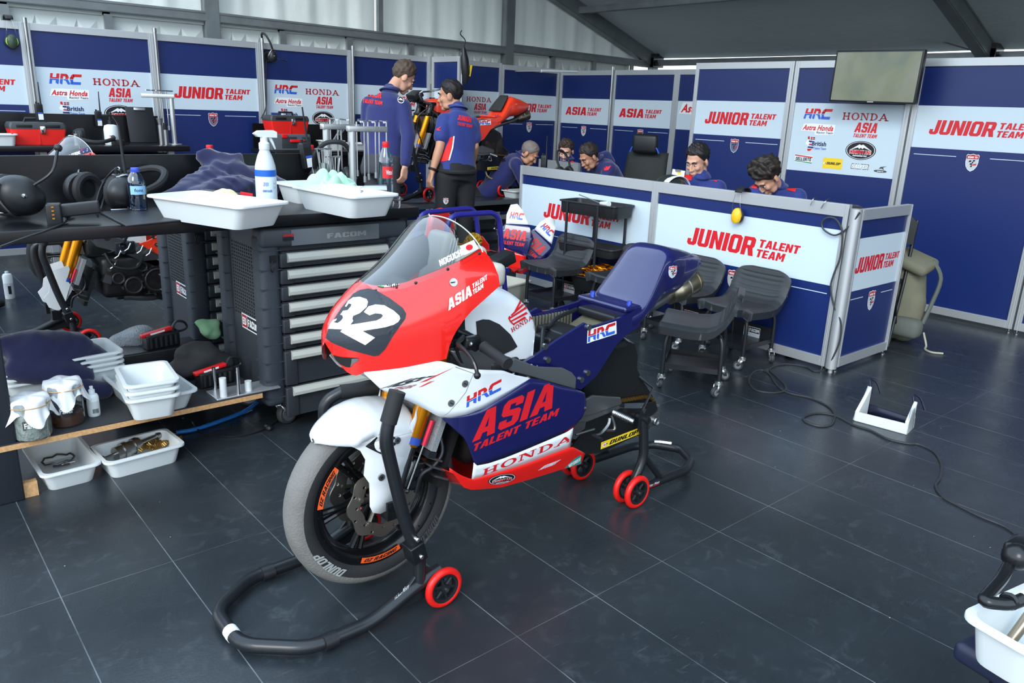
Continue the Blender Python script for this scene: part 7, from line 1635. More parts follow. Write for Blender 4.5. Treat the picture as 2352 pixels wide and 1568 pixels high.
q = MB(M('gold_foil', (188, 146, 40), .25, .9, bump=1.5, bscale=60)); q.grid(lambda u, v: V((3.05+.5*u, 4.50+.04*sin(9*u)+.03*sin(13*v), .22+.36*v+.03*sin(11*u+4*v))), 24, 16); tag(q.build('heat_foil'), 'crumpled gold heat foil hanging in the rack', 'foil')

# counter top items
t = thing('laptop', 'grey laptop seen from behind above the left end of the counter', 'laptop', (5.0, 5.0, 0)); LO = V((5.0, 5.0, 0)); a_, b_ = at(1240, 372, x=5.45), at(1331, 372, x=5.45); q = MB(M('monitor_grey', (120, 124, 126), .5)); d_ = (b_-a_); q.box((a_+b_)/2-LO+V((0, 0, -.14)), (d_.length, .03, .30), (0, 0, atan2(d_.y, d_.x))); q.build('lid', parent=t)
q = MB(BLK); q.box((a_+b_)/2-LO+V((-.05, -.0, -.29)), (d_.length, .25, .02), (0, 0, atan2(d_.y, d_.x))); q.build('base', parent=t)
tag(MB(BENCH).box((5.05, 3.8, .74), (.9, 2.6, .03)).build('office_desk'), 'dark desk top behind the low counter', 'desk')
t = thing('desk_support', 'legs under the dark desk top behind the low counter', 'desk legs', (5.05, 3.8, 0))
for y in (-1.2, 1.2): q = MB(BLKM); q.box((.3, y, .3625), (.05, .05, .725)); q.build('leg', parent=t); q = MB(BLKM); q.box((-.3, y, .3625), (.05, .05, .725)); q.build('leg', parent=t)
radio('black handheld radio standing at the left end of the low counter', (4.62, 5.02, 1.0), (0, 0, -1.2), .95, False)
headset('black headset lying beside the radio at the left end of the counter', (4.78, 4.93, .94), radians(-80), .9, True)
q = MB(BLK); q.box((4.72, 4.8, .90), (.3, .55, .06)); tag(q.build('ledge_box'), 'black ledge box under the radio behind the counter front', 'box')
t = thing('office_chair', 'black mesh office chair with a blue trimmed headrest, empty', 'office chair', (6.55, 5.55, 0), radians(200)); 
bk = [at(1420, 410, x=6.55), at(1508, 412, x=6.55)]
q = MB(M('chair_mesh', (40, 44, 44), .8, alpha=1)); q.grid(lambda u, v: V((.05-.10*v*v+.06*(2*u-1)**2*-1, (u-.5)*.50*(1-.12*v), .52+.58*v)), 12, 12); q.build('backrest', parent=t, solid=.03)
q = MB(BLK); q.rbox((.02, 0, 1.19), (.08, .28, .20), .04); q.build('headrest', parent=t); q = MB(BLUE); q.tube([(.03, -.16, 1.10), (.04, -.12, 1.155), (.045, 0, 1.12), (.04, .12, 1.155), (.03, .16, 1.10)], .008, 8, sm=5); q.build('blue_trim', parent=t)
q = MB(BLK); q.rbox((-.22, 0, .48), (.48, .50, .08), .03); q.build('seat', parent=t); q = MB(BLKM); q.cyl((-.2, 0, .08), (-.2, 0, .45), .03); 
for k_ in range(5): q.tube([(-.2, 0, .10), (-.2+.3*cos(k_*1.257), .3*sin(k_*1.257), .05)], .02, 8)
q.build('base', parent=t)
for k_ in range(5): q = MB(CWH); q.lathe([(.005, -.012), (.028, -.012), (.028, .012), (.005, .012)], (-.2+.3*cos(k_*1.257), .3*sin(k_*1.257), .028), (sin(k_), cos(k_), 0), 16); q.build('castor', parent=t)
p = at(1527, 412, x=4.75); t = thing('race_helmet', 'dark helmet with a white stripe just above the counter edge', 'helmet', (4.86, p.y+.03, .845)); q = MB(M('helmet_dark', (40, 46, 44), .25, coat=.6)); q.ball((0, 0, .10), (.15, .12, .115), 24); q.build('shell', parent=t); q = MB(WHT); q.grid(lambda u, v: V((.152*cos(pi*u), -.03-.05*v, .10+.105*sin(pi*u))), 16, 4); q.build('stripe', parent=t, solid=.004)
a_, b_, c_ = at(1540, 415, x=4.95), at(1568, 420, x=4.95), at(1545, 388, x=4.95); q = MB(WHT); q.prism([(0, 0), (1, 0), (1, 1), (0, 1)], a_, b_-a_, (c_-a_), (.004, 0, 0)); q.m(STEEL).box(a_+(b_-a_)*.5+(c_-a_)*.95, (.02, .05, .015)); q.m(YEL).box(a_+(b_-a_)*.6+(c_-a_)*.75-V((.003, 0, 0)), (.002, .03, .015)); tag(q.build('paper_clipboard'), 'clipboard with white paper leaning beside the first seated person', 'clipboard')
p = at(1920, 466, x=5.1); t = thing('equipment_case', 'black equipment bag with clips lying behind the counter corner', 'bag', (5.08, p.y, .755)); q = MB(BLK); q.rbox((0, .02, .11), (.26, .36, .20), .04); q.rbox((0, -.20, .10), (.2, .10, .18), .04); q.build('bag_body', parent=t); q = MB(CHR); q.box((-.13, -.02, .20), (.01, .02, .03)); q.box((-.13, -.14, .20), (.01, .02, .03)); q.build('clip', parent=t)
q = MB(STEEL)
q.tube([(DX-.03, 2.47, 1.0), (DX-.025, 2.46, 1.04), (DX+.02, 2.46, 1.05)], .003, 6, sm=4); q.tube([(DX-.03, 2.40, .99), (DX-.025, 2.38, 1.035), (DX+.02, 2.38, 1.05)], .003, 6, sm=4); tag(q.build('wire_hook'), 'pair of thin wire hooks over the counter top edge', 'hook')
C_ = lambda u, v: at(u, v, x=DX-.03)
F_ = lambda u, v: at(u, v, z=.005)
q = MB(M('dark_grey_cable', (50, 52, 54), .5)); q.tube([C_(1975, 488), C_(1955, 515), C_(1936, 532), C_(1915, 540), C_(1893, 528), C_(1888, 512), C_(1900, 500), C_(1918, 502), C_(1930, 518), C_(1935, 540), C_(1930, 590), C_(1915, 630), C_(1908, 660), C_(1915, 700), C_(1930, 735), C_(1932, 760), C_(1925, 795), C_(1905, 835), F_(1893, 850), F_(1870, 852), F_(1850, 842), F_(1810, 836), F_(1780, 840), F_(1768, 850), F_(1785, 865), F_(1803, 885), F_(1800, 898), F_(1770, 902), F_(1735, 895), F_(1720, 875), F_(1730, 855), F_(1750, 850), F_(1768, 860), F_(1785, 885), F_(1810, 902), F_(1865, 915), F_(1905, 935), F_(1917, 955), F_(1908, 975), F_(1880, 978), F_(1850, 968), F_(1848, 956), F_(1880, 948), F_(1920, 955), F_(1960, 975), F_(2000, 988), F_(2040, 1008), F_(2085, 1018), F_(2110, 1020), F_(2145, 1037), F_(2162, 1065), F_(2160, 1095), F_(2149, 1115), F_(2165, 1140), F_(2200, 1160), F_(2250, 1185), F_(2310, 1210), F_(2352, 1243), F_(2400, 1290)], .0055, 7, sm=6); tag(q.build('power_cable'), 'long grey cable running from the counter corner across the floor', 'cable')
# folding chair with a backpack
t = thing('folding_chair', 'black folding chair behind the counter end, a backpack under it', 'folding chair', (5.38, 2.44, 0), radians(15)); q = MB(BLKM)
for y in (-.2, .2): q.tube(bend([(.22, y, .86), (.12, y, .44), (-.10, y, .02)], .05), .012, 8); q.tube([(-.20, y, .44), (.20, y, .02)], .012, 8)
q.tube([(-.10, -.2, .015), (-.10, .2, .015)], .012, 8); q.tube([(.20, -.2, .015), (.20, .2, .015)], .012, 8); q.build('frame', parent=t); q = MB(M('black_seat_plastic', (34, 36, 36), .5)); q.rbox((.0, 0, .45), (.38, .38, .02), .008); q.build('seat', parent=t); q = MB(M('black_seat_plastic', (34, 36, 36), .5)); q.prism([(-.21, 0), (.21, 0), (.21, .15), (.17, .19), (-.17, .19), (-.21, .15)], (.155, 0, .70), (0, 1, 0), (.06, 0, 1), (.015, 0, 0), [[(-.07, .11), (.07, .11), (.07, .15), (-.07, .15)]]); q.build('backrest', parent=t)
KH = M('khaki_canvas', (112, 112, 94), .9, bump=.3, bscale=300); KG = M('grey_green_canvas', (96, 102, 96), .9, bump=.3, bscale=300)
t = thing('backpack', 'khaki backpack slumped on the floor behind the folding chair', 'backpack', (5.66, 2.34, 0)); q = blob([((V((0, 0, .12)), .12), (V((.02, -.03, .34)), .14), (V((.0, -.05, .52)), .10)), ((V((0, -.08, .10)), .10), (V((0, -.10, .30)), .09))], .014, 8); q.build('pack_body', KH, t, smooth=180)
q = MB(KG); q.rbox((-.10, -.12, .13), (.14, .22, .14), .05); q.build('front_pocket', parent=t); q = MB(KH); q.rbox((-.02, -.07, .58), (.24, .26, .08), .035, (.3, -.2, 0)); q.build('lid', parent=t); q = MB(KG); q.tube([(.02, -.18, .60), (.04, -.24, .48), (.02, -.22, .30), (-.02, -.20, .16)], .014, 6, sm=4); q.build('strap', parent=t); q = MB(M('strap_pale', (170, 168, 150), .8)); q.tube([(-.02, -.22, .10), (-.04, -.26, .02), (-.10, -.28, .008), (-.14, -.34, .008), (-.10, -.40, .008)], .007, 6, sm=5); q.build('loose_strap', parent=t)
# white bracket on the floor
t = thing('fairing_bracket', 'white U-shaped fairing bracket with a dark band lying on the floor', 'bracket', (3.98, 1.6, 0)); QO = V((3.98, 1.6, 0)); A0, A1, A2, A3 = [at(u, v, z=0)-QO for u, v in ((1960, 966), (2082, 999), (2103, 978), (2003, 938))]
q = MB(WPLA)
def wall_(p, q_, h0, h1, th=.018, lean=V((0, 0, 0))): d = (q_-p).normalized(); n_ = V((-d.y, d.x, 0))*th; q.add([p, q_, q_+n_, p+n_, p+V((0, 0, h0))+lean, q_+V((0, 0, h1))+lean, q_+n_+V((0, 0, h1))+lean, p+n_+V((0, 0, h0))+lean], [(0, 1, 2, 3), (4, 5, 6, 7), (0, 1, 5, 4), (1, 2, 6, 5), (2, 3, 7, 6), (3, 0, 4, 7)])
wall_(A0, A1, .05, .055); wall_(A1, A1*.35+A2*.65, .07, .15); wall_(A3*.55+A0*.45, A0, .16, .055); q.prism([(0, 0), (1, 0), (1, .12), (.9, .5), (.5, 1), (.1, 1), (-.05, .4)], A1, (A2-A1)*.8, (0, 0, .13), (.012, .01, 0)); q.prism([(0, 0), (1, 0), (1.1, .4), (1.0, 1), (.6, .55), (.2, .35)], A0, (A3-A0)*.55, (0, 0, .16), (.012, .01, 0)); q.build('bracket_shell', parent=t, bevel=.006)
q = MB(M('dark_navy_band', (22, 26, 46), .35)); md = [A0*.4+A3*.6, (A0+A1+A2*2+A3*2)/6, A1*.4+A2*.6]; pts_ = [md[0]+V((0, 0, .06)), md[1]+V((-.03, .03, .065)), md[2]+V((0, 0, .06))]; pts_, _ = smooth_path([V(p) for p in pts_], 8); n = len(pts_); q.add([p+V((0, 0, -.055)) for p in pts_]+pts_, [(i, i+1, n+i+1, n+i) for i in range(n-1)]); q.build('cross_band', parent=t, solid=.01)
for A in (A3, A2): q = MB(M('dark_navy_band', (22, 26, 46), .35)); q.tube([A+V((-.02, .01, .09)), A+V((.01, .04, .15)), A+V((.04, .02, .14)), A+V((.05, -.01, .08))], .006, 6, sm=4); q.build('strap_end', parent=t)
# corner tray on a black stand, bottom right
zT = .60; L_, F__, R_ = at(2327, 1308, z=zT), at(2250, 1428, z=zT), at(2352, 1488, z=zT); t_c = tray3('white tray of tools in the bottom right corner, on a dark stool top', (2327, 1308), (2250, 1430), (2440, 1540), zT-.10, .10)
q = MB(M('dark_navy_top', (30, 36, 58), .45)); cc = t_c.location; q.rbox((cc.x+.05, cc.y-.06, zT-.125), (.30, .26, .045), .015, (0, 0, t_c.rotation_euler.z)); q.m(BLKM)
for sx in (-.1, .1):
    for sy in (-.08, .08): q.cyl((cc.x+.05+sx, cc.y-.06+sy, 0), (cc.x+.05+sx, cc.y-.06+sy, zT-.14), .015, n=10)
tag(q.build('stool_table'), 'dark low table under the corner tray of tools', 'table')
p0 = at(2300, 1500, z=zT-.085); p1 = at(2352, 1430, z=zT-.03); q = MB(M('bronze_shaft', (150, 138, 120), .35, .8)); q.tube([p0, p0+(p1-p0)*.15, p0+(p1-p0)*1.6], [.006, .010, .011], 12); tag(q.build('bronze_shaft'), 'bronze coloured shaft lying in the corner tray', 'shaft')
q = MB(BLKM); T_ = lambda u, v, z: at(u, v, z=z); q.tube(bend([T_(2330, 1275, .66), T_(2300, 1330, .645), T_(2254, 1382, .64), T_(2320, 1388, .64), T_(2352, 1375, .65)], .02), .012, 10); q.ball(T_(2335, 1278, .67), .028, 14); q.rbox(T_(2349, 1268, .67), (.07, .06, .05), .012); q.torus(T_(2318, 1380, .645), .012, .006, (1, 0, 0), 14, 6); tag(q.build('clamp_arm'), 'black jointed clamp arm hooked over the rim of the corner tray', 'clamp')
# ---------------------------------------------------------------- people
SHN = M('navy_team_shirt', (30, 48, 118), .75, sheen=.2, bump=.15, bscale=400); JKT = M('navy_team_jacket', (26, 34, 92), .8, sheen=.25, bump=.15, bscale=300); TRO = M('black_work_trousers', (26, 27, 30), .8, bump=.15, bscale=300); SHOE = M('black_shoe', (20, 20, 22), .5); REDCL = M('red_cloth_flash', (220, 34, 34), .7)
EYEW = M('eye_white', (222, 216, 208), .25); EYED = M('eye_dark', (30, 22, 18), .2); LIP = M('lip', (150, 86, 78), .5)
def basis(f, up):
    f = V(f).normalized(); up = V(up); l = up.cross(f).normalized(); u = f.cross(l); return f, l, u
def person(label, base, J, look, hup=(0, 0, 1), skin=(196, 150, 124), hair=(34, 28, 26), hairlen=.012, hairnoise=.004, bald=False, sleeve='short', top=None, trous=None, s=1.0, fringe=66, vox=.0075, flat=.0, beard=None):
    """J: joints in the room: pelvis chest head shL shR elL elR haL haR hipL hipR knL knR anL anR"""
    B = V(base); J = {k_: V(v)-B for k_, v in J.items()}; t = thing('person', label, 'person', B); SK = M('skin_%d_%d' % skin[:2], skin, .5, spec=.4, bump=.05, bscale=200)
    f, l, u = basis(look, hup); H = J['head']
    hp = lambda x, y, z: H + (f*x + l*y + u*z)*s
    R = Matrix((f, l, u)).transposed()
    ex = MB()
    def el(c, r, rot=None):
        n = len(ex.v); ex.ball((0, 0, 0), tuple(q_*s for q_ in r), 16)
        for i in range(n, len(ex.v)): 
            p = ex.v[i]
            if rot: p = Euler(rot).to_matrix() @ p
            ex.v[i] = hp(*c) + R @ p
    el((-.012, 0, .035), (.094, .075, .084)); el((.028, 0, -.03), (.058, .060, .082)); el((.062, 0, -.100), (.026, .026, .020)); el((.030, .040, -.080), (.034, .020, .026)); el((.030, -.040, -.080), (.034, .020, .026))
    el((.066, .036, -.024), (.020, .024, .024)); el((.066, -.036, -.024), (.020, .024, .024)); el((.078, 0, .026), (.016, .052, .012)); el((.082, 0, -.070), (.014, .026, .016)); el((.090, 0, -.064), (.010, .020, .006)); el((.088, 0, -.078), (.009, .017, .006))
    el((.096, 0, -.012), (.011, .010, .030), (0, -.45, 0)); el((.106, 0, -.034), (.013, .012, .011)); el((.096, .012, -.037), (.010, .009, .008)); el((.096, -.012, -.037), (.010, .009, .008))
    for sg in (-1, 1): el((-.008, sg*.078, -.012), (.024, .010, .033), (0, .15, sg*.4)); el((-.004, sg*.082, -.014), (.012, .008, .02))
    # torso
    pv, ch = J['pelvis'], J['chest']; tu = (ch-pv).normalized(); tl = (J['shL']-J['shR']); tl = (tl-tu*tl.dot(tu)).normalized(); tf = tl.cross(tu)
    LT = (ch-pv).length
    def torso(mb, off, k0=0, k1=8):
        rings = [(-.10, .150, .100, 0), (0, .165, .112, 0), (.18, .152, .104, .008), (.38, .146, .100, .012), (.60, .160, .112, .008), (.80, .168, .112, -.004), (.93, .130, .090, -.012), (1.02, .070, .060, -.006)][k0:k1]
        N = 28; vs = []
        for k_, a_, b_, o in rings:
            c = pv+tu*(LT*k_)+tf*o
            for i in range(N): q_ = 2*pi*i/N; vs.append(c+tl*((a_*s+off)*cos(q_))+tf*((b_*s+off)*abs(sin(q_))**.9*(1 if sin(q_) > 0 else -1)))
        n = len(rings); mb.add(vs, [(k_*N+i, k_*N+(i+1) % N, (k_+1)*N+(i+1) % N, (k_+1)*N+i) for k_ in range(n-1) for i in range(N)] + [tuple(range(N-1, -1, -1)), tuple(range((n-1)*N, n*N))])
    torso(ex, 0)
    segs = [((H-u*.06*s-f*.022*s, .052*s), (ch+tu*.02, .056*s), (ch-tu*.05, .07*s))]
    hands = []
    for S_ in 'LR':
        sh, el_, ha = J['sh'+S_], J['el'+S_], J['ha'+S_]; d = (ha-el_).normalized()
        segs.append(((ch-tu*.03+(sh-ch)*.5, .06*s), (sh, .052*s), (sh+(el_-sh)*.5, .044*s), (el_, .038*s), (el_+(ha-el_)*.3, .038*s), (ha, .026*s)))
        hip, kn, an = J['hip'+S_], J['kn'+S_], J['an'+S_]
        segs.append(((hip, .085*s), (hip+(kn-hip)*.5, .072*s), (kn, .054*s), (kn+(an-kn)*.3, .052*s), (an, .036*s)))
        # hand: palm, four fingers, thumb
        inn = (pv-ha); inn = (inn-d*inn.dot(d)).normalized(); sd = d.cross(inn)            # palm faces inn
        fwd = sd if sd.dot(tf) > 0 else -sd
        pal = ha+d*.045*s
        for k_ in range(4):
            o = fwd*((.028-.019*k_)*s); segs.append(((ha+d*.012*s+o*.5, .015*s), (pal+o*.95, .0125*s), (ha+d*.088*s+o, .0115*s)))
            ln = (.036, .042, .039, .030)[k_]*s; b0 = ha+d*.088*s+o; c1 = (d*.8+inn*.6).normalized(); c2 = (d*.25+inn*.97).normalized()
            segs.append(((b0, .0098*s), (b0+c1*ln, .0088*s), (b0+c1*ln+c2*ln*.8, .0076*s)))
        tb_ = ha+d*.02*s+fwd*.026*s; segs.append(((tb_, .013*s), (tb_+(d*.7+fwd*.6+inn*.35).normalized()*.036*s, .0105*s), (tb_+(d*.7+fwd*.6+inn*.35).normalized()*.036*s+(d*.9+inn*.45).normalized()*.03*s, .0085*s)))
    body = blob(segs, vox, 2, ex); ob = body.build('body', SK, t, smooth=180)
    for sg in (-1, 1):
        q = MB(EYEW); n0 = 0; q.ball((0, 0, 0), (.006*s, .0125*s, .0048*s), 12); q.v = [hp(.0815, sg*.031, .003)+R @ p for p in q.v]; q.m(EYED).ball(hp(.0855, sg*.031, .0035), .0052*s, 10); q.build('eye', parent=ob)
        q = MB(M('hair_%d' % hair[0], hair, .6)); q.tube([hp(.090, sg*.012, .024), hp(.092, sg*.030, .030), hp(.078, sg*.052, .024)], [.005*s, .006*s, .003*s], 8); q.build('eyebrow', parent=ob)
    q = MB(LIP); q.tube([hp(.088, -.019, -.070), hp(.0985, 0, -.0705), hp(.088, .019, -.070)], [.002*s, .0035*s, .002*s], 6, sm=4); q.build('mouth', parent=ob)
    if not bald or True:
        rr = random.Random(label); K = [(V((rr.uniform(-1, 1), rr.uniform(-1, 1), rr.uniform(-1, 1)))*rr.uniform(50, 130), rr.uniform(0, 6)) for _ in range(7)]
        def hr(a, b):
            az = 2*pi*a; ca = cos(az); lim = radians(fringe) if ca > .8 else radians(fringe+(104-fringe)*min(1, (.8-ca)/.5)) if ca > .12 else radians(98) if ca > -.08 else radians(98+52*min(1, (-.08-ca)*2.2))
            th = lim*b; d = V((sin(th)*ca, sin(th)*sin(az), cos(th))); e = .0015+hairlen*(min(1, (1-b)*2.6)**.8)*(.35+.65*max(0, d.z)**.5)
            if beard is None or True: e += hairnoise*sum(sin(k_.dot(d)*.22+o) for k_, o in K)*.6*(min(1, (1-b)*4))
            fl = flat*(max(0, d.z))
            return hp(-.012+(.096+e)*d.x, (.077+e)*d.y, .035+(.086+e+fl)*d.z)
        q = MB(M('hair_%d' % hair[0], hair, .6, bump=.8, bscale=220)); q.grid(hr, 64, 22, cu=True); q.build('hair', parent=ob, merge=.0002, smooth=180, solid=.003)
    # clothes
    top = top or SHN; cm = MB(); torso(cm, .015, 1); cs = []
    cs.append(((ch-tu*.02, .078*s), (ch+tu*.035*s+(H-ch).normalized()*.012, .064*s)))
    for S_ in 'LR':
        sh, el_, ha = J['sh'+S_], J['el'+S_], J['ha'+S_]
        if sleeve == 'short': cs.append(((ch-tu*.03+(sh-ch)*.5, .072*s), (sh, .066*s), (sh+(el_-sh)*.62, .066*s)))
        else: cs.append(((ch-tu*.03+(sh-ch)*.5, .074*s), (sh, .068*s), (sh+(el_-sh)*.5, .062*s), (el_, .057*s), (el_+(ha-el_)*.5, .050*s), (el_+(ha-el_)*.88, .042*s)))
    sm_ = blob(cs, .010, 3, cm); rr = random.Random(label+'w'); K = [(V((rr.uniform(-1, 1), rr.uniform(-1, 1), rr.uniform(-.4, .4)))*rr.uniform(14, 40), rr.uniform(0, 6)) for _ in range(6)]
    cc_ = pv+tu*LT*.5
    for i, p in enumerate(sm_.v): n_ = p-cc_; n_ = n_-tu*n_.dot(tu)*.5; sm_.v[i] = p+n_.normalized()*(.004*sum(sin(k_.dot(p)+o) for k_, o in K)/2)
    sb_ = sm_.build('jacket' if sleeve == 'long' else 'polo_shirt', top, t, smooth=180)
    q = MB(top); c = ch+tu*.05*s; nu_ = (H-u*.06*s-c).normalized(); q.grid(lambda a, b: c+nu_*(-.01+.045*b*s)+(tl*cos(2*pi*a)+tf*sin(2*pi*a))*((.066+.010*(1-b))*s), 28, 4, cu=True); q.build('collar', parent=sb_, solid=.006, smooth=180)
    ts = []
    for S_ in 'LR':
        hip, kn, an = J['hip'+S_], J['kn'+S_], J['an'+S_]; ts.append(((pv*.6+hip*.4, .10*s), (hip, .100*s), (hip+(kn-hip)*.5, .086*s), (kn, .070*s), (kn+(an-kn)*.5, .064*s), (an+(kn-an)*.08, .060*s)))
    tx_ = MB(); torso(tx_, .017, 0, 3); tm = blob(ts, .012, 4, tx_); tr_ = tm.build('trousers', trous or TRO, t, smooth=180)
    for S_ in 'LR':
        an, kn = J['an'+S_], J['kn'+S_]; ff = (J['toe'+S_]-an) if 'toe'+S_ in J else (tf-V((0, 0, tf.z))).normalized()*.2; ff = ff.normalized(); dn = V((0, 0, -1)); 
        q = MB(SHOE); q.tube([an-ff*.07+dn*.035, an-ff*.03+dn*.02, an+ff*.06+dn*.035, an+ff*.15+dn*.048, an+ff*.19+dn*.05], [.03, .045, .042, .036, .022], 12); q.build('shoe', parent=t)
    return t, sb_, bvh_of(sm_, org=B), tr_, bvh_of(tm, org=B), B
def D(u, v, d): return at(u, v, d=d)
def print_on(P, part, name, art, O, X, Y, which=1):
    q = MB(); art.press(q, P[2] if which == 1 else P[4], P[5], O, X, Y, .004, cell=4); q.build(name, parent=part, smooth=0, fix=False)
def shirt_back(P, O, w, h, sk=0): a = Art(); a.text(REDCL, 'JUNIOR', .05, .5, .95, .5, 0, .1); a.text(REDCL, 'TALENT TEAM', 0, 0, 1, .3, 0, .15); print_on(P, P[1], 'back_lettering', a, O, (w, sk), (-w*.06, -h))
RGT, AWY = V((cos(YAW), sin(YAW), 0)), V((-sin(YAW), cos(YAW), 0))      # across and away along the floor
# standing person in the navy jacket
d = 6.45; pv = D(876, 388, d); pv.z = .97; hd = D(926, 178, d+.05); ch = D(893, 222, d); shL = D(848, 240, d+.02); shR = D(925, 246, d-.06)
J = dict(pelvis=pv, chest=ch, head=hd, shL=shL, shR=shR, elL=D(842, 320, d+.10), haL=D(868, 372, d+.28), elR=D(938, 312, d-.10), haR=D(930, 383, d-.12))
fwd = (RGT*.72+AWY*.69); lft = V((-fwd.y, fwd.x, 0))
J['hipL'] = pv+lft*.10; J['hipR'] = pv-lft*.10
for S_, sg in (('L', 1), ('R', -1)): J['kn'+S_] = V((pv.x, pv.y, .50))+lft*.11*sg+fwd*.03; J['an'+S_] = V((pv.x, pv.y, .085))+lft*.12*sg-fwd*.02; J['toe'+S_] = J['an'+S_]+fwd*.2
P1 = person('tall standing person in a navy long sleeved jacket, back half turned, looking down', (pv.x, pv.y, 0), J, fwd*.80+RGT*.25-AWY*.15-V((0, 0, .62)), (0, 0, 1), (196, 148, 124), (72, 58, 46), .010, .003, sleeve='long', top=JKT, trous=M('dark_grey_trousers', (52, 54, 60), .8), fringe=62, flat=.014)
shirt_back(P1, (834, 236), 46, 30, 6); a = Art(); a.ell(WHT, .5, .5, .5, .5, 20); a.up(); a.ell(INK, .5, .5, .42, .42, 20); a.up(); a.poly(WHT, [(.1, .45), (.5, .75), (.9, .45)]); print_on(P1, P1[1], 'sleeve_emblem', a, (913, 236), (15, 3), (0, -15)); a = Art(); a.text(RED, 'HRC', 0, .5, 1, .5, 0, .1); a.text(BLUE, 'HRC', 0, 0, 1, .5, 0, .1); print_on(P1, P1[1], 'neck_emblem', a, (862, 200), (13, 2), (0, -6))
# standing person in the polo shirt
d = 6.55; pv = D(1048, 385, d); pv.z = .93; ch = D(1052, 262, d); hd = D(1034, 220, d+.02); shL = D(1022, 276, d-.08); shR = D(1083, 285, d+.04)
fwd = (-RGT*.55+AWY*.83); lft = V((-fwd.y, fwd.x, 0))
J = dict(pelvis=pv, chest=ch, head=hd, shL=shL, shR=shR, elL=D(1010, 338, d-.12), haL=D(993, 394, d-.10), elR=D(1090, 335, d+.06), haR=D(1086, 372, d+.25), hipL=pv+lft*.09, hipR=pv-lft*.09)
for S_, sg in (('L', 1), ('R', -1)): J['kn'+S_] = V((pv.x, pv.y, .48))+lft*.10*sg+fwd*.02; J['an'+S_] = V((pv.x, pv.y, .085))+lft*.11*sg-fwd*.03; J['toe'+S_] = J['an'+S_]+fwd*.2
P2 = person('standing person in a short sleeved navy and red polo shirt, seen from behind, smiling sideways', (pv.x, pv.y, 0), J, -RGT*.93+AWY*.10-V((0, 0, .12)), (0, 0, 1), (188, 138, 110), (24, 20, 20), .012, .003, top=SHN, fringe=60)
shirt_back(P2, (1050, 287), 35, 24, 7)
a = Art(); a.poly(REDCL, [(0, 0), (.4, .05), (.55, .55), (.6, 1), (.42, .95), (.2, .5)]); a.up(); a.poly(WHT, [(.40, .05), (.47, .05), (.62, .55), (.66, 1), (.60, 1), (.55, .55)]); print_on(P2, P2[1], 'red_side_flash', a, (1012, 372), (44, -2), (3, -58)); a = Art(); a.poly(REDCL, [(0, .2), (1, 1), (.5, .3), (1, .2), (.3, 0)]); print_on(P2, P2[1], 'sleeve_flash', a, (1002, 300), (12, 2), (0, -12))
q = MB(BLK); w_ = J['haL']-V((pv.x, pv.y, 0)); dd = (J['haL']-J['elL']).normalized(); q.torus(w_-dd*.02, .033, .010, dd, 20, 8); q.build('wrist_watch', parent=P2[0]); q = MB(TRO); q.torus(V((0, 0, .975)), .158, .02, (0, 0, 1), 32, 8); q.build('belt', parent=P2[0])
a = shield(); print_on(P2, P2[3], 'thigh_emblem', a, (1024, 461), (13, 0), (0, -13), 2)
# the two seated at the counter
def seated(label, hdp, chp, shl, shr, look, skin, hair, d, base=None, top=None, **k_):
    hd, ch, sL, sR = hdp, chp, shl, shr; tl_ = (sL-sR).normalized(); f2 = V((tl_.y, -tl_.x, 0)).normalized(); pv = V((ch.x, ch.y, .52))-f2*(k_.pop('lean', .16)); 
    J = dict(pelvis=pv, chest=ch, head=hd, shL=sL, shR=sR, elL=sL+f2*.12+V((0, 0, -.25))+tl_*.04, elR=sR+f2*.12+V((0, 0, -.25))-tl_*.04); dz = k_.pop('deskz', .78)
    J['haL'] = V((*(J['elL']+f2*.20-tl_*.06).xy, dz+.03)); J['haR'] = V((*(J['elR']+f2*.20+tl_*.06).xy, dz+.03)); J['hipL'] = pv+tl_*.09; J['hipR'] = pv-tl_*.09
    for S_, sg in (('L', 1), ('R', -1)): J['kn'+S_] = pv+f2*.40+tl_*.11*sg; J['an'+S_] = V((*(pv+f2*.42+tl_*.11*sg).xy, .085)); J['toe'+S_] = J['an'+S_]+f2*.2
    return person(label, (pv.x, pv.y, 0), J, look, skin=skin, hair=hair, top=top, **k_)
d = 6.05; P3 = seated('seated person with short dark hair at the counter, looking down to the left', D(1602, 370, d), D(1608, 418, d+.06), D(1648, 432, d-.02), D(1572, 420, d+.02), -RGT*.62-AWY*.62-V((0, 0, .38)), (204, 158, 134), (26, 24, 26), d, fringe=60, flat=.008, hairlen=.014, lean=.1)
for O, X in (((1567, 411), (20, 4)), ((1630, 411), (16, 8))): a = Art(); a.rect(REDCL, 0, 0, 1, 1); print_on(P3, P3[1], 'shoulder_flash', a, O, X, (2, -11))
d = 5.65; P4 = seated('seated person with curly dark hair at the counter, head bent low', D(1762, 408, d), D(1782, 440, d+.12), D(1832, 452, d-.0), D(1738, 442, d+.06), -RGT*.60-AWY*.36-V((0, 0, .85)), (196, 148, 122), (40, 34, 30), d, hairlen=.034, hairnoise=.010, fringe=70, lean=.14)
for O, X in (((1726, 432), (12, 2)), ((1808, 437), (19, 4))): a = Art(); a.rect(REDCL, 0, 0, 1, 1); print_on(P4, P4[1], 'shoulder_flash', a, O, X, (2, -11))
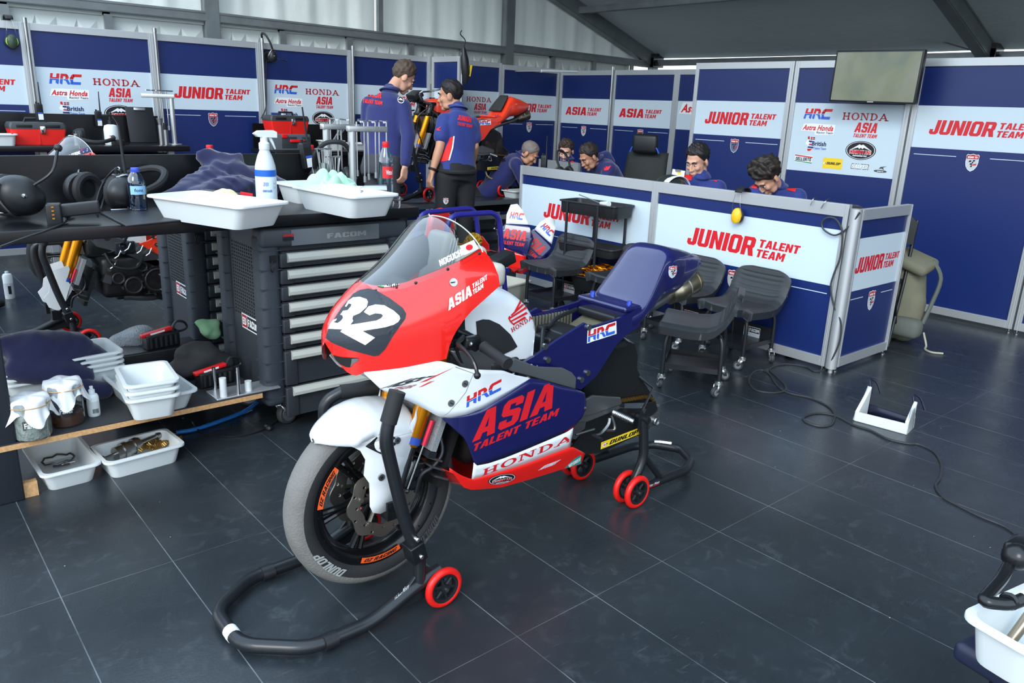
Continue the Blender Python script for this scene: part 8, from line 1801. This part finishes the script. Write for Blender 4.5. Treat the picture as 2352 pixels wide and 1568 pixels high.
# three at the back
d = 8.0; P5 = seated('seated boy in a navy and red polo shirt far behind the counter', D(1300, 347, d), D(1302, 373, d+.04), D(1322, 385, d), D(1282, 383, d), -RGT*.25-AWY*.85-V((0, 0, .35)), (206, 160, 138), (52, 40, 34), d, s=.92, fringe=64, lean=.05)
for O, X in (((1280, 376), (9, -4)), ((1310, 371), (10, 4))): a = Art(); a.rect(REDCL, 0, 0, 1, 1); print_on(P5, P5[1], 'shoulder_flash', a, O, X, (1, -7))
d = 7.6; P6 = seated('person leaning forward in a hooded navy jacket beside the boy', D(1353, 360, d), D(1376, 376, d+.10), D(1400, 388, d+.0), D(1372, 385, d+.22), -RGT*.72-AWY*.42-V((0, 0, .55)), (186, 136, 110), (44, 36, 32), d, sleeve='long', top=JKT, fringe=58, lean=.40)
q = blob([((D(1378, 362, d+.16), .05), (D(1392, 358, d+.20), .055), (D(1402, 372, d+.2), .05))], .012, 4); q.v = [p-P6[5] for p in q.v]; q.build('hood', JKT, P6[1], smooth=180)
a = Art(); a.poly(REDCL, [(0, 0), (.6, .2), (1, 1), (.5, .7), (.2, .8), (.3, .5), (0, .5)]); print_on(P6, P6[1], 'sleeve_emblem', a, (1388, 392), (16, 2), (0, -14))
d = 8.2; P7 = seated('person with cropped grey hair bent forward far behind the lift, left of the counter', D(1216, 352, d), D(1190, 366, d+.06), D(1178, 372, d+.2), D(1186, 378, d-.18), RGT*.80-AWY*.25-V((0, 0, .62)), (192, 140, 112), (120, 112, 106), d, hairlen=.004, hairnoise=.001, sleeve='long', top=JKT, fringe=60, lean=.42)
# kneeling mechanic behind the bench: mostly hidden
kb = V((.62, 6.15, 0)); J = dict(pelvis=kb+V((-.45, .1, .50)), chest=kb+V((-.25, .1, .96)), head=kb+V((-.15, .1, 1.12)), shL=kb+V((-.24, .30, .92)), shR=kb+V((-.24, -.10, .92)), elL=kb+V((.0, .3, .72)), elR=kb+V((.0, -.1, .72)), haL=kb+V((.2, .22, .70)), haR=kb+V((.2, -.02, .70)), hipL=kb+V((-.45, .2, .5)), hipR=kb+V((-.45, 0, .5)), knL=kb+V((-.02, .25, .50)), knR=kb+V((-.05, -.02, .45)), anL=kb+V((-.05, .25, .09)), anR=kb+V((-.42, .0, .12)), toeL=kb+V((.2, .25, .09)), toeR=kb+V((-.5, .0, 0)))
P8 = person('crouching person in black trousers seen below the bench at the left edge', (kb.x-.4, kb.y, 0), J, V((.9, -.1, -.4)), top=JKT, sleeve='long'); a = Art(); a.text(REDCL, 'JUNIOR', 0, .5, 1, .45, 0, .1); a.text(REDCL, 'TALENT', 0, 0, 1, .4, 0, .1); print_on(P8, P8[3], 'leg_lettering', a, (28, 612), (22, -14), (6, -18), 2)
